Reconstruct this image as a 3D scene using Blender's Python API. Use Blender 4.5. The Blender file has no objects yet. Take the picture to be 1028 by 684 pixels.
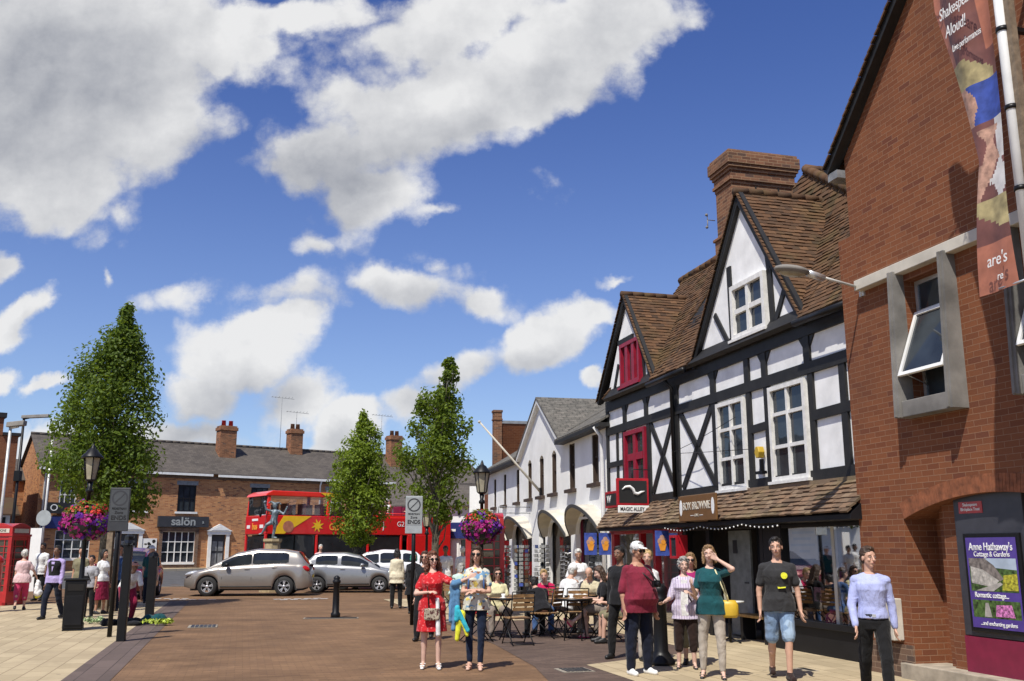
import bpy, bmesh, math, random
from math import sin, cos, radians as RAD, pi
from mathutils import Vector, Matrix, noise

random.seed(7)
scn = bpy.context.scene
COL = scn.collection

# ------------------------------------------------------------------ camera
cam_d = bpy.data.cameras.new('camera')
cam_d.sensor_width = 36.0
cam_d.lens = 969.0 / 1028.0 * 36.0
cam_d.clip_end = 3000.0
cam = bpy.data.objects.new('camera', cam_d)
COL.objects.link(cam)
cam.location = (0, 0, 1.64)
cam.rotation_euler = (RAD(90) + math.atan(209.0 / 969.0), 0, 0)
scn.camera = cam

# ------------------------------------------------------------------ sun, sky, exposure
SUN_DIR = Vector((0.40, 0.88, -1.52)).normalized()      # the way the light travels
el = math.asin(-SUN_DIR.z)
sun_d = bpy.data.lights.new('sun', 'SUN')
sun_d.energy = 5.0
sun_d.angle = RAD(0.5)
sun_d.color = (1.0, 0.95, 0.86)
sun = bpy.data.objects.new('sun', sun_d)
COL.objects.link(sun)
sun.rotation_euler = SUN_DIR.to_track_quat('-Z', 'Y').to_euler()

scn.view_settings.view_transform = 'Standard'
scn.view_settings.look = 'None'
scn.view_settings.gamma = 1.0
scn.view_settings.exposure = 0.12
scn.view_settings.use_curve_mapping = False

world = bpy.data.worlds.new('World')
scn.world = world
world.use_nodes = True
WT = world.node_tree
WT.nodes.clear()


def node(nt, typ, **kw):
    n = nt.nodes.new(typ)
    for k, v in kw.items():
        if k.startswith('i_'):
            key = k[2:]
            key = int(key) if key.isdigit() else key.replace('_', ' ')
            n.inputs[key].default_value = v
        else:
            setattr(n, k, v)
    return n


def mth(nt, op, a, b=None, c=None, clamp=False):
    n = nt.nodes.new('ShaderNodeMath')
    n.operation = op
    n.use_clamp = clamp
    for i, v in enumerate((a, b, c)):
        if v is None:
            continue
        if isinstance(v, (int, float)):
            n.inputs[i].default_value = v
        else:
            nt.links.new(v, n.inputs[i])
    return n.outputs[0]


def mixc(nt, fac, a, b, blend='MIX'):
    n = nt.nodes.new('ShaderNodeMix')
    n.data_type = 'RGBA'
    n.blend_type = blend
    n.clamp_factor = True
    for sock, v in ((n.inputs[0], fac), (n.inputs[6], a), (n.inputs[7], b)):
        if isinstance(v, (int, float)):
            sock.default_value = v
        elif isinstance(v, (tuple, list)):
            sock.default_value = (*v[:3], 1)
        else:
            nt.links.new(v, sock)
    return n.outputs[2]


def build_sky():
    nt = WT
    L = nt.links.new
    sky = node(nt, 'ShaderNodeTexSky', sky_type='NISHITA', sun_disc=False, sun_elevation=el,
               sun_rotation=math.atan2(-SUN_DIR.x, -SUN_DIR.y), air_density=1.0, dust_density=0.3,
               ozone_density=3.0, altitude=200)
    hs = node(nt, 'ShaderNodeHueSaturation', i_Hue=0.521, i_Saturation=1.22, i_Value=1.18)
    L(sky.outputs[0], hs.inputs['Color'])
    tc = node(nt, 'ShaderNodeTexCoord')
    sp = node(nt, 'ShaderNodeSeparateXYZ')
    L(tc.outputs['Generated'], sp.inputs[0])
    ay = mth(nt, 'MAXIMUM', mth(nt, 'ABSOLUTE', sp.outputs[1]), 0.12)
    u = mth(nt, 'DIVIDE', sp.outputs[0], ay)
    v = mth(nt, 'DIVIDE', sp.outputs[2], ay)
    cb = node(nt, 'ShaderNodeCombineXYZ')
    L(u, cb.inputs[0]); L(v, cb.inputs[1])
    # ragged edges: warp the directions with noise
    nz = node(nt, 'ShaderNodeTexNoise', noise_dimensions='3D', i_Scale=6.0, i_Detail=7.0, i_Roughness=0.58)
    L(cb.outputs[0], nz.inputs['Vector'])
    sub = node(nt, 'ShaderNodeVectorMath', operation='SUBTRACT'); sub.inputs[1].default_value = (.5, .5, .5)
    L(nz.outputs['Color'], sub.inputs[0])
    sc = node(nt, 'ShaderNodeVectorMath', operation='SCALE'); sc.inputs['Scale'].default_value = 0.11
    L(sub.outputs[0], sc.inputs[0])
    ad = node(nt, 'ShaderNodeVectorMath', operation='ADD')
    L(cb.outputs[0], ad.inputs[0]); L(sc.outputs[0], ad.inputs[1])
    flat = node(nt, 'ShaderNodeVectorMath', operation='MULTIPLY'); flat.inputs[1].default_value = (1, 1, 0)
    L(ad.outputs[0], flat.inputs[0])
    # cloud masses: (direction x/y, z/y, half width, half height, tilt in degrees, strength)
    F = None
    for (cu, cv, ru, rv, rot, amp) in CLOUDS:
        mp = node(nt, 'ShaderNodeMapping', vector_type='TEXTURE')
        mp.inputs['Location'].default_value = (cu, cv, 0)
        mp.inputs['Rotation'].default_value = (0, 0, RAD(rot))
        mp.inputs['Scale'].default_value = (ru, rv, 1)
        L(flat.outputs[0], mp.inputs[0])
        ln = node(nt, 'ShaderNodeVectorMath', operation='LENGTH')
        L(mp.outputs[0], ln.inputs[0])
        val = mth(nt, 'MULTIPLY_ADD', ln.outputs['Value'], -amp, amp)
        F = val if F is None else mth(nt, 'SMOOTH_MAX', F, val, 0.12)
    F = mth(nt, 'MAXIMUM', F, -0.6)
    n1 = node(nt, 'ShaderNodeTexNoise', noise_dimensions='3D', i_Scale=7.0, i_Detail=10.0, i_Roughness=0.66)
    L(cb.outputs[0], n1.inputs['Vector'])
    n2 = node(nt, 'ShaderNodeTexNoise', noise_dimensions='3D', i_Scale=7.0, i_Detail=10.0, i_Roughness=0.66)
    off = node(nt, 'ShaderNodeVectorMath', operation='ADD'); off.inputs[1].default_value = (-0.015, 0.03, 0)
    L(cb.outputs[0], off.inputs[0]); L(off.outputs[0], n2.inputs['Vector'])
    vo = node(nt, 'ShaderNodeTexVoronoi', feature='F1', i_Scale=8.5)
    vo.inputs['Detail'].default_value = 2.0; vo.inputs['Roughness'].default_value = 0.55; vo.inputs['Lacunarity'].default_value = 2.2
    L(flat.outputs[0], vo.inputs['Vector'])
    F = mth(nt, 'ADD', F, mth(nt, 'MULTIPLY', mth(nt, 'SUBTRACT', 0.92, vo.outputs['Distance']), 0.70))
    D = mth(nt, 'ADD', F, mth(nt, 'MULTIPLY', mth(nt, 'SUBTRACT', n1.outputs[0], 0.5), 1.35))
    mr = node(nt, 'ShaderNodeMapRange', interpolation_type='SMOOTHSTEP')
    mr.inputs['From Min'].default_value = 0.0; mr.inputs['From Max'].default_value = 0.50
    L(D, mr.inputs['Value'])
    alpha = mr.outputs[0]
    # shade: broad grey bases placed on the big masses, small puffs modelled by an offset copy
    G = None
    for (cu, cv, ru, rv, rot, amp) in SHADES:
        mp = node(nt, 'ShaderNodeMapping', vector_type='TEXTURE')
        mp.inputs['Location'].default_value = (cu, cv, 0); mp.inputs['Rotation'].default_value = (0, 0, RAD(rot)); mp.inputs['Scale'].default_value = (ru, rv, 1)
        L(flat.outputs[0], mp.inputs[0])
        ln = node(nt, 'ShaderNodeVectorMath', operation='LENGTH'); L(mp.outputs[0], ln.inputs[0])
        m2 = node(nt, 'ShaderNodeMapRange', interpolation_type='SMOOTHSTEP')
        m2.inputs['From Min'].default_value = 1.25; m2.inputs['From Max'].default_value = 0.15; m2.inputs['To Max'].default_value = amp
        L(ln.outputs['Value'], m2.inputs['Value'])
        G = m2.outputs[0] if G is None else mth(nt, 'MAXIMUM', G, m2.outputs[0])
    p1 = node(nt, 'ShaderNodeTexNoise', i_Scale=4.2, i_Detail=8.0, i_Roughness=0.56)
    p2 = node(nt, 'ShaderNodeTexNoise', i_Scale=4.2, i_Detail=8.0, i_Roughness=0.56)
    off2 = node(nt, 'ShaderNodeVectorMath', operation='ADD'); off2.inputs[1].default_value = (-0.02, 0.045, 0)
    L(cb.outputs[0], off2.inputs[0]); L(off2.outputs[0], p2.inputs['Vector']); L(cb.outputs[0], p1.inputs['Vector'])
    n3 = node(nt, 'ShaderNodeTexNoise', i_Scale=4.0, i_Detail=5.0)
    L(cb.outputs[0], n3.inputs['Vector'])
    grey = mth(nt, 'MULTIPLY', G, mth(nt, 'MULTIPLY_ADD', n3.outputs[0], 1.0, 0.42))
    core = mth(nt, 'MULTIPLY', mth(nt, 'SUBTRACT', D, 0.35, clamp=True), 0.10)
    puff = mth(nt, 'MULTIPLY', mth(nt, 'SUBTRACT', vo.outputs['Distance'], 0.80), 0.22)
    rel = mth(nt, 'ADD', puff, mth(nt, 'ADD', mth(nt, 'MULTIPLY', mth(nt, 'SUBTRACT', p2.outputs[0], p1.outputs[0]), 1.7), mth(nt, 'MULTIPLY', mth(nt, 'SUBTRACT', n2.outputs[0], n1.outputs[0]), 0.55)))
    shade = mth(nt, 'ADD', mth(nt, 'ADD', grey, core), rel, clamp=True)
    ccol = mixc(nt, shade, (1.0, 1.0, 1.0), (0.26, 0.285, 0.35))
    hz = mth(nt, 'POWER', mth(nt, 'SUBTRACT', 1.0, mth(nt, 'DIVIDE', sp.outputs[2], 0.55), clamp=True), 2.0)
    skyc = mixc(nt, mth(nt, 'MULTIPLY', hz, 0.48), hs.outputs[0], (4.3, 5.9, 8.6))
    sky_bg = node(nt, 'ShaderNodeBackground', i_Strength=0.098)
    L(skyc, sky_bg.inputs[0])
    cl_bg = node(nt, 'ShaderNodeBackground', i_Strength=0.78)
    L(ccol, cl_bg.inputs[0])
    mx = node(nt, 'ShaderNodeMixShader')
    up = mth(nt, 'GREATER_THAN', sp.outputs[2], 0.0)
    L(mth(nt, 'MULTIPLY', mth(nt, 'MULTIPLY', alpha, up), 0.97), mx.inputs[0])
    L(sky_bg.outputs[0], mx.inputs[1]); L(cl_bg.outputs[0], mx.inputs[2])
    out = node(nt, 'ShaderNodeOutputWorld')
    L(mx.outputs[0], out.inputs[0])


CLOUDS = [(-0.501, 0.553, 0.2258, 0.1359, 0, 1.5), (-0.523, 0.432, 0.1654, 0.1061, 0, 1.3), (-0.416, 0.48, 0.1336, 0.1021, 20, 1.0), (-0.35, 0.572, 0.1246, 0.056, -10, 0.9), (-0.244, 0.6, 0.1253, 0.0327, 0, 0.8), (-0.418, 0.368, 0.0381, 0.0322, 0, 0.45), (-0.495, 0.374, 0.0981, 0.0461, 0, 0.8), (-0.187, 0.603, 0.0798, 0.0315, 0, 0.7), (0.063, 0.559, 0.1922, 0.0743, 18, 1.5), (-0.083, 0.492, 0.1953, 0.0905, 18, 1.6), (-0.203, 0.432, 0.1048, 0.0589, 15, 1.3), (-0.157, 0.386, 0.0765, 0.0521, 15, 1.0), (0.177, 0.588, 0.0853, 0.0376, 20, 0.9), (-0.257, 0.415, 0.0495, 0.0328, 0, 0.8), (-0.05, 0.59, 0.182, 0.0627, 10, 1.2), (-0.199, 0.328, 0.0648, 0.0294, 10, 0.7), (-0.117, 0.278, 0.0909, 0.0355, -10, 0.95), (-0.239, 0.267, 0.08, 0.0331, 5, 0.45), (-0.036, 0.261, 0.0533, 0.0286, -15, 0.8), (-0.09, 0.3, 0.0591, 0.028, 0, 0.6), (-0.283, 0.194, 0.0841, 0.045, 8, 1.2), (-0.253, 0.223, 0.0582, 0.0325, 15, 1.3), (-0.332, 0.154, 0.0573, 0.0337, 0, 1.1), (-0.223, 0.154, 0.0521, 0.0421, 0, 0.9), (-0.345, 0.112, 0.0827, 0.031, 0, 1.0), (0.033, 0.212, 0.0897, 0.0388, 25, 1.25), (0.081, 0.248, 0.0425, 0.0285, 20, 1.2), (-0.057, 0.175, 0.0649, 0.0297, 20, 1.1), (-0.098, 0.141, 0.0468, 0.0251, 0, 0.9), (-0.544, 0.304, 0.0236, 0.0224, 0, 1.0), (-0.507, 0.258, 0.0426, 0.0242, 25, 1.1), (-0.532, 0.237, 0.0339, 0.024, 0, 0.9), (-0.533, 0.177, 0.0293, 0.017, 20, 0.9), (-0.494, 0.17, 0.0251, 0.0095, 10, 0.8), (-0.426, 0.276, 0.0096, 0.0177, 0, 0.7), (-0.443, 0.34, 0.0379, 0.0227, 0, 0.3), (-0.01, 0.371, 0.0436, 0.0288, 0, 0.25), (0.105, 0.288, 0.0236, 0.0078, 0, 0.55), (0.092, 0.173, 0.0188, 0.0159, 0, 1.3), (0.357, 0.403, 0.0219, 0.0256, 0, 1.0), (0.366, 0.444, 0.0133, 0.0237, 0, 0.5), (-0.165, 0.122, 0.0466, 0.0291, 10, 1.1), (-0.195, 0.104, 0.0258, 0.0144, 0, 0.9), (-0.5, 0.112, 0.062, 0.029, 10, 0.7), (-0.035, 0.061, 0.0613, 0.0253, 0, 0.6), (-0.334, 0.256, 0.0426, 0.011, 10, 0.3), (-0.086, 0.353, 0.0282, 0.0091, 0, 0.4), (-1.2, 0.6, 0.5, 0.3, 10, 1.2), (1.3, 0.9, 0.5, 0.35, 0, 1.2), (-0.9, 1.3, 0.5, 0.4, 20, 1.2), (0.7, 1.5, 0.6, 0.4, 0, 1.2), (0, 2.5, 1.2, 0.6, 0, 1.2)]
SHADES = [(-0.52, 0.516, 0.2018, 0.1584, 0, 0.62), (-0.368, 0.432, 0.1323, 0.0707, 10, 0.42), (-0.202, 0.397, 0.1205, 0.0581, 20, 0.6), (-0.093, 0.444, 0.1548, 0.0497, 20, 0.5), (0.051, 0.492, 0.1451, 0.0459, 18, 0.42), (-0.179, 0.368, 0.0653, 0.0345, 0, 0.5), (-0.121, 0.261, 0.0959, 0.0242, -8, 0.4), (-0.228, 0.261, 0.0746, 0.0275, 0, 0.4), (-0.275, 0.154, 0.099, 0.0369, 5, 0.45), (-0.315, 0.122, 0.0828, 0.0416, 0, 0.45), (0.006, 0.175, 0.0942, 0.0276, 22, 0.45), (-0.077, 0.138, 0.0623, 0.0314, 10, 0.4), (-0.187, 0.312, 0.0646, 0.0202, 0, 0.3), (-0.508, 0.24, 0.0318, 0.0153, 20, 0.35), (-0.169, 0.112, 0.0413, 0.0186, 0, 0.4)]
build_sky()

# ------------------------------------------------------------------ materials
MATS = {}


def new_mat(name):
    m = bpy.data.materials.new(name)
    m.use_nodes = True
    nt = m.node_tree
    b = nt.nodes['Principled BSDF']
    return m, nt, b


def noise_tex(nt, scale, detail=4, coord='Object', rough=0.55):
    tc = node(nt, 'ShaderNodeTexCoord')
    n = node(nt, 'ShaderNodeTexNoise', i_Scale=scale, i_Detail=detail, i_Roughness=rough)
    nt.links.new(tc.outputs[coord], n.inputs['Vector'])
    return n.outputs[0]


def ramp(nt, fac, stops):
    r = node(nt, 'ShaderNodeValToRGB')
    e = r.color_ramp.elements
    while len(e) > 1:
        e.remove(e[0])
    e[0].position = stops[0][0]; e[0].color = (*stops[0][1], 1)
    for p, c in stops[1:]:
        x = e.new(p); x.color = (*c, 1)
    nt.links.new(fac, r.inputs[0])
    return r.outputs[0]


def bump(nt, b, h, strength=0.3, dist=0.01):
    bp = node(nt, 'ShaderNodeBump', i_Strength=strength, i_Distance=dist)
    nt.links.new(h, bp.inputs['Height'])
    nt.links.new(bp.outputs[0], b.inputs['Normal'])


def M(name, col, rough=0.6, metal=0.0, var=0.12, scale=6.0, bmp=0.0, bdist=0.004, spec=0.5, coat=0.0, fine=0.0):
    """plain paint, cloth, metal and the like: a colour with soft uneven wear"""
    if name in MATS:
        return MATS[name]
    m, nt, b = new_mat(name)
    f = noise_tex(nt, scale, 5)
    d = tuple(max(0, c * (1 - var * 1.6)) for c in col)
    l = tuple(min(1, c * (1 + var)) for c in col)
    c = ramp(nt, f, [(0.3, d), (0.7, l)])
    nt.links.new(c, b.inputs['Base Color'])
    b.inputs['Roughness'].default_value = rough
    b.inputs['Metallic'].default_value = metal
    b.inputs['Specular IOR Level'].default_value = spec
    if coat:
        b.inputs['Coat Weight'].default_value = coat
        b.inputs['Coat Roughness'].default_value = 0.05
    if bmp:
        bump(nt, b, noise_tex(nt, fine or scale * 5, 5), bmp, bdist)
    MATS[name] = m
    return m


def cloth(name, col, pattern=None, scale=9.0):
    if name in MATS:
        return MATS[name]
    m, nt, b = new_mat(name)
    L = nt.links.new
    f = noise_tex(nt, 7, 3)
    base = ramp(nt, f, [(0.3, tuple(c * 0.82 for c in col)), (0.7, tuple(min(1, c * 1.1) for c in col))])
    if pattern and pattern[0] == 'spots':
        tc = node(nt, 'ShaderNodeTexCoord')
        for i, (pc, thr, sc) in enumerate(pattern[1:]):
            v = node(nt, 'ShaderNodeTexNoise', i_Scale=sc, i_Detail=1.5)
            mp = node(nt, 'ShaderNodeMapping'); mp.inputs['Location'].default_value = (i * 7.3, i * 3.1, i)
            L(tc.outputs['Object'], mp.inputs[0]); L(mp.outputs[0], v.inputs['Vector'])
            r = node(nt, 'ShaderNodeMapRange'); r.inputs['From Min'].default_value = thr; r.inputs['From Max'].default_value = thr + 0.03
            L(v.outputs[0], r.inputs['Value'])
            base = mixc(nt, r.outputs[0], base, pc)
    if pattern and pattern[0] == 'stripes':
        tc = node(nt, 'ShaderNodeTexCoord')
        w = node(nt, 'ShaderNodeTexWave', bands_direction='X', i_Scale=scale, i_Distortion=0.6)
        L(tc.outputs['Object'], w.inputs['Vector'])
        r = node(nt, 'ShaderNodeMapRange'); r.inputs['From Min'].default_value = .72; r.inputs['From Max'].default_value = .85
        L(w.outputs[1], r.inputs['Value'])
        base = mixc(nt, r.outputs[0], base, pattern[1])
    L(base, b.inputs['Base Color'])
    b.inputs['Roughness'].default_value = 0.92
    b.inputs['Specular IOR Level'].default_value = 0.15
    b.inputs['Sheen Weight'].default_value = 0.1
    tc = node(nt, 'ShaderNodeTexCoord')
    mp = node(nt, 'ShaderNodeMapping'); mp.inputs['Scale'].default_value = (1, 1, 0.55); mp.inputs['Rotation'].default_value = (0.3, 0.4, 0.2)
    n = node(nt, 'ShaderNodeTexNoise', i_Scale=9, i_Detail=3, i_Distortion=0.8)
    L(tc.outputs['Object'], mp.inputs[0]); L(mp.outputs[0], n.inputs['Vector'])
    bump(nt, b, n.outputs[0], 0.75, 0.045)
    MATS[name] = m
    return m


def uvmap(nt, sx=1.0, sy=1.0, rot=0.0):
    tc = node(nt, 'ShaderNodeTexCoord')
    mp = node(nt, 'ShaderNodeMapping')
    mp.inputs['Scale'].default_value = (sx, sy, 1)
    mp.inputs['Rotation'].default_value = (0, 0, rot)
    nt.links.new(tc.outputs['UV'], mp.inputs[0])
    return mp.outputs[0]


def brickmat(name, c1, c2, mortar, bw=0.225, bh=0.075, ms=0.006, mbump=0.35, dirt=(0.10, 0.07, 0.05), dirt_amt=0.35,
             rough=0.9, offset=0.5, rot=0.0, spec=0.25, dark=None, blot=0.6, dist=0.008, worn=0.0):
    m, nt, b = new_mat(name)
    L = nt.links.new
    vec = uvmap(nt, rot=rot)
    n0 = node(nt, 'ShaderNodeTexNoise', i_Scale=14.0, i_Detail=2.0)
    L(vec, n0.inputs['Vector'])
    wob = node(nt, 'ShaderNodeVectorMath', operation='MULTIPLY_ADD')
    wob.inputs[1].default_value = (0.006, 0.006, 0)
    L(n0.outputs['Color'], wob.inputs[0]); L(vec, wob.inputs[2])
    br = node(nt, 'ShaderNodeTexBrick', offset=offset)
    br.inputs['Color1'].default_value = (0, 0, 0, 1); br.inputs['Color2'].default_value = (1, 1, 1, 1)
    br.inputs['Mortar'].default_value = (.5, .5, .5, 1)
    br.inputs['Scale'].default_value = 1.0
    br.inputs['Mortar Size'].default_value = ms
    br.inputs['Mortar Smooth'].default_value = 0.3
    br.inputs['Bias'].default_value = 0.0
    br.inputs['Brick Width'].default_value = bw
    br.inputs['Row Height'].default_value = bh
    L(wob.outputs[0], br.inputs['Vector'])
    stops = [(0.0, c1), (0.5, tuple((a + c) / 2 for a, c in zip(c1, c2))), (1.0, c2)]
    if dark:
        stops = [(0.0, dark), (0.12, c1)] + stops[1:]
    cell = ramp(nt, br.outputs['Color'], stops)
    big = node(nt, 'ShaderNodeTexNoise', i_Scale=blot, i_Detail=6.0, i_Roughness=0.65)
    L(vec, big.inputs['Vector'])
    fine = node(nt, 'ShaderNodeTexNoise', i_Scale=40.0, i_Detail=4.0)
    L(vec, fine.inputs['Vector'])
    cell = mixc(nt, mth(nt, 'MULTIPLY', fine.outputs[0], 0.35), cell, dirt)
    withm = mixc(nt, br.outputs['Fac'], cell, mortar)
    r = node(nt, 'ShaderNodeMapRange'); r.inputs['From Min'].default_value = 0.45; r.inputs['From Max'].default_value = 0.75
    L(big.outputs[0], r.inputs['Value'])
    fin = mixc(nt, mth(nt, 'MULTIPLY', r.outputs[0], dirt_amt), withm, dirt)
    if worn:
        # tyre marks and patched, stained areas; small round gum spots
        st = node(nt, 'ShaderNodeTexNoise', i_Scale=0.9, i_Detail=9.0, i_Roughness=0.72, i_Distortion=0.6)
        mps = node(nt, 'ShaderNodeMapping'); mps.inputs['Scale'].default_value = (.55, 1.0, 1); mps.inputs['Rotation'].default_value = (0, 0, 1.1)
        L(vec, mps.inputs[0]); L(mps.outputs[0], st.inputs['Vector'])
        r2 = node(nt, 'ShaderNodeMapRange'); r2.inputs['From Min'].default_value = 0.42; r2.inputs['From Max'].default_value = 0.68
        L(st.outputs[0], r2.inputs['Value'])
        fin = mixc(nt, mth(nt, 'MULTIPLY', r2.outputs[0], worn), fin, tuple(c * .45 for c in c1))
        vo = node(nt, 'ShaderNodeTexVoronoi', i_Scale=2.6)
        L(vec, vo.inputs['Vector'])
        gs = node(nt, 'ShaderNodeMapRange'); gs.inputs['From Min'].default_value = 0.10; gs.inputs['From Max'].default_value = 0.07
        L(vo.outputs['Distance'], gs.inputs['Value'])
        fin = mixc(nt, mth(nt, 'MULTIPLY', gs.outputs[0], .45), fin, (.09, .08, .075))
    L(fin, b.inputs['Base Color'])
    b.inputs['Roughness'].default_value = rough
    b.inputs['Specular IOR Level'].default_value = spec
    h = mth(nt, 'ADD', mth(nt, 'MULTIPLY', br.outputs['Fac'], -1.0), mth(nt, 'MULTIPLY', fine.outputs[0], 0.5))
    bump(nt, b, h, mbump, dist)
    MATS[name] = m
    return m


def tilemat(name, cols, moss=(0.11, 0.11, 0.03), moss_amt=0.35):
    """clay tiles: the courses are real geometry, each tile takes its own colour from its island"""
    m, nt, b = new_mat(name)
    L = nt.links.new
    g = node(nt, 'ShaderNodeNewGeometry')
    c = ramp(nt, g.outputs['Random Per Island'], [(i / (len(cols) - 1), x) for i, x in enumerate(cols)])
    f = noise_tex(nt, 1.3, 6)
    r = node(nt, 'ShaderNodeMapRange'); r.inputs['From Min'].default_value = 0.5; r.inputs['From Max'].default_value = 0.72
    L(f, r.inputs['Value'])
    c = mixc(nt, mth(nt, 'MULTIPLY', r.outputs[0], moss_amt), c, moss)
    f2 = noise_tex(nt, 35, 4)
    c = mixc(nt, mth(nt, 'MULTIPLY', f2, 0.5), c, (0.05, 0.035, 0.025))
    L(c, b.inputs['Base Color'])
    b.inputs['Roughness'].default_value = 0.9
    b.inputs['Specular IOR Level'].default_value = 0.2
    bump(nt, b, f2, 0.4, 0.006)
    MATS[name] = m
    return m


def leafmat(name, cols, trans=0.42, rough=0.55):
    m, nt, b = new_mat(name)
    L = nt.links.new
    g = node(nt, 'ShaderNodeNewGeometry')
    c = ramp(nt, g.outputs['Random Per Island'], [(i / (len(cols) - 1), x) for i, x in enumerate(cols)])
    L(c, b.inputs['Base Color'])
    b.inputs['Roughness'].default_value = rough
    b.inputs['Specular IOR Level'].default_value = 0.3
    t = node(nt, 'ShaderNodeBsdfTranslucent')
    L(mixc(nt, 0.5, c, (0.36, 0.46, 0.04) if trans > 0.3 else c), t.inputs[0])
    mx = node(nt, 'ShaderNodeMixShader', i_0=trans)
    L(b.outputs[0], mx.inputs[1]); L(t.outputs[0], mx.inputs[2])
    L(mx.outputs[0], nt.nodes['Material Output'].inputs[0])
    MATS[name] = m
    return m


def glassmat(name, tint=(0.02, 0.025, 0.03), trans=0.0, rough=0.03):
    m, nt, b = new_mat(name)
    L = nt.links.new
    f = noise_tex(nt, 1.6, 3)
    L(ramp(nt, f, [(0.3, tint), (0.7, tuple(c * 2.2 for c in tint))]), b.inputs['Base Color'])
    b.inputs['Roughness'].default_value = rough
    b.inputs['Specular IOR Level'].default_value = 0.5
    bump(nt, b, noise_tex(nt, 2.2, 1), 0.15, 0.02)
    if trans:
        t = node(nt, 'ShaderNodeBsdfTransparent')
        mx = node(nt, 'ShaderNodeMixShader')
        gl = node(nt, 'ShaderNodeBsdfGlossy', i_Roughness=0.02)
        fr = node(nt, 'ShaderNodeFresnel', i_IOR=1.52)
        L(mth(nt, 'ADD', mth(nt, 'MULTIPLY', fr.outputs[0], 0.5), 1 - trans, clamp=True), mx.inputs[0])
        L(t.outputs[0], mx.inputs[1]); L(gl.outputs[0], mx.inputs[2])
        L(mx.outputs[0], nt.nodes['Material Output'].inputs[0])
    MATS[name] = m
    return m


brickmat('red_brick', (0.185, 0.060, 0.025), (0.245, 0.086, 0.035), (0.27, 0.15, 0.09), dirt=(0.115, 0.052, 0.032), dirt_amt=0.5, dark=(0.150, 0.048, 0.026), ms=0.005, bh=0.075, bw=0.225)
brickmat('plinth_brick', (0.09, 0.06, 0.05), (0.20, 0.12, 0.08), (0.28, 0.20, 0.14))
brickmat('orange_brick', (0.38, 0.135, 0.05), (0.60, 0.28, 0.11), (0.40, 0.30, 0.20), dirt=(0.24, 0.13, 0.07), dirt_amt=0.4, dark=(0.15, 0.06, 0.04), blot=0.5)
brickmat('chimney_brick', (0.145, 0.060, 0.033), (0.27, 0.122, 0.064), (0.33, 0.22, 0.13), dirt=(0.08, 0.06, 0.045), dirt_amt=0.6, dark=(0.10, 0.06, 0.05), blot=1.2)
brickmat('slate_roof', (0.052, 0.045, 0.040), (0.10, 0.086, 0.074), (0.03, 0.028, 0.026), bw=0.30, bh=0.20, ms=0.008, dirt=(0.13, 0.11, 0.09), dirt_amt=0.6, rough=0.75, blot=0.35, spec=0.3)
brickmat('speckled_slate', (0.04, 0.04, 0.036), (0.10, 0.09, 0.078), (0.03, 0.03, 0.028), bw=0.26, bh=0.16, ms=0.010, dirt=(0.30, 0.28, 0.24), dirt_amt=0.5, blot=5.0)
brickmat('beige_slabs', (0.40, 0.325, 0.205), (0.53, 0.435, 0.28), (0.20, 0.15, 0.09), bw=0.6, bh=0.3, ms=0.008, dirt=(0.33, 0.26, 0.17), dirt_amt=0.55, mbump=0.25, rot=RAD(90), blot=0.5, worn=.30)
brickmat('brown_setts', (0.195, 0.112, 0.060), (0.275, 0.162, 0.086), (0.130, 0.080, 0.047), bw=0.21, bh=0.105, ms=0.005, dirt=(0.115, 0.070, 0.043), dirt_amt=0.85, mbump=0.35, blot=0.7, worn=.75)
brickmat('grey_setts', (0.085, 0.058, 0.047), (0.145, 0.10, 0.078), (0.08, 0.06, 0.05), bw=0.21, bh=0.105, ms=0.006, dirt=(0.13, 0.09, 0.07), dirt_amt=0.6, mbump=0.25, blot=0.6, worn=.45)
brickmat('dark_border', (0.10, 0.075, 0.065), (0.155, 0.115, 0.10), (0.055, 0.042, 0.038), bw=0.9, bh=0.28, ms=0.008, dirt=(0.12, 0.09, 0.08), dirt_amt=0.5, mbump=0.3, rot=RAD(90), worn=.4)
brickmat('kerb_stone', (0.30, 0.27, 0.22), (0.38, 0.34, 0.28), (0.15, 0.13, 0.11), bw=0.9, bh=0.9, ms=0.01)
tilemat('clay_tiles', [(0.065, 0.040, 0.027), (0.120, 0.064, 0.035), (0.155, 0.080, 0.041), (0.090, 0.053, 0.032), (0.195, 0.104, 0.054), (0.075, 0.047, 0.031)])
tilemat('awning_tiles', [(0.10, 0.072, 0.052), (0.20, 0.128, 0.083), (0.26, 0.165, 0.105), (0.16, 0.108, 0.075), (0.31, 0.22, 0.145)], moss=(0.20, 0.18, 0.07), moss_amt=0.5)
M('asphalt', (0.075, 0.075, 0.078), 0.9, var=0.2, scale=3, bmp=0.4, fine=120)
M('earth', (0.10, 0.085, 0.065), 0.95, var=0.3, scale=0.5)
M('render_white', (0.84, 0.84, 0.82), 0.85, var=0.07, scale=1.4, bmp=0.25, bdist=0.006, fine=30)
M('render_clean', (0.84, 0.84, 0.83), 0.8, var=0.10, scale=2.4, bmp=0.2, fine=25)
M('black_timber', (0.013, 0.0125, 0.012), 0.62, var=0.3, scale=5, bmp=0.4, fine=25)
M('black_paint', (0.007, 0.007, 0.008), 0.42, var=0.2, scale=4, spec=.3)
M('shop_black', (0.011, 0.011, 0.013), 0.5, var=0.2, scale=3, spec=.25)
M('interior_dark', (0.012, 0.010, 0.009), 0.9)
M('white_paint', (0.76, 0.76, 0.74), 0.5, var=0.06, scale=5)
M('window_paint', (0.74, 0.73, 0.70), 0.6, var=0.10, scale=9, bmp=0.2)
M('magenta_paint', (0.27, 0.007, 0.026), 0.45, var=0.15)
M('crimson_paint', (0.40, 0.010, 0.020), 0.4, var=0.15)
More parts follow.
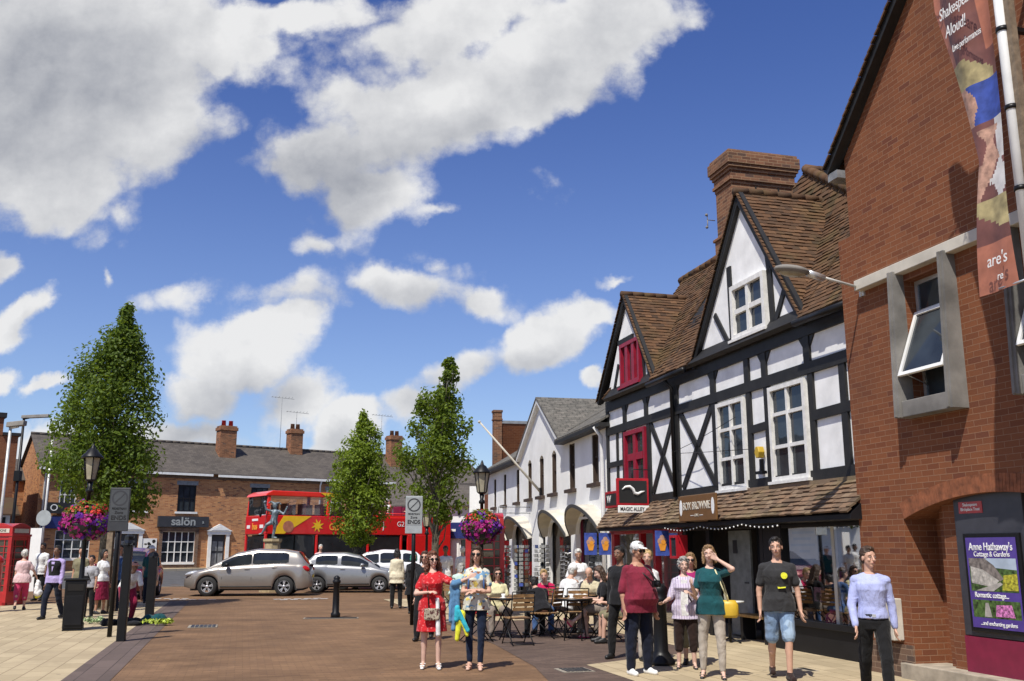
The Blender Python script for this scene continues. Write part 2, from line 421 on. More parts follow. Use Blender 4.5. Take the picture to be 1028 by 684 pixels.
M('phone_red', (0.42, 0.012, 0.014), 0.35, var=0.12, coat=0.4)
M('bus_red', (0.62, 0.012, 0.014), 0.30, var=0.06, coat=0.5)
M('bus_red_bright', (0.75, 0.03, 0.016), 0.3, var=0.04, coat=0.5)
M('bus_yellow', (0.80, 0.50, 0.02), 0.35, var=0.05)
M('bus_blue', (0.05, 0.08, 0.35), 0.4)
M('orange_print', (0.80, 0.33, 0.04), 0.5)
M('white_print', (0.80, 0.80, 0.78), 0.5, var=0.03)
M('black_print', (0.015, 0.015, 0.015), 0.5)
M('concrete', (0.205, 0.195, 0.18), 0.9, var=0.28, scale=2.2, bmp=0.4, fine=45)
M('pale_stone', (0.56, 0.52, 0.44), 0.85, var=0.12, scale=3, bmp=0.25)
M('lead_grey', (0.22, 0.23, 0.24), 0.6, var=0.2)
M('stone', (0.36, 0.31, 0.24), 0.9, var=0.2, bmp=0.3)
M('sandstone', (0.42, 0.33, 0.19), 0.9, var=0.2, bmp=0.3)
M('alu', (0.62, 0.63, 0.64), 0.35, metal=0.6, var=0.1)
M('steel_pole', (0.55, 0.55, 0.53), 0.5, metal=0.3)
M('cream_plastic', (0.55, 0.50, 0.38), 0.5)
M('lamp_glass', (0.36, 0.33, 0.24), 0.25, var=0.2)
M('dark_metal', (0.02, 0.022, 0.025), 0.4, metal=0.3, var=0.3)
M('slat_wood', (0.30, 0.17, 0.07), 0.6, var=0.3, scale=14, bmp=0.2)
M('bench_wood', (0.45, 0.26, 0.08), 0.6, var=0.3, scale=14)
M('post_wood', (0.20, 0.15, 0.10), 0.85, var=0.3, scale=10, bmp=0.4)
M('bark', (0.14, 0.125, 0.09), 0.95, var=0.35, scale=14, bmp=0.8, bdist=0.01, fine=30)
M('rubber', (0.022, 0.022, 0.022), 0.8)
M('alloy', (0.66, 0.66, 0.68), 0.3, metal=0.7, var=0.05)
M('tail_red', (0.45, 0.008, 0.012), 0.15)
M('headlight', (0.55, 0.57, 0.60), 0.12, metal=0.3)
M('sign_grey', (0.34, 0.37, 0.38), 0.5, var=0.1)
M('sign_shaded', (0.060, 0.066, 0.072), 0.5, var=0.1)  # zone sign face, its backlit shade put into the colour
M('sign_pale', (0.30, 0.32, 0.32), 0.5, var=0.1)
M('sign_dark', (0.035, 0.037, 0.043), 0.5, var=0.1)
M('sign_brown', (0.16, 0.075, 0.022), 0.5, var=0.08)
M('sign_blue', (0.018, 0.028, 0.15), 0.4)
M('poster_violet', (0.085, 0.05, 0.27), 0.3, var=0.1)
M('poster_grey', (0.045, 0.045, 0.055), 0.35)
M('maroon_panel', (0.20, 0.012, 0.045), 0.4, var=0.1)
M('bulb_white', (0.85, 0.85, 0.83), 0.4)
M('car_silver', (0.31, 0.285, 0.26), 0.32, metal=0.45, var=0.02, coat=1.0)
M('car_grey', (0.27, 0.275, 0.28), 0.32, metal=0.45, var=0.02, coat=1.0)
M('car_white', (0.70, 0.71, 0.73), 0.25, metal=0.0, var=0.02, coat=1.0)
M('car_red', (0.17, 0.006, 0.014), 0.25, metal=0.2, var=0.02, coat=1.0)
M('plate_yellow', (0.7, 0.55, 0.05), 0.5)
M('aged_bronze', (0.17, 0.215, 0.24), 0.5, metal=0.3, var=0.4, scale=8)
glassmat('glass')
glassmat('glass_brown', (0.045, 0.035, 0.025))
glassmat('car_glass', (0.010, 0.012, 0.014), rough=0.02)
glassmat('shop_glass', trans=0.93)
leafmat('leaves_dark', [(0.036, 0.066, 0.008), (0.085, 0.138, 0.014), (0.125, 0.190, 0.020), (0.052, 0.093, 0.010)])
leafmat('leaves_light', [(0.085, 0.135, 0.010), (0.160, 0.230, 0.018), (0.22, 0.30, 0.024), (0.115, 0.172, 0.013)])
leafmat('leaves_mid', [(0.048, 0.086, 0.009), (0.108, 0.165, 0.015), (0.155, 0.222, 0.020), (0.070, 0.112, 0.012)])
leafmat('petal_purple', [(0.06, 0.015, 0.18), (0.13, 0.02, 0.30), (0.20, 0.03, 0.33)], 0.2)
leafmat('petal_magenta', [(0.25, 0.01, 0.16), (0.45, 0.02, 0.22), (0.5, 0.06, 0.30)], 0.2)
leafmat('petal_red', [(0.5, 0.02, 0.02), (0.65, 0.05, 0.03), (0.55, 0.12, 0.10)], 0.2)
M('skin_light', (0.56, 0.33, 0.235), 0.6, var=0.08, scale=12)
M('skin_pale', (0.62, 0.40, 0.31), 0.6, var=0.08, scale=12)
M('skin_tan', (0.42, 0.22, 0.14), 0.6, var=0.08, scale=12)
M('skin_dark', (0.20, 0.10, 0.06), 0.6, var=0.08, scale=12)
for nm, c in dict(hair_black=(0.012, 0.010, 0.009), hair_brown=(0.06, 0.032, 0.018), hair_auburn=(0.13, 0.042, 0.018), hair_grey=(0.32, 0.31, 0.29),
                  hair_white=(0.62, 0.60, 0.55), hair_blonde=(0.42, 0.28, 0.12), hair_fair=(0.25, 0.15, 0.07)).items():
    M(nm, c, 0.55, var=0.45, scale=28, bmp=0.8, bdist=0.012, fine=60)

# ------------------------------------------------------------------ mesh helpers
class MB:
    """collects faces in a local frame, then links them as ONE mesh object with metre-true UVs"""

    def __init__(self):
        self.v = []; self.f = []; self.s = []

    def poly(self, pts, smooth=False):
        n = len(self.v)
        self.v += [tuple(p) for p in pts]
        self.f.append(tuple(range(n, n + len(pts)))); self.s.append(smooth)
        return self

    def add(self, verts, faces, smooth=False):
        n = len(self.v)
        self.v += [tuple(p) for p in verts]
        for f in faces:
            self.f.append(tuple(i + n for i in f)); self.s.append(smooth)
        return self

    def box(self, x0, x1, y0, y1, z0, z1):
        v = [(x0, y0, z0), (x1, y0, z0), (x1, y1, z0), (x0, y1, z0), (x0, y0, z1), (x1, y0, z1), (x1, y1, z1), (x0, y1, z1)]
        return self.add(v, [(0, 3, 2, 1), (4, 5, 6, 7), (0, 1, 5, 4), (1, 2, 6, 5), (2, 3, 7, 6), (3, 0, 4, 7)])

    def prism(self, pts, d):
        """closed prism: polygon pts pushed along vector d"""
        d = Vector(d); n = len(pts)
        a = [Vector(p) for p in pts]; b = [p + d for p in a]
        self.add(a + b, [tuple(range(n))[::-1], tuple(range(n, 2 * n))] + [(i, (i + 1) % n, n + (i + 1) % n, n + i) for i in range(n)])
        return self

    def tube(self, pts, r, n=8, caps=True, smooth=True):
        """tube through pts; r is one radius or one for each point"""
        pts = [Vector(p) for p in pts]
        rs = r if isinstance(r, (list, tuple)) else [r] * len(pts)
        vs = []
        up = None
        for i, p in enumerate(pts):
            t = (pts[min(i + 1, len(pts) - 1)] - pts[max(i - 1, 0)]).normalized()
            if up is None:
                up = Vector((0, 0, 1)) if abs(t.z) < 0.9 else Vector((1, 0, 0))
            a = t.cross(up).normalized(); b = t.cross(a).normalized()
            up = -b if b.dot(up) < 0 else b
            a = t.cross(up).normalized()
            for k in range(n):
                w = 2 * pi * k / n
                vs.append(p + (a * cos(w) + up * sin(w)) * rs[i])
        fs = []
        for i in range(len(pts) - 1):
            for k in range(n):
                k2 = (k + 1) % n
                fs.append((i * n + k, i * n + k2, (i + 1) * n + k2, (i + 1) * n + k))
        if caps:
            fs.append(tuple(range(n))[::-1]); fs.append(tuple((len(pts) - 1) * n + k for k in range(n)))
        return self.add(vs, fs, smooth)

    def lathe(self, prof, c=(0, 0, 0), n=16, smooth=True, sx=1, sy=1):
        """prof: list of (radius, z)"""
        vs = []
        for r, z in prof:
            for k in range(n):
                w = 2 * pi * k / n
                vs.append((c[0] + r * cos(w) * sx, c[1] + r * sin(w) * sy, c[2] + z))
        fs = []
        for i in range(len(prof) - 1):
            for k in range(n):
                k2 = (k + 1) % n
                fs.append((i * n + k, i * n + k2, (i + 1) * n + k2, (i + 1) * n + k))
        fs.append(tuple(range(n))[::-1]); fs.append(tuple((len(prof) - 1) * n + k for k in range(n)))
        return self.add(vs, fs, smooth)

    def ball(self, c, r, n=10, m=6, rot=None):
        if isinstance(r, (int, float)):
            r = (r, r, r)
        vs = [Vector((0, 0, -r[2]))]
        for i in range(1, m):
            t = -pi / 2 + pi * i / m
            for k in range(n):
                w = 2 * pi * k / n
                vs.append(Vector((r[0] * cos(t) * cos(w), r[1] * cos(t) * sin(w), r[2] * sin(t))))
        vs.append(Vector((0, 0, r[2])))
        fs = [(0, 1 + (k + 1) % n, 1 + k) for k in range(n)]
        for i in range(m - 2):
            for k in range(n):
                k2 = (k + 1) % n
                fs.append((1 + i * n + k, 1 + i * n + k2, 1 + (i + 1) * n + k2, 1 + (i + 1) * n + k))
        top = len(vs) - 1
        fs += [(top, 1 + (m - 2) * n + k, 1 + (m - 2) * n + (k + 1) % n) for k in range(n)]
        c = Vector(c)
        if rot is not None:
            vs = [rot @ v for v in vs]
        return self.add([v + c for v in vs], fs, True)

    def capsule(self, p, q, r1, r2, n=12):
        """closed tapered limb with round ends"""
        p = Vector(p); q = Vector(q); t = (q - p)
        if t.length < 1e-5:
            return self.ball(p, r1)
        t.normalize()
        pts = []; rs = []
        for a in (80, 55, 25, 0):
            pts.append(p - t * r1 * sin(RAD(a))); rs.append(r1 * cos(RAD(a)))
        for a in (0, 25, 55, 80):
            pts.append(q + t * r2 * sin(RAD(a))); rs.append(r2 * cos(RAD(a)))
        return self.tube(pts, rs, n)

    def build(self, name, mat, parent=None, bevel=0.0, smooth=None, uv=True, recalc=True):
        me = bpy.data.meshes.new(name)
        me.from_pydata(self.v, [], self.f)
        if recalc:
            bm = bmesh.new(); bm.from_mesh(me)
            bmesh.ops.recalc_face_normals(bm, faces=bm.faces)
            bm.to_mesh(me); bm.free()
        for i, p in enumerate(me.polygons):
            p.use_smooth = self.s[i] if smooth is None else smooth
        if uv and len(me.polygons) < 60000:
            lay = me.uv_layers.new(name='uv')
            V = me.vertices
            for p in me.polygons:
                nrm = p.normal
                if abs(nrm.z) > 0.995:
                    U = Vector((1, 0, 0)); W = Vector((0, 1, 0))
                else:
                    U = Vector((0, 0, 1)).cross(nrm).normalized(); W = nrm.cross(U)
                for li in p.loop_indices:
                    co = V[me.loops[li].vertex_index].co
                    lay.data[li].uv = (co.dot(U), co.dot(W))
        me.materials.append(MATS[mat] if isinstance(mat, str) else mat)
        o = bpy.data.objects.new(name, me)
        COL.objects.link(o)
        if parent is not None:
            o.parent = parent
        if bevel:
            md = o.modifiers.new('bevel', 'BEVEL'); md.width = bevel; md.segments = 2; md.limit_method = 'ANGLE'
        return o


def tag(o, label=None, cat=None, group=None, kind=None):
    if label: o['label'] = label
    if cat: o['category'] = cat
    if group: o['group'] = group
    if kind: o['kind'] = kind
    return o


def thing(name, label, cat, loc=(0, 0, 0), rz=0.0, group=None):
    o = bpy.data.objects.new(name, None)
    o.empty_display_size = 0.2
    COL.objects.link(o)
    o.location = loc; o.rotation_euler = (0, 0, rz)
    return tag(o, label, cat, group)


def copy_tree(o, parent=None):
    c = o.copy(); COL.objects.link(c)
    if parent is not None:
        c.parent = parent
    for ch in [x for x in bpy.data.objects if x.parent == o]:
        copy_tree(ch, c)
    return c


def dup(o, label, loc, rz=None, group=None):
    c = copy_tree(o)
    c.location = loc
    if rz is not None:
        c.rotation_euler = (0, 0, rz)
    return tag(c, label, None, group)


def text(name, s, size, mat, parent, loc, rx=pi / 2, rz=0.0, depth=0.004, align='CENTER', shear=0, sx=1.0, bold=0.0, ry=0.0):
    cu = bpy.data.curves.new(name, 'FONT')
    cu.body = s; cu.size = size; cu.extrude = depth; cu.align_x = align; cu.align_y = 'CENTER'; cu.shear = shear; cu.offset = bold
    tmp = bpy.data.objects.new(name, cu)
    COL.objects.link(tmp)
    me = bpy.data.meshes.new(name)
    me.materials.append(MATS[mat])
    o = bpy.data.objects.new(name, me)
    COL.objects.link(o)
    o.parent = parent
    o.location = loc; o.rotation_euler = (rx, ry, rz); o.scale = (sx, 1, 1)
    TEXTS.append((tmp, o, mat))
    return o


TEXTS = []


def flush_texts():
    dg = bpy.context.evaluated_depsgraph_get()
    ms = [bpy.data.meshes.new_from_object(t_.evaluated_get(dg)) for t_, o, m in TEXTS]
    for (t_, o, m), me in zip(TEXTS, ms):
        me.materials.clear(); me.materials.append(MATS[m])
        nm = o.name.split('.')[0]; o.data = me; me.name = nm
        bpy.data.objects.remove(t_)
    TEXTS.clear()


AR = RAD(15.3)
U_ROW = (-sin(AR), cos(AR)); N_ROW = (cos(AR), sin(AR))


def row(s, r, z=0.0):
    """street frame: s metres up the street, r metres to the right of the camera line"""
    return (s * U_ROW[0] + r * N_ROW[0], s * U_ROW[1] + r * N_ROW[1], z)


ROW_RZ = RAD(90 + 15.3)       # local x = up the street, local y = out of the right-hand facades
FACE = pi                     # rz of text that is read from the street on a +y facade


def rise(x, y):
    """the ground climbs a little towards the far terrace"""
    return 0.42 * min(1, max(0, (y - 46) / 10.0)) if y > 46 else 0.0


def grid_sheet(name, mat, pts_fn, nu, nv, z, kind=True):
    mb = MB()
    vs = []
    for i in range(nu + 1):
        for j in range(nv + 1):
            x, y = pts_fn(i / nu, j / nv)
            vs.append((x, y, rise(x, y) + z))
    fs = [(i * (nv + 1) + j, (i + 1) * (nv + 1) + j, (i + 1) * (nv + 1) + j + 1, i * (nv + 1) + j + 1) for i in range(nu) for j in range(nv)]
    mb.add(vs, fs)
    o = mb.build(name, mat, recalc=True)
    if kind:
        tag(o, kind='structure')
    # paving pattern follows the street
    lay = o.data.uv_layers[0]
    for p in o.data.polygons:
        for li in p.loop_indices:
            co = o.data.vertices[o.data.loops[li].vertex_index].co
            lay.data[li].uv = (co.x * N_ROW[0] + co.y * N_ROW[1], co.x * U_ROW[0] + co.y * U_ROW[1])
    return o


def rowrect(s0, s1, r0, r1):
    return lambda a, b: row(s0 + (s1 - s0) * a, r0 + (r1 - r0) * b)[:2]


# ------------------------------------------------------------------ ground
grid_sheet('ground', 'earth', lambda a, b: (-900 + 1800 * a, -200 + 1400 * b), 60, 280, -0.03)
grid_sheet('brick_paving', 'brown_setts', rowrect(-12, 52, -14, 12), 60, 10, 0.0)
grid_sheet('left_pavement', 'beige_slabs', rowrect(-12, 33, -26, -2.12), 12, 6, 0.006)
grid_sheet('dark_paving_border', 'dark_border', rowrect(-12, 33.6, -2.12, -1.52), 12, 1, 0.006)
# right: dark setts under the cafe, beige slabs in front of the shops
mb = MB()
mb.poly([row(s, r, 0.005) for s, r in [(-12, 2.2), (11.5, 3.7), (13.77, 4.1), (17.0, 4.35), (23.5, 4.55), (30, 4.6), (30, 12), (-12, 12)]])
o = tag(mb.build('cafe_paving', 'grey_setts'), kind='structure')
mb = MB()
mb.poly([row(s, r, 0.010) for s, r in [(-12, 4.87), (13.75, 4.87), (14.5, 6.2), (14.9, 7.3), (33, 7.3), (33, 12), (-12, 12)]])
o2 = tag(mb.build('right_pavement', 'beige_slabs'), kind='structure')
mb = MB()
mb.poly([row(s, r, 0.010) for s, r in [(22.5, 4.6), (33, 4.6), (33, 7.3), (22.5, 7.3)]])
o3 = tag(mb.build('shop_forecourt', 'beige_slabs'), kind='structure')
for q in (o, o2, o3):
    lay = q.data.uv_layers[0]
    for p in q.data.polygons:
        for li in p.loop_indices:
            co = q.data.vertices[q.data.loops[li].vertex_index].co
            lay.data[li].uv = (co.x * N_ROW[0] + co.y * N_ROW[1], co.x * U_ROW[0] + co.y * U_ROW[1])

# the cross street runs along the far terrace
AZT = RAD(54.0)
UT = (sin(AZT), cos(AZT)); NT = (-cos(AZT), sin(AZT))       # along the terrace, and away from the camera
PT = (-20.60, 57.0)


def ter(a, b, z=0.0):
    return (PT[0] + UT[0] * a + NT[0] * b, PT[1] + UT[1] * a + NT[1] * b, z)


grid_sheet('cross_street', 'asphalt', lambda a, b: ter(-40 + 110 * a, -14 + 12.2 * b)[:2], 44, 12, 0.008)
grid_sheet('far_pavement', 'beige_slabs', lambda a, b: ter(-40 + 110 * a, -1.8 + 2.4 * b)[:2], 44, 2, 0.12)
mb = MB()
for i in range(44):
    a0 = -40 + 110 * i / 44; a1 = a0 + 2.5
    for b0, b1, h in ((-1.95, -1.8, .13), (-14.15, -14.0, .03)):
        P = [ter(a0, b0), ter(a1, b0), ter(a1, b1), ter(a0, b1)]
        z = rise(P[0][0], P[0][1])
        mb.prism([(p[0], p[1], rise(p[0], p[1]) - 0.02) for p in P], (0, 0, h + .02))
tag(mb.build('far_kerb', 'kerb_stone'), kind='structure')
mb = MB()
for i in range(14):
    for b in (-8.0,):
        a0 = -30 + i * 6
        mb.poly([(p[0], p[1], rise(p[0], p[1]) + .016) for p in (ter(a0, b), ter(a0 + 3, b), ter(a0 + 3, b + .12), ter(a0, b + .12))])
# worn white bay marks on the setts
for (s, r, L_, rot) in [(34.5, -2.2, 1.6, 0), (35.4, -3.0, 1.5, 0), (33.8, 1.1, 1.7, 0.5), (33.4, 1.3, 1.7, 0.5)]:
    c = Vector(row(s, r)); d = Vector((cos(rot), sin(rot), 0)); n_ = Vector((-d.y, d.x, 0)) * .09
    for k in range(5):
        p = c + d * (k * L_ / 5); q = c + d * ((k + .72) * L_ / 5)
        mb.poly([p - n_ + Vector((0, 0, .012)), q - n_ + Vector((0, 0, .012)), q + n_ + Vector((0, 0, .012)), p + n_ + Vector((0, 0, .012))])
tag(mb.build('painted_road_markings', 'white_paint'), kind='structure')


def drain(x, y, w, d, rz, label):
    c, s_ = cos(rz), sin(rz)
    t = thing('drain_cover', label, 'drain cover', (x, y, 0.0), rz)
    MB().box(-w / 2, w / 2, -d / 2, d / 2, -.02, .014).build('frame', 'kerb_stone', t)
    m2 = MB()
    for k in range(6):
        y0 = -d / 2 + .04 + k * (d - .08) / 6
        m2.box(-w / 2 + .04, w / 2 - .04, y0, y0 + (d - .08) / 6 - .02, -.01, .020)
    m2.build('grate', 'dark_metal', t)


drain(-6.65, 21.6, .75, .6, ROW_RZ, 'small dark drain cover in the brown brick paving, left of the middle')
drain(-4.35, 24.1, 1.3, .35, 0.1, 'pale slab with dark slot at the foot of the single bollard in the brick paving')
drain(*row(12.4, 7.6)[:2], .4, .16, ROW_RZ, 'little drain slot in the beige paving in front of the black gift shop')
drain(*row(13.2, 4.5)[:2], .45, .45, ROW_RZ, 'square inspection cover in the dark setts near the man in the white cap')


# ------------------------------------------------------------------ building helpers
def clip(poly, f):
    """keep the part of a 2-D polygon where f(p) >= 0 (f linear)"""
    out = []
    for i, p in enumerate(poly):
        q = poly[(i + 1) % len(poly)]
        a, b = f(p), f(q)
        if a >= 0:
            out.append(p)
        if (a >= 0) != (b >= 0):
            t = a / (a - b)
            out.append((p[0] + (q[0] - p[0]) * t, p[1] + (q[1] - p[1]) * t))
    return out


def tile_slope(mb, pts, course=0.105, tw=0.17, lift=0.022, jit=0.010):
    """lay overlapping tiles, course by course, over a planar roof polygon (first edge = eave)"""
    P = [Vector(p) for p in pts]
    nrm = Vector((0, 0, 0))
    for i in range(1, len(P) - 1):
        nrm += (P[i] - P[0]).cross(P[i + 1] - P[0])
    nrm.normalize()
    if nrm.z < 0:
        nrm = -nrm
    U = Vector((0, 0, 1)).cross(nrm).normalized(); W = nrm.cross(U)
    o = P[0]
    q = [((p - o).dot(U), (p - o).dot(W)) for p in P]
    v0 = min(p[1] for p in q); v1 = max(p[1] for p in q)
    k = 0
    v = v0
    while v < v1 - 0.01:
        strip = clip(clip(q, lambda p: p[1] - v), lambda p: v + course - p[1])
        if len(strip) >= 3:
            a = min(p[0] for p in strip); b = max(p[0] for p in strip)
            x = math.floor(a / tw) * tw - (tw / 2 if k % 2 else 0)
            while x < b:
                t = clip(clip(strip, lambda p: p[0] - x), lambda p: x + tw - p[0])
                if len(t) >= 3:
                    l1 = lift + random.uniform(-jit, jit); l0 = 0.004 + random.uniform(0, .004)
                    dv = random.uniform(-.008, .012)
                    top = []
                    for pu, pv in t:
                        f_ = (pv - v) / course
                        low = pv <= v + 1e-4
                        top.append(o + U * pu + W * (pv - (dv if low else 0)) + nrm * (l1 * (1 - f_) + l0 * f_))
                    n = len(mb.v)
                    mb.v += [tuple(p) for p in top]
                    base = [p - nrm * 0.03 for p in top]
                    mb.v += [tuple(p) for p in base]
                    m_ = len(top)
                    mb.f.append(tuple(range(n, n + m_))); mb.s.append(False)
                    for i in range(m_):
                        j = (i + 1) % m_
                        if t[i][1] <= v + 1e-4 and t[j][1] <= v + 1e-4 or i == 0 or i == m_ - 1 or True:
                            mb.f.append((n + i, n + m_ + i, n + m_ + j, n + j)); mb.s.append(False)
                x += tw
        v += course; k += 1


def roof_deck(mb, pts, th=0.12):
    P = [Vector(p) for p in pts]
    nrm = (P[1] - P[0]).cross(P[2] - P[0]).normalized()
    if nrm.z < 0:
        nrm = -nrm
    mb.prism([p - nrm * 0.012 for p in P], -nrm * th)


def strut(mb, p, q, w, y0, y1):
    """a timber lying in the facade plane between two (x, z) points"""
    p = Vector((p[0], 0, p[1])); q = Vector((q[0], 0, q[1]))
    t = (q - p).normalized(); n = Vector((-t.z, 0, t.x)) * (w / 2)
    pts = [p - n, q - n, q + n, p + n]
    mb.prism([(a.x, y0, a.z) for a in pts], (0, y1 - y0, 0))


def wall_holes(mb, x0, x1, z0, z1, holes, y, depth, top=None):
    """flat wall with real openings and reveals; holes are (x0, x1, z0, z1)"""
    xs = sorted({x0, x1} | {h[0] for h in holes} | {h[1] for h in holes})
    zs = sorted({z0, z1} | {h[2] for h in holes} | {h[3] for h in holes})
    for a, b in zip(xs, xs[1:]):
        for c, d in zip(zs, zs[1:]):
            mx, mz = (a + b) / 2, (c + d) / 2
            if any(h[0] < mx < h[1] and h[2] < mz < h[3] for h in holes):
                continue
            mb.poly([(a, y, c), (b, y, c), (b, y, d), (a, y, d)])
    for a, b, c, d in holes:
        mb.poly([(a, y, c), (a, y - depth, c), (a, y - depth, d), (a, y, d)])
        mb.poly([(b, y, c), (b, y - depth, c), (b, y - depth, d), (b, y, d)])
        mb.poly([(a, y, c), (b, y, c), (b, y - depth, c), (a, y - depth, c)])
        mb.poly([(a, y, d), (b, y, d), (b, y - depth, d), (a, y - depth, d)])


def window(parent, x0, x1, z0, z1, y, cols, rows, mat='window_paint', glass='glass', fr=0.06, bar=0.04, proud=0.05, label=None, zsplit=None, sill=True, sgn=1, deep=0.06):
    """casement: frame + bars as one mesh, panes as a sub-part; sgn = side the street is on"""
    m = MB()
    Y0, Y1 = sorted((y - sgn * deep, y + sgn * proud))
    m.box(x0, x0 + fr, Y0, Y1, z0, z1); m.box(x1 - fr, x1, Y0, Y1, z0, z1)
    m.box(x0 + fr, x1 - fr, Y0, Y1, z1 - fr, z1); m.box(x0 + fr, x1 - fr, Y0, Y1, z0, z0 + fr)
    Yb = sorted((y - sgn * deep * .9, y + sgn * (proud - .015)))
    for i in range(1, cols):
        xc = x0 + (x1 - x0) * i / cols
        m.box(xc - bar / 2, xc + bar / 2, Yb[0], Yb[1], z0 + fr, z1 - fr)
    zz = zsplit if zsplit else [z0 + (z1 - z0) * j / rows for j in range(1, rows)]
    xs = [x0 + fr] + [x0 + (x1 - x0) * i / cols for i in range(1, cols)] + [x1 - fr]
    for zc in zz:
        for a, b in zip(xs, xs[1:]):
            m.box(a + bar / 2, b - bar / 2, Yb[0], Yb[1] - sgn * .004, zc - bar / 2, zc + bar / 2)
    if sill:
        Ys = sorted((y + sgn * .0, y + sgn * (proud + .05)))
        m.box(x0 - .05, x1 + .05, Ys[0], Ys[1], z0 - .05, z0 - .002)
    f = m.build('window', mat, parent)
    if label:
        f['label'] = label
    yy = y - sgn * deep * .6 + sgn * .01
    g = MB(); g.poly([(x0 + fr * .5, yy, z0 + fr * .5), (x1 - fr * .5, yy, z0 + fr * .5), (x1 - fr * .5, yy, z1 - fr * .5), (x0 + fr * .5, yy, z1 - fr * .5)])
    g.build('pane', glass, f)
    return f

# ------------------------------------------------------------------ brick office on the right
X0B = 0.0
B = thing('brick_building', 'tall red brick gabled building with concrete window boxes and an arched niche', 'building', row(0, 8.4), ROW_RZ)
EDGE = 12.1; RID = (7.6, 11.55)
# gable wall, arched niche opening x 8.3..11.12 under a segmental arch; the niche back stands 0.45 behind
AX0, AX1, ASP, ARI = 8.05, 11.12, 2.02, 0.27
arc = []
for i in range(13):
    t = i / 12
    arc.append((AX0 + (AX1 - AX0) * t, ASP + ARI * (1 - (2 * t - 1) ** 2)))
WB = [(9.87, 11.09, 3.36, 5.22), (6.95, 8.97, 3.36, 5.22)]       # window boxes
w = MB()
wl = 11.80
# lower strip beside the timber house
w.poly([(wl, 0, 0), (EDGE, 0, 0), (EDGE, 0, 6.15), (wl, 0, 6.15)])
w.poly([(EDGE, 0, 0), (EDGE, -.8, 0), (EDGE, -.8, 6.15), (EDGE, 0, 6.15)])
w.poly([(wl, 0, 6.15), (EDGE, 0, 6.15), (EDGE, -.8, 6.45), (wl, -.8, 6.45)])
# wall between the plinth and the concrete band, left of the arch, over the arch
w.poly([(AX1, 0, 0), (wl, 0, 0), (wl, 0, 5.38), (AX1, 0, 5.38)])
for (a, b) in zip(arc, arc[1:]):
    w.poly([(a[0], 0, a[1]), (b[0], 0, b[1]), (b[0], 0, 3.3), (a[0], 0, 3.3)])
    w.poly([(a[0], 0, a[1]), (a[0], -.5, a[1]), (b[0], -.5, b[1]), (b[0], 0, b[1])])
w.poly([(AX1, 0, 0), (AX1, -.5, 0), (AX1, -.5, ASP), (AX1, 0, ASP)])
w.poly([(AX0, 0, 0), (AX0, -.5, 0), (AX0, -.5, ASP), (AX0, 0, ASP)])
wall_holes(w, -4, AX1, 3.3, 5.38, [(9.82, 10.71, 3.36, 5.16), (6.88, 8.66, 3.36, 5.16), (3.0, 4.4, 3.36, 5.16)], 0, .35)
wall_holes(w, -4, AX0, 0, 3.3, [(3.5, 6.5, 0.3, 2.5)], 0, .3)
w.poly([(-4, 0, 5.38), (wl, 0, 5.38), (wl, 0, 7.36), (RID[0], 0, RID[1]), (3.4, 0, 7.36), (-4, 0, 7.36)])
w.poly([(wl, 0, 6.2), (wl, -14, 6.2), (wl, -14, 7.36), (wl, 0, 7.36)])
w.poly([(wl + .01, -.8, 0), (wl + .01, -14, 0), (wl + .01, -14, 6.4), (wl + .01, -.8, 6.4)])
w.build('wall', 'red_brick', B, recalc=False)
# niche back wall with brick piers
w = MB()
w.box(10.35, 10.60, -.5, -.18, 0, 2.35); w.box(10.62, 10.78, -.5, -.28, 0, 2.35)
w.box(8.35, 8.92, -.5, -.18, 0, 2.35)
w.poly([(AX0, -.5, 0), (AX1, -.5, 0), (AX1, -.5, 2.4), (AX0, -.5, 2.4)])
w.build('niche_pier', 'red_brick', B)
# soldier arch: bricks on edge following the curve
M('arch_brick', (.25, .085, .036), .9, var=.3, scale=9, bmp=.4, fine=40)
w = MB()
n = 58
for i in range(n):
    t = i / n; t2 = (i + .88) / n
    def ap(t, o):
        x = AX0 + (AX1 - AX0) * t; z = ASP + ARI * (1 - (2 * t - 1) ** 2)
        dz = -ARI * 2 * (2 * t - 1) * 2 / (AX1 - AX0); L_ = math.hypot(1, dz)
        return (x - dz / L_ * o, z + 1 / L_ * o)
    for o0, o1 in ((0.0, .215),):
        pts = [ap(t, o0), ap(t2, o0), ap(t2, o1), ap(t, o1)]
        w.prism([(p[0], .006, p[1]) for p in pts], (0, -.03, 0))
w.build('brick_arch', 'arch_brick', B)
w = MB()
w.box(AX1 + .0, EDGE, .002, .03, -.02, .42)
w.build('plinth', 'plinth_brick', B)
w = MB()
w.box(8.0, 11.3, -.48, .10, -.02, .20); w.box(-4, 8.0, .0, .06, -.02, .15)
w.build('step', 'stone', B, bevel=.01)
# concrete band and window boxes
w = MB(); w.box(-4, 11.62, -.02, .13, 5.25, 5.40); w.build('concrete_band', 'pale_stone', B, bevel=.008)
w = MB()
for (a, b, hh) in [(10.71, 10.81, 0), (9.72, 9.82, 0), (8.66, 8.76, 0), (6.76, 6.88, 0)]:
    pr = [(0, 3.31), (.24, 3.31), (.24, 3.47), (.17, 5.285), (0, 5.285)]
    w.prism([(a, y, z) for y, z in pr], (b - a, 0, 0))
    w.prism([(a + .04, y * .98 + .03, z) for y, z in [(.10, 3.32), (.24, 3.32), (.17, 5.28), (.10, 5.28)]], (.04, 0, 0))
w.build('window_box_side', 'concrete', B)
w = MB()
w.box(9.825, 10.705, -.34, .20, 3.31, 3.52); w.box(6.885, 8.655, -.34, .20, 3.31, 3.52)
w.build('window_box_sill', 'concrete', B, bevel=.008)


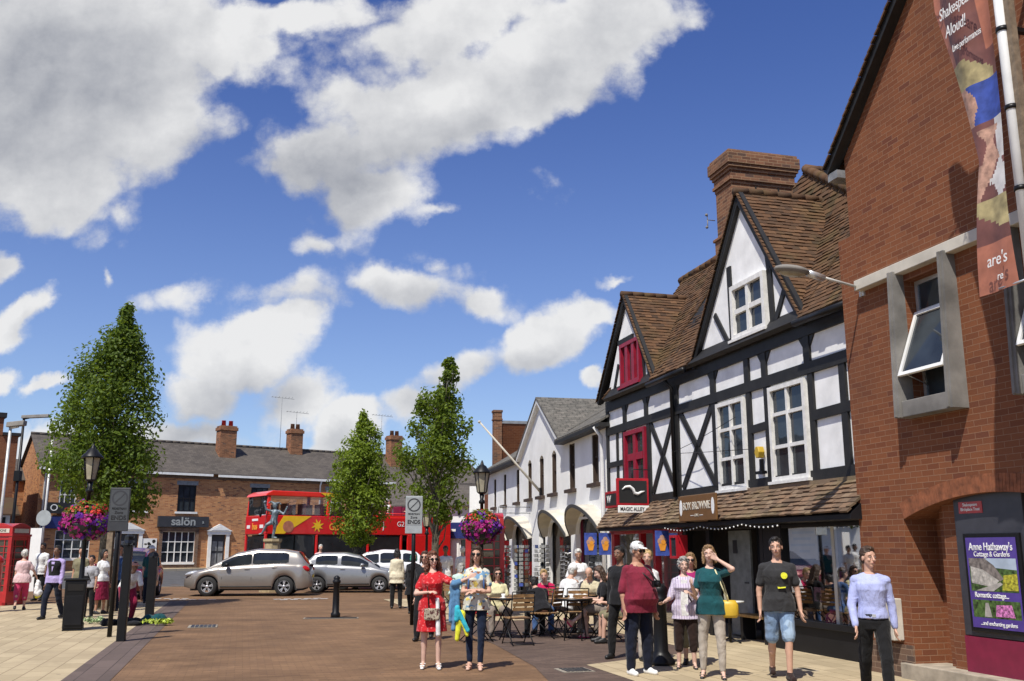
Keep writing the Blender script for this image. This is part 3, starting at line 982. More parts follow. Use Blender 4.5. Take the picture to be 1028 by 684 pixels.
def office_window(x0, x1):
    f = MB()
    y = -.16
    f.box(x0, x0 + .05, y - .04, y, 3.53, 5.16); f.box(x1 - .05, x1, y - .04, y, 3.53, 5.16)
    f.box(x0 + .05, x1 - .05, y - .04, y, 5.11, 5.16); f.box(x0 + .05, x1 - .05, y - .04, y, 4.70, 4.76); f.box(x0 + .05, x1 - .05, y - .04, y, 3.53, 3.59)
    fo = f.build('window', 'alu', B)
    g = MB(); g.poly([(x0, y - .02, 4.7), (x1, y - .02, 4.7), (x1, y - .02, 5.2), (x0, y - .02, 5.2)])
    g.poly([(x0, y - .02, 3.6), (x1, y - .02, 3.6), (x1, y - .02, 4.7), (x0, y - .02, 4.7)])
    g.build('pane', 'glass', fo)
    # the open casement, hinged at its top, its foot swung out over the sill
    a = Vector((0, y + .01, 4.72)); b = Vector((0, .20, 3.84)); d = (b - a)
    s_ = MB()
    th = Vector((0, .035, .012))
    def q(x, t):
        p = a + d * t
        return Vector((x, p.y, p.z))
    for (xa, xb, ta, tb) in [(x0 + .01, x0 + .06, 0, 1), (x1 - .06, x1 - .01, 0, 1), (x0 + .06, x1 - .06, 0, .05), (x0 + .06, x1 - .06, .95, 1)]:
        s_.prism([q(xa, ta), q(xb, ta), q(xb, tb), q(xa, tb)], th)
    so = s_.build('open_casement', 'white_paint', B)
    g = MB(); g.prism([q(x0 + .04, .03), q(x1 - .04, .03), q(x1 - .04, .97), q(x0 + .04, .97)], (0, .012, .004))
    g.build('pane', 'glass', so)
    st = MB(); st.tube([(x0 + .08, y, 3.75), (x0 + .08, .18, 3.88)], .008); st.tube([(x1 - .08, y, 3.75), (x1 - .08, .18, 3.88)], .008)
    st.build('stay', 'alu', so)
    it = MB(); it.lathe([(.10, 0), (.14, .10), (.13, .12), (.02, .13)], ((x0 + x1) / 2 - .1, y - .16, 3.62)); it.lathe([(.05, 0), (.06, .2), (.03, .22)], ((x0 + x1) / 2 + .2, y - .2, 3.62))
    it.build('windowsill_ornament', 'slat_wood', B)


office_window(9.825, 10.705)
office_window(6.885, 8.655)
# verge: dark tiles and bargeboard up the gable, proud of the wall
ev = (12.06, 7.22)
w = MB()
for (p, q) in ((ev, RID), ((3.14, 7.22), RID)):
    strut(w, (p[0], p[1] - .0), (q[0], q[1] - .0), .12, 0.0, .16)
w.build('bargeboard', 'black_timber', B)
w = MB()
for sg in (1, -1):
    xe = RID[0] + sg * (ev[0] - RID[0]) * 1.0
    tile_slope(w, [(xe, .21, ev[1] + .06), (xe, -3.0, ev[1] + .06), (RID[0], -3.0, RID[1] + .10), (RID[0], .21, RID[1] + .10)], .12, .2, .02)
w.build('roof', 'clay_tiles', B)
w = MB(); w.box(11.8, 12.04, -6, .14, 7.06, 7.18)
w.build('eaves_box', 'lead_grey', B)

# poster case in the niche
P_ = thing('poster_case', 'tall dark case holding a violet garden poster in the brick niche', 'poster', row(9.68, 8.4 + .13), ROW_RZ)
MB().box(-.50, .62, -.10, .02, .62, 2.33).build('case', 'poster_grey', P_, bevel=.01)
MB().box(-.50, .62, -.08, .03, .18, .615).build('base_panel', 'maroon_panel', P_)
MB().box(-.44, .46, .02, .06, .68, 1.82).build('poster_frame', 'black_paint', P_, bevel=.01)
pp = MB().box(-.39, .41, .061, .066, .73, 1.77).build('poster', 'poster_violet', P_)
FZ = .067
text('lettering', "Anne Hathaway's", .125, 'white_print', pp, (.01, FZ, 1.66), rz=FACE, sx=.80, bold=.001)
text('lettering', "Cottage & Gardens", .085, 'white_print', pp, (.0, FZ, 1.575), rz=FACE, sx=.86)
text('lettering', "Romantic cottage...", .085, 'white_print', pp, (.06, FZ, 1.105), rz=FACE, sx=.82, bold=.0008)
text('lettering', "...and enchanting gardens", .066, 'white_print', pp, (-.01, FZ, .785), rz=FACE, sx=.86)
# a thatched cottage among flower beds, as printed
M('print_sky', (.42, .50, .60), .4, var=.1); M('print_green', (.07, .13, .03), .4, var=.6, scale=22); M('print_thatch', (.22, .19, .17), .4, var=.4, scale=18)
M('print_wall', (.50, .47, .42), .4, var=.3, scale=20); M('print_yellow', (.45, .42, .04), .4, var=.5, scale=30); M('print_path', (.45, .42, .38), .4, var=.3); M('print_pink', (.55, .18, .42), .4, var=.8, scale=35)


def flat(mat, pts, y, name='picture'):
    return MB().poly([(x, y, z) for x, z in pts]).build(name, mat, pp, recalc=False)


flat('print_green', [(-.37, 1.15), (.38, 1.15), (.38, 1.53), (-.37, 1.53)], FZ)
flat('print_sky', [(-.37, 1.40), (-.05, 1.42), (.12, 1.53), (-.37, 1.53)], FZ + .001)
flat('print_wall', [(.36, 1.24), (.02, 1.20), (-.12, 1.30), (.10, 1.48), (.36, 1.50)], FZ + .002)
flat('print_thatch', [(.38, 1.44), (.16, 1.40), (-.10, 1.27), (-.16, 1.30), (-.02, 1.45), (.12, 1.53), (.38, 1.53)], FZ + .003)
flat('print_path', [(.30, 1.155), (.02, 1.155), (-.14, 1.24), (-.10, 1.26)], FZ + .003)
flat('print_yellow', [(-.37, 1.17), (-.12, 1.17), (-.16, 1.34), (-.37, 1.36)], FZ + .002)
flat('print_green', [(-.37, .85), (.38, .85), (.38, 1.05), (-.37, 1.05)], FZ)
flat('print_pink', [(-.28, .87), (.02, .87), (.00, 1.00), (-.24, 1.01)], FZ + .002)
flat('print_path', [(.08, .86), (.20, .86), (.17, 1.02), (.12, 1.02)], FZ + .002)
rp = MB().box(.12, .52, .021, .026, 2.06, 2.20).build('red_plate', 'phone_red', P_)
text('lettering', "Shakespeare\nBirthplace Trust", .055, 'white_print', rp, (.32, .028, 2.135), rz=FACE, sx=.9)

# meter box
t = thing('meter_box', 'pale grey meter box with a yellow warning sticker on the brick wall', 'utility box', row(11.5, 8.4), ROW_RZ)
MB().box(-.20, .23, .001, .16, .47, 1.0).build('box', 'pale_stone', t, bevel=.012)
st = MB().prism([(0.02 + .075 * cos(k * pi / 4 + pi / 8), .162, .74 + .13 * sin(k * pi / 4 + pi / 8)) for k in range(8)], (0, .003, 0)).build('warning_sticker', 'plate_yellow', t)
m2 = MB(); m2.prism([(.02, .166, .80), (.075, .166, .70), (-.035, .166, .70)], (0, .002, 0)); m2.box(-.03, .07, .166, .168, .665, .68); m2.build('warning_mark', 'black_print', st)

# lamp on a long arm from the brick wall
t = thing('wall_street_lamp', 'grey street lamp head on a long arm from the brick wall', 'street lamp', row(11.6, 8.4, 5.30), ROW_RZ)
MB().box(-.05, .05, .0, .03, -.12, .06).build('wall_plate', 'steel_pole', t)
MB().tube([(0, .02, 0), (-.12, .75, .08)], .020).tube([(0, .02, -.12), (0, .02, .02)], .02).build('arm', 'steel_pole', t)
hd = MB(); hd.tube([(-.10, .70, .07), (-.17, .98, .10)], [.05, .055]); hd.build('gear_box', 'alu', t)
dome = MB()
Rm = Matrix.Rotation(RAD(12), 3, 'Z')
dome.ball((-.24, 1.28, .10), (.13, .31, .07), 16, 8, Rm)
dome.build('lamp_head', 'concrete', t)
MB().ball((-.24, 1.28, .07), (.10, .24, .065), 14, 8, Rm).build('lens', 'lamp_glass', t)

# banner on a bracketed white pole
t = thing('street_banner', 'long printed brown banner hanging beside the banded white pole on the brick building', 'banner', row(7.83, 7.55), ROW_RZ)
M('banner_brown', (.19, .075, .06), .55, var=.25, scale=3, bmp=.3); M('banner_salmon', (.44, .165, .10), .55, var=.15); M('banner_crimson', (.22, .012, .05), .55)
M('banner_blue', (.05, .09, .38), .6, var=.3); M('banner_skin', (.48, .28, .20), .6, var=.3, scale=12); M('banner_white', (.62, .60, .58), .6, var=.15); M('banner_ochre', (.40, .33, .16), .6, var=.4, scale=5)
ban = MB()
NU, NV = 30, 110


def bsurf(a, b):
    """a: 0 at the pole .. 1 at the outer edge; b: 0 bottom .. 1 top; the wind twists the top outwards"""
    z = 4.30 + 4.1 * b
    wd = .56 - .20 * min(1, b / .36) if b < .36 else .36 + .42 * min(1.1, (b - .36) / .46)
    k = min(1, max(0, (b - .4) / .3))
    x = .02 + a * wd
    y = .035 * sin(a * pi * 2.2 + b * 5) * (0.35 + k) + .03 * sin(b * 9)
    return Vector((x, y, z))


vs = [bsurf(i / NU, j / NV) for j in range(NV + 1) for i in range(NU + 1)]
fs = [(j * (NU + 1) + i, j * (NU + 1) + i + 1, (j + 1) * (NU + 1) + i + 1, (j + 1) * (NU + 1) + i) for j in range(NV) for i in range(NU)]
bo = ban.add(vs, fs, True).build('banner', 'banner_brown', t)
for mname in ('banner_salmon', 'banner_crimson', 'banner_blue', 'banner_skin', 'banner_white', 'banner_ochre'):
    bo.data.materials.append(MATS[mname])
for j in range(NV):
    for i in range(NU):
        a, b = i / NU, j / NV
        k = 0
        if b < .12: k = 1
        elif b < .16: k = 0
        elif b < .24: k = 6 if a + .4 * sin(b * 50) < .7 else 0
        elif b < .34: k = 5 if (a < .6 and abs(b - .29) < .03 + .022 * sin(a * 9)) else (4 if a > .62 - .3 * sin(b * 22) else 0)
        elif b < .46: k = 4 if abs(a - .5) < .22 + .1 * sin(b * 60) and b < .44 else (5 if a < .3 else 0)
        elif b < .58: k = 3 if a < .72 + .12 * sin(b * 45) else 4
        elif b < .66: k = 6 if a > .35 + .25 * sin(b * 40) else 0
        elif b > .93 and a > .35: k = 2
        elif a < .22 or a > .86: k = 1
        bo.data.polygons[j * NU + i].material_index = k
for p in bo.data.polygons:
    p.use_smooth = True
MB().tube([(-.14, 0, 4.0), (-.14, 0, 9.4)], .055, 14).build('pole', 'white_paint', t)
MB().box(-.26, -.18, -.08, -.0, 4.0, 9.4).build('rail', 'post_wood', t)
m2 = MB()
for z in (5.25, 6.15, 7.05, 7.95, 8.85):
    m2.lathe([(.06, 0), (.066, 0), (.066, .05), (.06, .05)], (-.14, 0, z)); m2.box(-.2, -.14, -.8, -.05, z, z + .05)
m2.build('clamp', 'black_paint', t)
MB().tube([(-.1, 0, 8.2), (.95, .42, 8.25)], .012).tube([(-.1, 0, 4.32), (.3, 0, 4.32)], .012).build('spreader_rod', 'alu', t)
bt = Matrix.Rotation(RAD(0), 4, 'Z')
for s_, sz, a, b, sx in (("Shakespeare", .20, .42, .815, .56), ("Aloud!", .20, .52, .755, .60), ("Live performances", .12, .42, .705, .50), ("Shakespeare\nBirthplace", .08, .72, .90, .55), ("are's", .19, .34, .075, .8), ("re", .12, .30, .03, .8)):
    p = bsurf(a, b)
    text('lettering', s_, sz, 'white_print', bo, p + Vector((0, .062, 0)), rz=pi, sx=sx, depth=.002, shear=.15)

# ------------------------------------------------------------------ timber-framed house
T = thing('timber_framed_house', 'black and white half-timbered house with two gables and clay tile roofs', 'building', row(0, 8.8), ROW_RZ)
SL, SR = 22.95, 12.0            # left and right end along the street
# plaster: facade, two gable triangles, end walls
G1 = dict(a=19.70, b=23.35, x=21.38, z=7.68, foot=5.34)     # apex/feet of gable one
G2 = dict(a=13.60, b=17.80, x=15.57, z=8.20, foot=5.30)
w = MB()
w.poly([(SR, 0, 2.3), (SL, 0, 2.3), (SL, 0, 5.32), (SR, 0, 5.32)])
for g in (G1, G2):
    w.poly([(max(g['a'], SR) + .05, .03, 5.30), (min(g['b'], SL) - .05, .03, 5.30), (g['x'], .03, g['z'] - .06)])
w.poly([(SL, 0, 0), (SL, -5, 0), (SL, -5, 5.3), (SL, 0, 5.3)])
w.poly([(SL, -.3, 5.3), (SL, -5, 5.3), (SL, -2.3, 8.4)])
w.build('plaster_wall', 'render_clean', T, recalc=False)
# timbers
w = MB()
Y0, Y1 = -.02, .045


def vpost(x, z0, z1, wd=.16, y=0.0):
    w.box(x - wd / 2 + random.uniform(-.01, .01), x + wd / 2 + random.uniform(-.01, .01), Y0, Y1 + y, z0, z1)


def rail(x0, x1, z0, z1, wd, y=.004):
    strut(w, (x0, z0), (x1, z1), wd, Y0, Y1 + y)


rail(SR, SL, 2.78, 2.70, .20)            # sill beam
rail(SR, SL, 4.53, 4.52, .19, .012)      # jetty beam over the windows
rail(SR, SL, 5.20, 5.16, .26, .008)      # wall plate
vpost(SL - .06, 2.6, 5.2, .14)
for x in (21.72, 20.42, 18.84, 17.08, 15.72, 15.10, 13.72):
    vpost(x, 4.6, 5.12, .17 if x != 18.84 else .30)
for x in (22.25,):
    vpost(x, 2.75, 4.5, .09)
for x in (21.80, 20.30, 18.84, 17.06, 15.70, 15.05, 13.66, 12.78):
    vpost(x, 2.75, 4.46, .16 if x != 18.84 else .28)
vpost(12.55, 2.75, 4.46, .10)
rail(21.8, SL, 3.68, 3.68, .13); rail(SR, 13.66, 3.77, 3.74, .16); rail(15.05, 15.70, 3.76, 3.74, .14)
for p, q in (((20.22, 4.44), (18.96, 2.86)), ((18.98, 4.42), (20.15, 2.86)), ((18.62, 4.44), (17.14, 2.86)), ((17.14, 4.44), (18.60, 2.86))):
    strut(w, p, q, .14, Y0, Y1 - .012)
# curved braces in the upper row: little triangles at the post heads
for x in (21.72, 20.42, 18.84, 17.08, 15.10, 13.72):
    for sg in (-1, 1):
        w.prism([(x + sg * .08, Y0, 5.08), (x + sg * .24, Y0, 5.08), (x + sg * .08, Y0, 4.86)], (0, Y1 - .016 - Y0, 0))
# gable one
y2 = .075
strut(w, (21.0, 6.62), (21.95, 6.62), .12, .0, y2)
strut(w, (G1['a'] + .3, 5.38), (G1['b'] - .4, 5.38), .14, .0, y2)
for p, q in (((20.36, 5.4), (20.50, 6.5)), ((21.85, 5.4), (21.80, 6.5)), ((20.05, 5.4), (20.32, 6.1)), ((22.35, 5.42), (21.98, 6.1))):
    strut(w, p, q, .10, .0, y2 - .01)
# gable two
strut(w, (G2['a'] + .3, 5.36), (G2['b'] - .3, 5.36), .17, .0, y2)
for p, q in (((16.14, 5.4), (16.16, 6.95)), ((14.66, 5.4), (14.70, 6.50)), ((14.70, 6.4), (14.78, 7.1)), ((14.66, 5.4), (14.18, 6.08)), ((16.25, 5.4), (16.82, 6.15))):
    strut(w, p, q, .15 if p[0] in (16.14, 14.66) and abs(q[0] - p[0]) < .1 else .11, .0, y2 - .01)
w.build('timber_frame', 'black_timber', T)
# barge boards stand out with the roof overhang
w = MB()
for g, wd in ((G1, .17), (G2, .19)):
    for xa in (g['a'], g['b']):
        strut(w, (xa, g['foot'] - .02), (g['x'], g['z'] - .02), wd, .035, .125)
w.build('bargeboard', 'black_timber', T)
# roofs: main slope with the two gable roofs running back into it
EV, EVZ, KS = .22, 5.33, 1.33          # eave overhang, eave height, pitch (rise per metre)
RY, RZ_ = -2.2, 8.65                    # ridge


def main_y(z):
    return EV - (z - EVZ) / KS


w = MB(); deck = MB()
xl, xr = 22.72, 12.1
main = [(xr, EV, EVZ), (xl, EV, EVZ), (xl, RY, RZ_), (xr, RY, RZ_)]
# main slope in three panels between the gables
for a, b in ((xr, G2['a'] + .0), (G2['b'], G1['a']),):
    tile_slope(w, [(a, EV, EVZ), (b, EV, EVZ), (b, main_y(8.65), 8.65), (a, main_y(8.65), 8.65)])
for g in (G2, G1):
    ym = main_y(g['z'])
    for xa, in ((g['a'],), (g['b'],)):
        xa2 = min(xa, xl) if g is G1 else xa
        tile_slope(w, [(xa2, main_y(EVZ), EVZ), (g['x'], ym, g['z']), (g['x'], RY, RZ_), (xa2, RY, RZ_)])
tile_slope(w, [(xr, 2 * RY - EV, EVZ), (xl, 2 * RY - EV, EVZ), (xl, RY, RZ_), (xr, RY, RZ_)], .2, .34)
main_roof = w.build('roof', 'clay_tiles', T)
w = MB()
for g in (G1, G2):
    ym = main_y(g['z'])
    for xa in (g['a'], g['b']):
        tile_slope(w, [(xa, .17, g['foot']), (xa, main_y(g['foot']) - .05, g['foot']), (g['x'], ym, g['z'] + .08), (g['x'], .17, g['z'] + .08)], .10, .165)
w.build('gable_roof', 'clay_tiles', T)
roof_deck(deck, main, .1)
for g in (G1, G2):
    for xa in (g['a'], g['b']):
        roof_deck(deck, [(xa, .13, g['foot'] + .0), (xa, 0, g['foot'] + .0), (g['x'], main_y(g['z']), g['z'] + .05), (g['x'], .13, g['z'] + .05)], .07)
deck.build('roof_boards', 'black_timber', T)
w = MB()
for g in (G1, G2):
    ym = main_y(g['z']); k = 0
    y = .18
    while y > ym:
        w.tube([(g['x'], y, g['z'] + .07 + random.uniform(-.01, .01)), (g['x'], y - .29, g['z'] + .075)], [.085, .075], 8); y -= .3
x = xr
while x < xl:
    w.tube([(x, RY, RZ_ + .03 + random.uniform(-.012, .012)), (x + .31, RY, RZ_ + .03)], [.11, .10], 8); x += .32
w.build('ridge_tile', 'clay_tiles', T)
# gutters
w = MB()
w.tube([(17.80, .29, 5.22), (19.70, .29, 5.20)], .06, 10); w.tube([(12.1, .29, 5.22), (13.62, .29, 5.24)], .06, 10)
w.tube([(18.84, .29, 5.2), (18.84, .10, 5.0), (18.84, .10, 2.7)], .045, 8)
w.build('gutter', 'black_paint', T)
# taller hipped roof rising behind
w = MB()
ax, ay, az_ = 16.5, -2.0, 9.27
tile_slope(w, [(12.2, -1.2, 6.6), (12.2, -8, 6.6), (ax, -8, az_), (ax, ay, az_)], .12, .2)
tile_slope(w, [(19.5, -1.2, 6.9), (19.5, -8, 6.9), (ax, -8, az_), (ax, ay, az_)], .12, .2)
tile_slope(w, [(12.2, -1.2, 6.6), (19.5, -1.2, 6.9), (ax, ay, az_)], .12, .2)
y = ay
while y > -8:
    w.tube([(ax, y, az_ + .04), (ax, y - .3, az_ + .04)], [.11, .1], 8); y -= .31
for (px, pz) in ((12.2, 6.6),):
    for k in range(16):
        t0, t1 = k / 16, (k + .95) / 16
        a = Vector((ax, ay, az_ + .05)); b = Vector((px, -1.2, pz + .05))
        w.tube([a.lerp(b, t0), a.lerp(b, t1)], [.085, .1], 8)
w.build('rear_roof', 'clay_tiles', T)
# chimney stack
C_ = thing('chimney_stack', 'massive old brick chimney stack with corbelled cap above the tiled roof', 'chimney', row(18.55, 10.22), ROW_RZ)
CW, CD = .76, 1.58                      # along the street, back from the street
w = MB(); w.box(0, CW, -CD, 0, 6.6, 9.72); w.box(-.05, CW + .05, -CD - .05, .05, 6.6, 8.55)
for y in (-.55, -1.15):
    pass
w.build('shaft', 'chimney_brick', C_)
w = MB()
for i, (o_, z0, z1) in enumerate([(.02, 9.72, 9.80), (.06, 9.80, 9.88), (.03, 9.88, 10.02), (.06, 10.02, 10.10), (.10, 10.10, 10.18), (.13, 10.18, 10.44), (.09, 10.44, 10.52)]):
    w.box(-o_, CW + o_, -CD - o_, o_, z0, z1)
w.box(-.09, CW + .09, -CD - .09, .09, 8.55, 8.62)
w.build('corbelled_cap', 'chimney_brick', C_, bevel=.012)
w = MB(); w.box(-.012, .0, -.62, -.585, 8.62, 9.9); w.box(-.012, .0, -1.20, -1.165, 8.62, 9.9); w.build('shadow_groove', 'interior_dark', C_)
w = MB(); w.tube([(CW + .05, .03, 9.1), (CW + .05, .22, 9.1), (CW + .05, .22, 9.25)], .012); w.tube([(CW + .05, .22, 9.1), (CW + .05, .22, 8.9)], .012)
w.ball((CW + .05, .24, 9.22), .035); w.ball((CW + .05, .24, 8.92), .035)
w.build('flood_light', 'concrete', C_)

# windows of the timber house
window(T, 15.83, 16.92, 2.72, 4.38, .04, 2, 2, zsplit=[3.30, 3.85], fr=.075, bar=.06, proud=.04)
window(T, 13.80, 14.95, 2.76, 4.39, .04, 2, 2, zsplit=[3.34, 3.90], fr=.075, bar=.06, proud=.04)
window(T, 14.80, 16.04, 5.46, 6.50, .08, 2, 2, fr=.09, bar=.09, proud=.05)
window(T, 20.42, 21.70, 3.12, 4.38, .04, 2, 2, mat='magenta_paint', fr=.10, bar=.16, proud=.05, label='crimson painted casement window with wide bars')
window(T, 20.50, 21.70, 5.46, 6.52, .08, 3, 1, mat='magenta_paint', fr=.09, bar=.16, proud=.06, label='crimson painted casement in the left gable')
# panel above the upper right window sits proud
# tiled lean-to over the shop fronts, split at the boundary between the shops
A_ = MB(); A2 = MB()
tile_slope(A_, [(12.02, .64, 2.15), (18.6, .64, 2.13), (18.6, .03, 2.68), (12.02, .03, 2.68)], .11, .18, .028, .014)
A_.box(12.02, 18.6, .0, .10, 2.64, 2.70)
tile_slope(A2, [(18.62, .62, 2.13), (22.2, .62, 2.11), (22.9, .03, 2.64), (18.62, .03, 2.64)], .11, .18, .028, .014)
A_.build('awning_roof', 'awning_tiles', T); A2.build('awning_roof', 'awning_tiles', T)
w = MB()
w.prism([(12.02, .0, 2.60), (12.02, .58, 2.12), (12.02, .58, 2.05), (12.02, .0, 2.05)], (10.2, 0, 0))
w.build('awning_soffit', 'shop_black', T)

# ground floor: black gift shop, cafe entrance, magic shop
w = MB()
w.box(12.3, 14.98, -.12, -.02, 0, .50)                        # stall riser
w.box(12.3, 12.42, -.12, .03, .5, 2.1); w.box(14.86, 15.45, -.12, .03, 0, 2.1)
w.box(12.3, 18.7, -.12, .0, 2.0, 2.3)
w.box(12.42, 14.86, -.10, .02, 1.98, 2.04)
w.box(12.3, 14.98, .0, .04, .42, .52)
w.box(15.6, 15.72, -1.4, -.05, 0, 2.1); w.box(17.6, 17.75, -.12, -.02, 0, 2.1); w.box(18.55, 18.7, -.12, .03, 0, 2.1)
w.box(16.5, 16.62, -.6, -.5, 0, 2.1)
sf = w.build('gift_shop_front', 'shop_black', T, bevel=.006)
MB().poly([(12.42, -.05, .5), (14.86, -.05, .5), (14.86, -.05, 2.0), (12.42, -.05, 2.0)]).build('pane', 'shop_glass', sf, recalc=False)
w = MB(); w.box(13.42, 13.50, -.10, -.045, .5, 2.0); w.build('mullion_reflection', 'pale_stone', sf)  # mullion in pale colour, painting in a whitish pillar reflection on the window
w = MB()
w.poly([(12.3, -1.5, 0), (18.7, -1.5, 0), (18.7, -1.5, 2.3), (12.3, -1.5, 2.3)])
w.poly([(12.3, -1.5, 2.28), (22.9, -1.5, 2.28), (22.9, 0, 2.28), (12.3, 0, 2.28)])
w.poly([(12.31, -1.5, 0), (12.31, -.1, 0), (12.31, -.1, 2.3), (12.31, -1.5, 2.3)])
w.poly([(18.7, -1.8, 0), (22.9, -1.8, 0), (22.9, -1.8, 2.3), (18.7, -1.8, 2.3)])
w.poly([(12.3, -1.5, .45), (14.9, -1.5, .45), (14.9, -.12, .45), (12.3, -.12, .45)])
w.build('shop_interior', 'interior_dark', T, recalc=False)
M('door_grey', (.20, .21, .20), .6, var=.2)
dr = MB().box(16.66, 17.5, -.42, -.38, .05, 1.98).build('door', 'door_grey', T)
MB().box(17.15, 17.32, -.376, -.372, 1.55, 1.8).box(16.76, 16.92, -.376, -.37, 1.0, 1.03).build('notice', 'sign_dark', dr)
w = MB()
w.box(18.72, 18.86, -.1, .04, 0, 2.1); w.box(20.1, 20.22, -.1, .04, 0, 2.1); w.box(20.9, 21.02, -.1, .04, 0, 2.1); w.box(22.55, 22.75, -.1, .04, 0, 2.1); w.box(18.72, 22.9, -.1, .04, 1.98, 2.12)
w.box(21.02, 22.55, -.1, .04, 0, .5)
ms = w.build('magic_shop_front', 'crimson_paint', T, bevel=.006)
MB().poly([(21.02, -.04, .5), (22.55, -.04, .5), (22.55, -.04, 2.0), (21.02, -.04, 2.0)]).poly([(18.86, -.04, 0.1), (20.1, -.04, .1), (20.1, -.04, 2.0), (18.86, -.04, 2.0)]).build('pane', 'shop_glass', ms, recalc=False)

# stock on the shelves behind the gift shop glass
cols = [(.55, .03, .12), (.60, .55, .50), (.30, .05, .30), (.65, .30, .35), (.08, .12, .30), (.55, .45, .10), (.16, .09, .05), (.60, .60, .62)]
for i, c in enumerate(cols):
    M('stock_%d' % i, c, .5, var=.3, scale=20)
random.seed(3)
shelf = MB()
for z in (.78, 1.12, 1.45):
    shelf.box(12.45, 14.8, -.75, -.45, z - .02, z)
tag(shelf.build('display_shelves', 'interior_dark', T))
for i in range(38):
    lv = random.choice((.46, .46, .78, .78, 1.12, 1.45))
    x = random.uniform(12.5, 14.75); dpt = random.uniform(.2, .32) if lv < .5 else random.uniform(.48, .7)
    sz = random.uniform(.07, .135)
    t = MB()
    kind = i % 4
    if kind == 0:
        t.lathe([(sz * .6, 0), (sz, .3 * sz), (sz * .9, sz * 1.3), (sz * .4, sz * 1.6), (sz * .45, sz * 1.9)], n=10)
    elif kind == 1:
        t.box(-sz, sz, -.03, .03, 0, sz * 2.4); t.box(-sz * .8, sz * .8, .03, .034, sz * .3, sz * 2.1)
    elif kind == 2:
        t.ball((0, 0, sz * .8), (sz * .8, sz * .7, sz * .8)); t.ball((0, 0, sz * 1.9), sz * .5); t.ball((sz * .4, 0, sz * 2.3), sz * .2); t.ball((-sz * .4, 0, sz * 2.3), sz * .2)
    else:
        t.lathe([(sz * .5, 0), (sz * .55, sz * 1.5), (sz * .5, sz * 1.55)], n=10); t.tube([(sz * .5, 0, sz * .4), (sz * .9, 0, sz * .6), (sz * .9, 0, sz * 1.0), (sz * .5, 0, sz * 1.3)], sz * .1, 6)
    nm = ('vase', 'picture_frame', 'soft_toy', 'mug')[kind]
    ci = (i * 5 + i // 4) % 8
    o = t.build(nm, 'stock_%d' % ci)
    o.location = row(x, 8.8 + dpt, lv + .002); o.rotation_euler = (0, 0, ROW_RZ + random.uniform(-.5, .5))
    cw = ('crimson', 'cream', ('purple', 'deep purple')[i % 2], 'pink', 'navy', 'mustard', 'brown', 'pale grey')[ci]
    sh = {.46: 'floor', .78: 'lowest shelf', 1.12: 'middle shelf', 1.45: 'top shelf'}[lv]
    sd = 'left end' if x > 14.2 else ('right end' if x < 13.1 else 'middle')
    tag(o, '%s %s at the %s of the %s behind the shop glass' % (cw, nm.replace('_', ' '), sd, sh), nm.replace('_', ' '), '%ss in the gift shop window' % nm.replace('_', ' '))
t = MB().box(-.42, .42, 0, .008, 0, .50); o = t.build('window_sign', 'pale_stone')
o.location = row(14.35, 8.8 + .08, 1.48); o.rotation_euler = (0, 0, ROW_RZ)
tag(o, 'pale printed notice hung inside the top of the gift shop window', 'sign')
m2 = MB()
for k, (a, b) in enumerate(((-.34, .3), (-.25, .28), (-.36, .36), (-.2, .1))):
    m2.box(a, b, .009, .012, .40 - k * .10, .44 - k * .10)
m2.build('print', 'sign_grey', o)

# signs on the timber house
t = thing('projecting_shop_sign', 'black square sign with red frame and a pale snake emblem over the magic shop', 'sign', row(20.2, 8.30, .05), AR)
MB().box(-.38, .38, -.03, .03, 2.53, 3.12).build('red_frame', 'crimson_paint', t, bevel=.008)
b_ = MB().box(-.33, .33, -.036, .036, 2.58, 3.07).build('board', 'black_print', t)
sn = MB()
pts = [(-.26, -.045, 2.87), (-.18, -.045, 2.93), (-.08, -.045, 2.94), (.0, -.045, 2.88), (.03, -.045, 2.80), (.11, -.045, 2.78), (.19, -.045, 2.82), (.27, -.045, 2.84)]
sn.tube(pts, [.010, .024, .032, .036, .036, .032, .024, .010], 8); sn.build('emblem', 'bulb_white', b_)
MB().tube([(.0, 0, 3.12), (.0, .0, 3.32), (.42, .0, 3.32)], .012).build('bracket', 'black_paint', t)
t = thing('lane_name_sign', 'white name plate reading MAGIC ALLEY with an arrow', 'sign', row(20.1, 8.30, .06), AR)
MB().box(-.39, .39, -.015, .015, 2.35, 2.51).build('plate', 'white_print', t, bevel=.01)
text('lettering', 'MAGIC ALLEY', .115, 'black_print', t, (-.06, -.018, 2.43), sx=.80, bold=.001)
MB().prism([(.30, -.017, 2.39), (.32, -.017, 2.39), (.32, -.017, 2.43), (.345, -.017, 2.43), (.31, -.017, 2.47), (.275, -.017, 2.43), (.30, -.017, 2.43)], (0, -.003, 0)).build('arrow', 'black_print', t)
t = thing('fascia_sign', 'dark sign board with a thick red frame lettered Wo behind the snake sign', 'sign', row(21.6, 8.72, 0), ROW_RZ)
MB().box(-.75, 1.35, -.02, .03, 2.62, 3.02).build('red_frame', 'crimson_paint', t, bevel=.006)
MB().box(-.70, 1.28, .031, .036, 2.68, 2.96).build('board', 'black_print', t)
text('lettering', 'W', .26, 'white_print', t, (1.06, .038, 2.82), rz=FACE)
t = thing('cafe_hanging_sign', 'brown board reading BOX BROWNIE CAFE above the tiled awning', 'sign', row(16.55, 8.08, .015), AR + pi * 1.5)
MB().box(-.77, .77, -.02, .02, 2.13, 2.60).build('board', 'sign_brown', t, bevel=.008)
text('lettering', 'BOX BROWNIE', .20, 'pale_stone', t, (0, -.024, 2.40), sx=.82, bold=.0015)
text('lettering', 'CAFE', .07, 'pale_stone', t, (0, -.024, 2.23), sx=1.0)
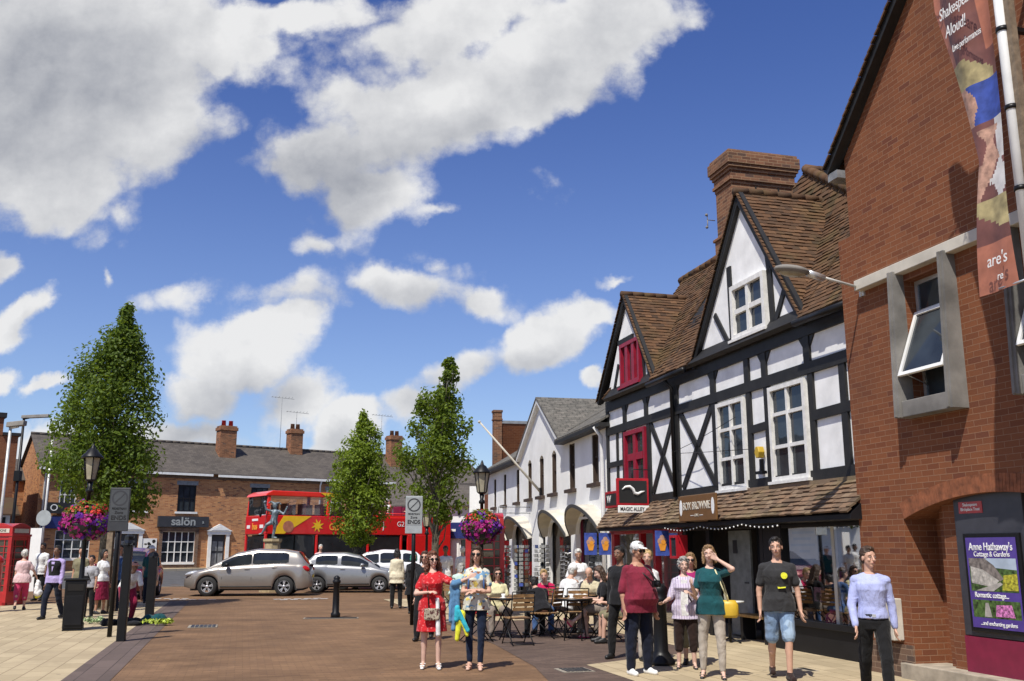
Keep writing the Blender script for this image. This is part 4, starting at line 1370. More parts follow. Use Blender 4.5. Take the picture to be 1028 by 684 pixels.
m2 = MB(); m2.box(-.26, -.12, -.024, -.021, 2.225, 2.235); m2.box(.12, .26, -.024, -.021, 2.225, 2.235)
for sx_ in (-.66, .66):
    m2.prism([(sx_ + .06 * cos(k * pi / 6), -.021, 2.38 + .15 * sin(k * pi / 6)) for k in range(12)], (0, -.003, 0))
m2.build('rosette', 'bulb_white', t)
M('alarm_yellow', (.55, .36, .03), .5)
t = thing('alarm_box', 'yellow alarm box with a black bracket between the two large white windows', 'alarm box', row(15.28, 8.76, 0), ROW_RZ)
MB().prism([(.08 * cos(k * pi / 3), .0, 3.30 + .115 * sin(k * pi / 3)) for k in range(6)], (0, .12, 0)).build('case', 'alarm_yellow', t, bevel=.01)
MB().box(-.03, .03, .0, .06, 2.95, 3.18).box(-.12, .12, .0, .10, 2.92, 2.97).build('bracket', 'black_paint', t)
t = thing('wall_cables', 'thin dark cables strung across the half-timbered facade', 'cable', row(0, 8.7, 0), ROW_RZ)
MB().tube([(15.2, .25, 3.34), (17.0, .2, 3.46), (18.3, .1, 3.56)], .006, 5).tube([(15.9, .1, 4.0), (17.6, .12, 3.72), (18.6, .1, 3.62)], .006, 5).build('cable', 'black_paint', t)
# strings of white bulbs under the awning edge
t = thing('string_lights', 'string of small white bulbs hanging along the awning above the cafe', 'string lights', row(0, 8.8 - .64, 0), ROW_RZ)
pts = []
for i in range(61):
    a = i / 60 * 4.3; pts.append((18.2 - a, .0, 2.06 - .06 * abs(sin(a * 2.0))))
MB().tube(pts, .006, 5).build('cord', 'black_paint', t)
for i in range(0, 61, 2):
    p = pts[i]
    MB().ball((p[0], p[1], p[2] - .02), .015, 8, 5).build('bulb', 'bulb_white', t)
for i, (s_, r_) in enumerate([(21.6, 7.80), (21.6, 8.16), (18.5, 8.22)]):
    lb = ['blue poster of iced desserts hanging leftmost under the magic shop awning', 'blue dessert poster hanging second from the left under the magic shop awning', 'single blue dessert poster hanging near the red shop doorway'][i]
    t = thing('hanging_poster', lb, 'poster', row(s_, r_, 0), AR, 'dessert posters under the awning')
    b_ = MB().box(-.15, .15, -.006, .006, 1.50, 2.0).build('sheet', 'banner_blue', t)
    m2 = MB()
    for q, (dx, dz, rr) in enumerate(((-.04, 1.79, .065), (.04, 1.80, .06), (.0, 1.86, .055))):
        m2.prism([(dx + rr * cos(k * pi / 6), -.007, dz + rr * sin(k * pi / 6)) for k in range(12)], (0, -.003 - .002 * q, 0))
    m2.build('ice_cream', 'banner_skin', b_)
    m2 = MB(); m2.prism([(-.09, -.014, 1.74), (.09, -.014, 1.74), (.05, -.014, 1.60), (-.05, -.014, 1.60)], (0, -.002, 0)); m2.prism([(.02 + .05 * cos(k * pi / 5), -.016, 1.77 + .05 * sin(k * pi / 5)) for k in range(10)], (0, -.004, 0))
    m2.build('bowl', 'orange_print', b_)
# red shop lantern by the doorway
t = thing('shop_lantern', 'crimson lantern case hanging beside the shop doorway under the awning', 'lantern', row(17.9, 8.3, 0), ROW_RZ)
MB().box(-.16, .16, -.12, .12, 1.45, 1.50).box(-.16, .16, -.12, .12, 1.85, 1.90).box(-.16, -.13, -.12, .12, 1.5, 1.85).box(.13, .16, -.12, .12, 1.5, 1.85).box(-.01, .01, -.01, .01, 1.9, 2.1).build('frame', 'crimson_paint', t)
MB().box(-.12, .12, -.10, .10, 1.5, 1.85).build('glass', 'glass', t)
# cafe bench, small table and folded board in the recess
t = thing('cafe_bench', 'varnished wooden bench in the dark cafe recess', 'bench', row(15.55, 8.95, 0), ROW_RZ)
MB().box(-.1, 1.3, -.3, .05, .42, .47).build('seat', 'bench_wood', t, bevel=.008)
MB().box(-.05, .05, -.25, .0, 0, .42).box(1.1, 1.2, -.25, .0, 0, .42).build('leg', 'shop_black', t)
t = thing('small_white_table', 'little white table with a glass on it at the cafe doorway', 'table', row(16.2, 8.45, 0), ROW_RZ)
MB().lathe([(.27, .70), (.27, .73)], n=20).build('tabletop', 'white_paint', t)
MB().tube([(0, 0, .02), (0, 0, .70)], .025).tube([(-.2, -.1, .02), (0, 0, .1), (.2, -.1, .02)], .015).tube([(0, .22, .02), (0, 0, .1)], .015).build('stand', 'black_paint', t)
o = MB().lathe([(.03, 0), (.035, .12), (.03, .12), (.025, .01)], n=12).build('drinking_glass', 'lamp_glass')
o.location = row(16.25, 8.42, .732); tag(o, 'tall drinking glass on the little white table at the cafe doorway', 'glass')

M('hood_brown', (.05, .03, .02), .6)
brickmat('terrace_stack', (0.21, 0.075, 0.035), (0.38, 0.16, 0.075), (0.33, 0.22, 0.13), dirt=(0.08, 0.06, 0.045), dirt_amt=0.6, dark=(0.10, 0.06, 0.05), blot=1.2)
M('hood_dark', (.05, .05, .05), .6)
M('grey_card', (.30, .31, .31), .5, var=.4, scale=30)
# ------------------------------------------------------------------ white building with the arched shop fronts
P0W = (2.485, 24.266, 0)
RZW = RAD(90 + 11.7)
W_ = thing('white_gabled_building', 'white rendered building with a central gable, slim windows and arched shop fronts', 'building', P0W, RZW)


def wh(x, y, z=0.0):
    c, s_ = cos(RZW), sin(RZW)
    return (P0W[0] + x * c - y * s_, P0W[1] + x * s_ + y * c, z)


WIN = [(1.08, 1.70, 3.33, 4.62), (3.42, 4.06, 3.31, 4.62), (5.55, 6.15, 3.31, 4.62), (7.20, 7.80, 3.31, 4.62), (8.95, 9.55, 3.31, 4.62),
       (10.95, 11.45, 3.28, 4.45), (13.35, 13.85, 3.28, 4.45), (15.4, 15.9, 3.28, 4.4)]
SHOP = [(.55, 3.45, 0.0, 2.74), (3.95, 6.70, 0.0, 2.72), (7.05, 7.95, 0.0, 2.45), (8.95, 12.2, 0.0, 2.70), (12.75, 15.6, 0.0, 2.68)]
w = MB()
wall_holes(w, 0.0, 17.2, 0, 4.80, WIN + SHOP, 0, .14)
GX, GZ = 7.62, 6.45
w.poly([(4.75, 0, 4.80), (10.95, 0, 4.80), (GX, 0, GZ)])
w.poly([(17.2, 0, 0), (17.2, -6, 0), (17.2, -6, 4.8), (17.2, 0, 4.8)])
w.build('wall', 'render_white', W_, recalc=False)
# arched heads in the gable windows, filled above the springing
w = MB()
for (a, b, c, d) in WIN[2:5] + SHOP:
    xm = (a + b) / 2; n = 8
    rr = (b - a) / 2; rise_ = .16 if d > 3 else (.42 if b - a < 1.2 else .72); n = 8 if b - a < 1.2 else 16
    for k in range(n):
        t0 = -1 + 2 * k / n; t1 = -1 + 2 * (k + 1) / n
        z0_ = d - rise_ * (1 - math.sqrt(max(0, 1 - t0 * t0))) ** .9 if b - a > 1.2 else d - rise_ * t0 * t0; z1_ = d - rise_ * (1 - math.sqrt(max(0, 1 - t1 * t1))) ** .9 if b - a > 1.2 else d - rise_ * t1 * t1
        w.prism([(xm + rr * t0, .0, z0_), (xm + rr * t1, .0, z1_), (xm + rr * t1, .0, d + .002), (xm + rr * t0, .0, d + .002)], (0, -.09, 0))
w.build('arch_head', 'render_white', W_)
for (a, b, c, d) in WIN:
    f = MB(); y = -.12
    f.box(a, a + .07, y, y + .10, c, d); f.box(b - .07, b, y, y + .10, c, d); f.box(a, b, y + .002, y + .058, d - .05, d)
    f.box(a, b, y, y + .06, c, c + .06); f.box(a, b, y, y + .05, c + (d - c) * .52, c + (d - c) * .52 + .05); f.box((a + b) / 2 - .02, (a + b) / 2 + .02, y, y + .05, c, d)
    fo = f.build('window', 'hood_brown', W_)
    MB().poly([(a, y + .01, c), (b, y + .01, c), (b, y + .01, d), (a, y + .01, d)]).build('pane', 'glass_brown', fo, recalc=False)
w = MB()
for (a, b, c, d) in WIN:
    w.box(a - .14, b + .14, -.05, .13, c - .10, c - .002)
w.build('window_sill', 'hood_brown', W_, bevel=.006)
w = MB()
for q, x in ((.6, 2),):
    pass
# roofs
rf = MB()
for a, b, y, z in ((-.0, 4.7, .28, 4.76), (4.7, 10.95, -.3, 5.14), (10.95, 17.3, .28, 4.76)):
    rf.prism([(a, y, z), (b, y, z), (b, -3.2, 6.86), (a, -3.2, 6.86)], (0, 0, .06))
a, b = 0, 17.3
rf.prism([(a, -3.2, 6.86), (b, -3.2, 6.86), (b, -6.6, 4.8), (a, -6.6, 4.8)], (0, 0, .06))
for xa in (4.55, 11.05):
    rf.prism([(xa, .16, 4.72), (xa, -3.4, 4.72), (GX, -3.4, GZ + .04), (GX, .16, GZ + .04)], (0, 0, .07))
rf.build('roof', 'speckled_slate', W_)
w = MB()
for xa in (4.75, 10.9):
    strut(w, (xa, 4.74), (GX, GZ - .02), .13, .0, .14)
w.build('bargeboard', 'white_paint', W_)
w = MB(); w.box(0, 4.62, .02, .30, 4.66, 4.76); w.box(11.0, 17.2, .02, .30, 4.66, 4.76); w.build('eaves_board', 'black_timber', W_)
w = MB(); w.tube([(.45, .30, 4.70), (.45, .12, 4.45), (.45, .10, 2.9), (.45, .10, .1)], .05, 10); w.build('drainpipe', 'white_paint', W_)
# shell hoods: a cream rim follows each arch and stands out over the pavement
for (a, b, c, d) in [q for q in SHOP if q[1] - q[0] > 1.2]:
    h = MB(); e = MB(); xm = (a + b) / 2; rr = (b - a) / 2; n = 22; out = []
    for k in range(n + 1):
        t_ = -1 + 2 * k / n
        z_ = d - .72 * (1 - math.sqrt(max(0, 1 - t_ * t_))) ** .9 if abs(t_) < 1 else d - .72
        out.append((xm + (rr + .02) * t_, z_ + .02, .16 + .34 * math.sqrt(max(0, 1 - t_ * t_))))
    for (x0_, z0_, p0_), (x1_, z1_, p1_) in zip(out, out[1:]):
        h.add([(x0_, 0, z0_), (x1_, 0, z1_), (x1_, p1_, z1_ - .04), (x0_, p0_, z0_ - .04), (x0_, 0, z0_ + .05), (x1_, 0, z1_ + .05), (x1_, p1_, z1_ + .01), (x0_, p0_, z0_ + .01)],
              [(0, 1, 2, 3), (4, 7, 6, 5), (0, 4, 5, 1), (1, 5, 6, 2), (2, 6, 7, 3), (3, 7, 4, 0)])
        e.add([(x0_, p0_ + .002, z0_ - .05), (x1_, p1_ + .002, z1_ - .05), (x1_, p1_ + .03, z1_ - .05), (x0_, p0_ + .03, z0_ - .05), (x0_, p0_ + .002, z0_ + .04), (x1_, p1_ + .002, z1_ + .04), (x1_, p1_ + .03, z1_ + .04), (x0_, p0_ + .03, z0_ + .04)],
              [(0, 1, 2, 3), (4, 7, 6, 5), (0, 4, 5, 1), (1, 5, 6, 2), (2, 6, 7, 3), (3, 7, 4, 0)])
    ho = h.build('shop_hood', 'pale_stone', W_)
    e.build('hood_rim', 'hood_dark', ho)
    MB().box(a + .8, b - .8, .06, .11, 2.42, 2.48).build('strip_light', 'white_paint', ho)
# shop fronts set back in the openings
for i, (a, b, c, d) in enumerate(SHOP):
    f = MB(); y = -.22
    col = 'shop_black' if i not in (0,) else 'maroon_panel'
    f.box(a, a + .09, y, y + .08, 0, d); f.box(b - .09, b, y, y + .08, 0, d); f.box(a + .09, b - .09, y, y + .08, d - .1, d); f.box(a + .09, b - .09, y, y + .08, 0, .42)
    fo = f.build('shop_front', col, W_)
    MB().poly([(a, y + .03, .4), (b, y + .03, .4), (b, y + .03, d), (a, y + .03, d)]).build('pane', 'glass_brown' if i % 2 else 'glass', fo, recalc=False)
# brackets, flagpole and lantern sign on the white front
t = thing('flagpole', 'bare cream flagpole slanting up from the white facade', 'flagpole', wh(7.5, .05, 3.45), RZW)
MB().tube([(0, 0, 0), (.50, 1.9, 2.25)], [.045, .028], 10).build('pole', 'pale_stone', t)
MB().ball((.51, 1.93, 2.28), .05).build('finial', 'pale_stone', t)
MB().box(-.08, .08, -.04, .02, -.12, .12).build('bracket', 'black_paint', t)
t = thing('blank_sign_bracket', 'empty thin sign bracket on the white facade', 'bracket', wh(9.2, 0, 3.02), RZW)
MB().tube([(0, 0, 0), (0, 1.1, 0)], .014).tube([(0, 0, -.2), (0, 1.1, -.2)], .014).tube([(0, 1.1, 0), (0, 1.1, -.2)], .014).build('bracket', 'lead_grey', t)
t = thing('hanging_pub_sign', 'white hanging sign with dark emblem beside the lantern post', 'sign', wh(15.6, .75, 0), RZW + RAD(80))
MB().box(-.30, .30, -.03, .03, 3.05, 4.10).build('board', 'white_print', t, bevel=.01)
m2 = MB()
random.seed(5)
for k in range(9):
    m2.ball((random.uniform(-.16, .16), -.032, random.uniform(3.3, 3.95)), (random.uniform(.03, .08), .008, random.uniform(.03, .08)), 8, 5)
m2.build('emblem', 'black_print', t)
MB().tube([(0, 0, 4.1), (0, 0, 4.2), (.7, 0, 4.2)], .016).build('bracket', 'black_paint', t)
# postcard racks and stands outside
for i, (x, y, lab, mc) in enumerate([(10.0, .75, 'tall grey postcard rack by the white pillar', 'white_print'), (7.6, .65, 'dark postcard rack beside the arched white doorway', 'banner_blue'), (5.0, .6, 'dark postcard rack behind the woman standing in white', 'stock_4')]):
    t = thing('postcard_rack', lab, 'display rack', wh(x, y), RZW + .3)
    r = MB(); r.tube([(0, 0, 0), (0, 0, 1.8)], .03); r.lathe([(.28, .02), (.28, .05)], n=14)
    for z in [.35 + .13 * k for k in range(11)]:
        r.lathe([(.21, z), (.215, z), (.215, z + .012), (.21, z + .012)], n=8)
    r.build('frame', 'dark_metal', t)
    random.seed(i)
    cards = [MB(), MB(), MB()]
    for k in range(11):
        for j in range(8):
            if random.random() < .12: continue
            an = j * pi / 4 + .2; z = .35 + .13 * k
            p = Vector((.23 * cos(an), .23 * sin(an), z)); tdir = Vector((-sin(an), cos(an), 0)) * .065; up = Vector((cos(an) * .012, sin(an) * .012, .10))
            (cards[0] if random.random() < .6 else random.choice(cards)).prism([p - tdir, p + tdir, p + tdir + up, p - tdir + up], (.004 * cos(an), .004 * sin(an), 0))
    for cdb, mm in zip(cards, ('grey_card', mc, 'stock_6')):
        o = cdb.build('postcards', mm, t)
# brick building with a tall stack behind the white one
t = thing('brick_side_building', 'red brick building with a tall slim stack rising behind the white building', 'building', wh(19.2, -1.0), RZW)
w = MB(); w.poly([(0, 0, 0), (0, -9, 0), (0, -9, 7.05), (0, 0, 7.05)]); w.poly([(0, 0, 0), (8, 0, 0), (8, 0, 4.2), (0, 0, 4.2)])
w.box(.0, .35, -9, 0, 3.5, 7.15); w.build('wall', 'red_brick', t, recalc=False)
w = MB(); w.box(-.05, .4, -9.05, .05, 7.15, 7.28); w.build('coping', 'lead_grey', t)
w = MB(); w.box(-.06, .34, .03, .40, 3.4, 7.75); w.box(-.09, .37, .0, .43, 7.3, 7.36); w.box(-.09, .37, .0, .43, 7.65, 7.75); w.build('stack', 'chimney_brick', t)
w = MB(); w.box(-.10, .0, .08, .2, 0, 4.6); w.build('white_pilaster', 'render_white', t)
# a second chimney peeping over the roofs
# ------------------------------------------------------------------ blue-fronted shop at the end of the street
P0B = (-4.6, 50.5, 0)
t = thing('blue_fronted_shop', 'white corner building with a dark hipped roof and a blue shop fascia', 'building', P0B, RAD(-6))
w = MB(); wall_holes(w, -3.0, 4.0, 0.0, 3.75, [(-2.6, .2, .3, 2.1), (.7, 1.5, 0.1, 2.1), (1.9, 3.6, .3, 2.1)], 0, -.2); w.box(-3, 4, .2, 7, 3.0, 3.75)
w.poly([(-3, 0, 3.7), (4, 0, 3.7), (4, 0, 3.78), (-3, 0, 3.78)])
w.build('wall', 'render_white', t, recalc=False)
w = MB(); w.prism([(-3.3, -.3, 3.76), (4.3, -.3, 3.76), (2.4, 3.4, 5.9), (-1.0, 3.4, 5.9)], (0, 0, .05)); w.prism([(4.3, -.3, 3.76), (4.3, 7, 3.76), (2.4, 3.4, 5.9)], (0, 0, .05)); w.prism([(-3.3, -.3, 3.76), (-3.3, 7, 3.76), (-1, 3.4, 5.9)], (0, 0, .05))
w.build('roof', 'slate_roof', t)
fa = MB().box(-3.05, 3.4, -.14, 0, 2.15, 2.95).build('fascia', 'sign_blue', t)
text('lettering', 'SANDERSON', .22, 'white_print', fa, (1.0, -.16, 2.55)) if False else MB().box(.55, 1.75, -.15, -.14, 2.5, 2.62).build('lettering', 'white_print', fa)
for (a, b) in ((-2.6, .2), (.7, 1.5), (1.9, 3.6)):
    f = MB(); f.box(a, a + .1, .05, .12, .1, 2.1); f.box(b - .1, b, .05, .12, .1, 2.1); f.box((a + b) / 2 - .03, (a + b) / 2 + .03, .05, .12, .1, 2.1); fo = f.build('shop_window', 'white_paint', t)
    MB().poly([(a, .15, .1), (b, .15, .1), (b, .15, 2.1), (a, .15, 2.1)]).build('pane', 'glass', fo, recalc=False)
MB().box(3.3, 3.9, -.08, -.0, 2.3, 3.0).build('bracket_sign', 'maroon_panel', t)
MB().ball((1.9, -.06, 3.45), (.08, .06, .14)).build('wall_lamp', 'black_paint', t)
MB().box(2.8, 3.5, -.02, .06, 3.05, 3.65).build('window', 'sign_dark', t)
# ------------------------------------------------------------------ brick terrace across the far street
T2 = thing('brick_terrace', 'long two-storey orange brick terrace with a dark slate roof across the street', 'building', (PT[0], PT[1], .42), RAD(36))
UPW = [(-1.75, -.70, 3.36, 4.92), (1.08, 2.15, 3.36, 4.92), (5.55, 6.65, 3.36, 4.92), (10.6, 11.7, 3.36, 4.92), (15.6, 16.7, 3.36, 4.92), (20.0, 21.0, 3.36, 4.92), (-5.4, -4.5, 3.36, 4.92)]
LOW = [(.35, 2.25, .44, 2.2), (3.25, 4.1, .05, 2.05), (-2.1, -1.0, .05, 2.05), (6.6, 9.4, .5, 2.2), (11.5, 14.5, .5, 2.2), (-5.4, -3.6, .7, 2.2), (15.6, 18.0, .5, 2.2)]
w = MB(); wall_holes(w, -6.45, 23.5, -.5, 5.62, UPW + LOW, 0, -.14)
w.poly([(-6.45, 0, -.5), (-6.45, 6.4, -.5), (-6.45, 6.4, 5.6), (-6.45, 3.2, 7.65), (-6.45, 0, 5.6)])
w.build('wall', 'orange_brick', T2, recalc=False)
rf = MB()
a, b = -6.6, 23.6
rf.prism([(a, -.25, 5.60), (b, -.25, 5.60), (b, 3.2, 7.68), (a, 3.2, 7.68)], (0, 0, .05)); rf.prism([(a, 6.65, 5.60), (b, 6.65, 5.60), (b, 3.2, 7.68), (a, 3.2, 7.68)], (0, 0, .05))
rf.build('roof', 'slate_roof', T2)
rr = MB(); x = a
while x < b:
    rr.tube([(x, 3.2, 7.76), (x + .43, 3.2, 7.755)], [.10, .095], 6); x += .45
rr.build('ridge_tile', 'slate_roof', T2)
g = MB(); g.box(-6.6, 3.0, -.36, -.24, 5.47, 5.60); g.box(3.35, 8.9, -.36, -.24, 5.45, 5.585); g.box(8.95, 23.4, -.36, -.24, 5.46, 5.60); g.build('gutter', 'white_paint', T2)
g = MB(); g.box(-6.45, 23.4, -.06, -.002, 5.30, 5.47); g.build('cornice_course', 'plinth_brick', T2)
g = MB()
for x in (10.1, -6.2, 18.9):
    g.tube([(x, -.30, 5.5), (x, -.10, 5.2), (x, -.10, 2.4 if x > 0 else .1)], .055, 8)
g.build('drainpipe', 'white_paint', T2)
for i, (a, b, c, d) in enumerate(UPW):
    white = i >= 3
    f = MB(); y = .08
    f.box(a, a + .07, y - .06, y, c, d); f.box(b - .07, b, y - .06, y, c, d); f.box(a + .07, b - .07, y - .06, y, c, c + .07); f.box(a + .07, b - .07, y - .06, y, d - .07, d); f.box(a + .07, b - .07, y - .055, y, (c + d) / 2 - .03, (c + d) / 2 + .03)
    for k in (1, 2):
        xx = a + (b - a) * k / 3; f.box(xx - .018, xx + .018, y - .05, y, c + .07, d - .07)
    fo = f.build('window', 'window_paint' if white else 'shop_black', T2)
    MB().poly([(a, y, c), (b, y, c), (b, y, d), (a, y, d)]).build('pane', 'glass', fo, recalc=False)
    MB().box(a - .12, b + .12, -.10, .02, c - .12, c - .004).build('sill', 'white_paint' if not white else 'pale_stone', fo)
    MB().box(a - .1, b + .1, -.012, .02, d + .003, d + .24).build('lintel', 'lead_grey', fo)
for i, (a, b, c, d) in enumerate(LOW):
    if b - a < 1.2:
        dm = MB().box(a, b, .10, .14, c, d).build('door', 'sign_dark', T2)
        q = MB()
        for (x0_, x1_) in ((.12, .45), (.55, .88)):
            for (z0_, z1_) in ((.1, .45), (.52, .8)):
                q.box(a + (b - a) * x0_, a + (b - a) * x1_, .085, .1, c + (d - c) * z0_, c + (d - c) * z1_)
        q.build('door_panel', 'lead_grey', dm)
        q = MB(); q.box(a - .22, a - .02, -.10, .0, -.4, d); q.box(b + .02, b + .22, -.10, .0, -.4, d); q.box(a - .28, b + .28, -.14, .0, d, d + .20)
        q.prism([(a - .36, -.2, d + .2), (b + .36, -.2, d + .2), ((a + b) / 2, -.2, d + .62)], (0, .2, 0)); q.prism([(a - .10, -.215, d + .26), (b + .10, -.215, d + .26), ((a + b) / 2, -.215, d + .50)], (0, .02, 0))
        q.build('door_surround', 'white_paint', T2)
        continue
    f = MB(); y = .06
    nc = max(3, int((b - a) / .38))
    for k in range(nc + 1):
        xx = a + (b - a) * k / nc; f.box(xx - .025, xx + .025, y - .05, y, c, d)
    for k in range(4):
        zz = c + (d - c) * k / 3; f.box(a, b, y - .045, y, zz - .025, zz + .025)
    fo = f.build('shop_window', 'white_paint' if i not in (3, 4) else 'shop_black', T2)
    MB().poly([(a, y + .02, c), (b, y + .02, c), (b, y + .02, d), (a, y + .02, d)]).build('pane', 'glass', fo, recalc=False)
    MB().box(a - .1, b + .1, -.12, .0, c - .12, c - .004).build('sill', 'white_paint', fo)
q = MB(); q.box(.16, .33, -.12, 0, -.4, 2.3); q.box(2.27, 2.44, -.12, 0, -.4, 2.3); q.box(.16, 2.44, -.12, 0, 2.2, 2.44); q.box(.33, 2.27, -.08, 0, -.4, .3); q.build('shop_surround', 'plinth_brick', T2)
# sign over the salon
sg = MB().box(.0, 2.95, -.24, -.02, 2.46, 3.08).build('salon_sign', 'sign_dark', T2)
text('lettering', 'sal\u00f6n', .66, 'sign_pale', sg, (1.45, -.26, 2.77), bold=.016, sx=1.05)
text('lettering', 'a', .30, 'sign_grey', sg, (2.6, -.26, 2.77))
nb = MB().box(-.75, .05, -.06, .0, .62, 1.80).build('notice_case', 'white_paint', T2)
random.seed(11); q = MB()
for k in range(12):
    x = random.uniform(-.62, -.12); z = random.uniform(.75, 1.65); q.ball((x, -.065, z), (random.uniform(.04, .12), .01, random.uniform(.04, .12)), 8, 4)
q.build('notices', 'interior_dark', nb)
sg = MB().box(-6.2, -2.4, -.2, -.02, 2.3, 2.95).build('shop_fascia', 'sign_blue', T2)
o2_ = MB().box(-6.0, -4.6, -.26, -.2, 3.1, 3.7).build('black_sign', 'black_print', T2); text('lettering', 'O', .5, 'white_print', o2_, (-5.65, -.27, 3.4))
for i, (x, zt, wd) in enumerate(((4.0, 9.0, 1.05), (9.1, 9.25, .85), (16.2, 9.2, .9))):
    y0 = 1.7 if i != 1 else 2.6
    c_ = MB(); c_.box(x, x + wd, y0, y0 + .8, 6.2, zt - .45); c_.box(x - .06, x + wd + .06, y0 - .06, y0 + .86, zt - .45, zt - .25); c_.box(x + .0, x + wd, y0, y0 + .8, zt - .25, zt - .15)
    ch = c_.build('chimney', 'terrace_stack', T2)
    p = MB()
    for k in (0.28, .72):
        p.lathe([(.15, zt - .15), (.13, zt + .18), (.15, zt + .2)], (x + wd * k, y0 + .4, 0), 10)
    p.build('chimney_pot', 'crimson_paint' if i == 0 else 'chimney_brick', ch)
    p = MB(); p.box(x - .06, x + wd + .06, y0 - .1, y0, 6.55 + (y0 - 1.7) * .6, 6.75 + (y0 - 1.7) * .6); p.build('flashing', 'white_paint', ch)
for i, (x, zt) in enumerate(((8.5, 11.2), (9.6, 10.3), (16.1, 10.6))):
    t = thing('television_aerial', ['tallest television aerial, on a mast left of the second chimney', 'short television aerial on the second chimney', 'television aerial above the roof between the two slim trees'][i], 'aerial', (PT[0] + UT[0] * x + NT[0] * 3.0, PT[1] + UT[1] * x + NT[1] * 3.0, .42), RAD(20), 'television aerials on the terrace roof')
    q = MB(); q.tube([(0, 0, 7.6), (0, 0, zt)], .016, 5); q.build('mast', 'lead_grey', t)
    q = MB(); q.tube([(-.7, 0, zt), (.8, 0, zt - .1)], .013, 5)
    for k in range(7):
        q.tube([(-.65 + k * .22, -.3, zt), (-.65 + k * .22, .3, zt)], .012, 4)
    q.build('antenna', 'lead_grey', t)
# end house of the left side, partly seen at the edge of the picture
t = thing('corner_house', 'old brick house with dark coping and white ground floor at the left edge', 'building', (-25.6, 50, 0), RAD(36))
w = MB(); w.box(-8, .0, 0, 6, 3.9, 7.35); w.box(-8, -.75, -.02, 5, 7.34, 8.25); w.box(-8, .0, .002, 6, 0, 3.9)
w.build('wall', 'red_brick', t)
w = MB(); w.box(-8.1, -.65, -.12, 5.1, 8.25, 8.5); w.box(-.75, .12, -.12, 5.1, 7.35, 7.5); w.build('coping', 'black_timber', t)
w = MB(); w.box(-8, .01, -.03, 0.0, 0, 3.3); w.build('white_ground_floor', 'render_white', t)
w = MB(); w.prism([(-8, -.9, 3.35), (.3, -.9, 3.35), (.1, -.02, 4.2), (-8, -.02, 4.2)], (0, 0, -.08)); w.build('lean_to_roof', 'clay_tiles', t)
w = MB(); w.box(-.5, -.2, -.07, -.03, .1, 3.2); w.box(-1.7, -1.4, -.07, -.03, .1, 3.2); w.build('dark_post', 'black_timber', t)
window(t, -2.2, -1.2, 4.9, 6.4, -.0, 2, 2, mat='window_paint', sgn=-1)
t = thing('low_brick_wing', 'low brick wing with a small tiled roof between the corner house and the terrace', 'building', (-27.5, 57.5, .3), RAD(36))
w = MB(); w.box(-3, 3.4, 0, 5, -.5, 5.2); w.build('wall', 'orange_brick', t)
w = MB(); w.prism([(-3.2, -.2, 5.2), (3.6, -.2, 5.2), (3.6, 2.5, 6.6), (-3.2, 2.5, 6.6)], (0, 0, .06)); w.build('roof', 'slate_roof', t)
w = MB(); w.prism([(-1, -1.0, 2.4), (3.2, -1.0, 2.4), (3.2, 0, 3.3), (-1, 0, 3.3)], (0, 0, .06)); w.build('porch_roof', 'clay_tiles', t)
w = MB(); w.box(.6, 1.4, -.03, 0, 3.2, 4.6); w.build('window', 'shop_black', t)

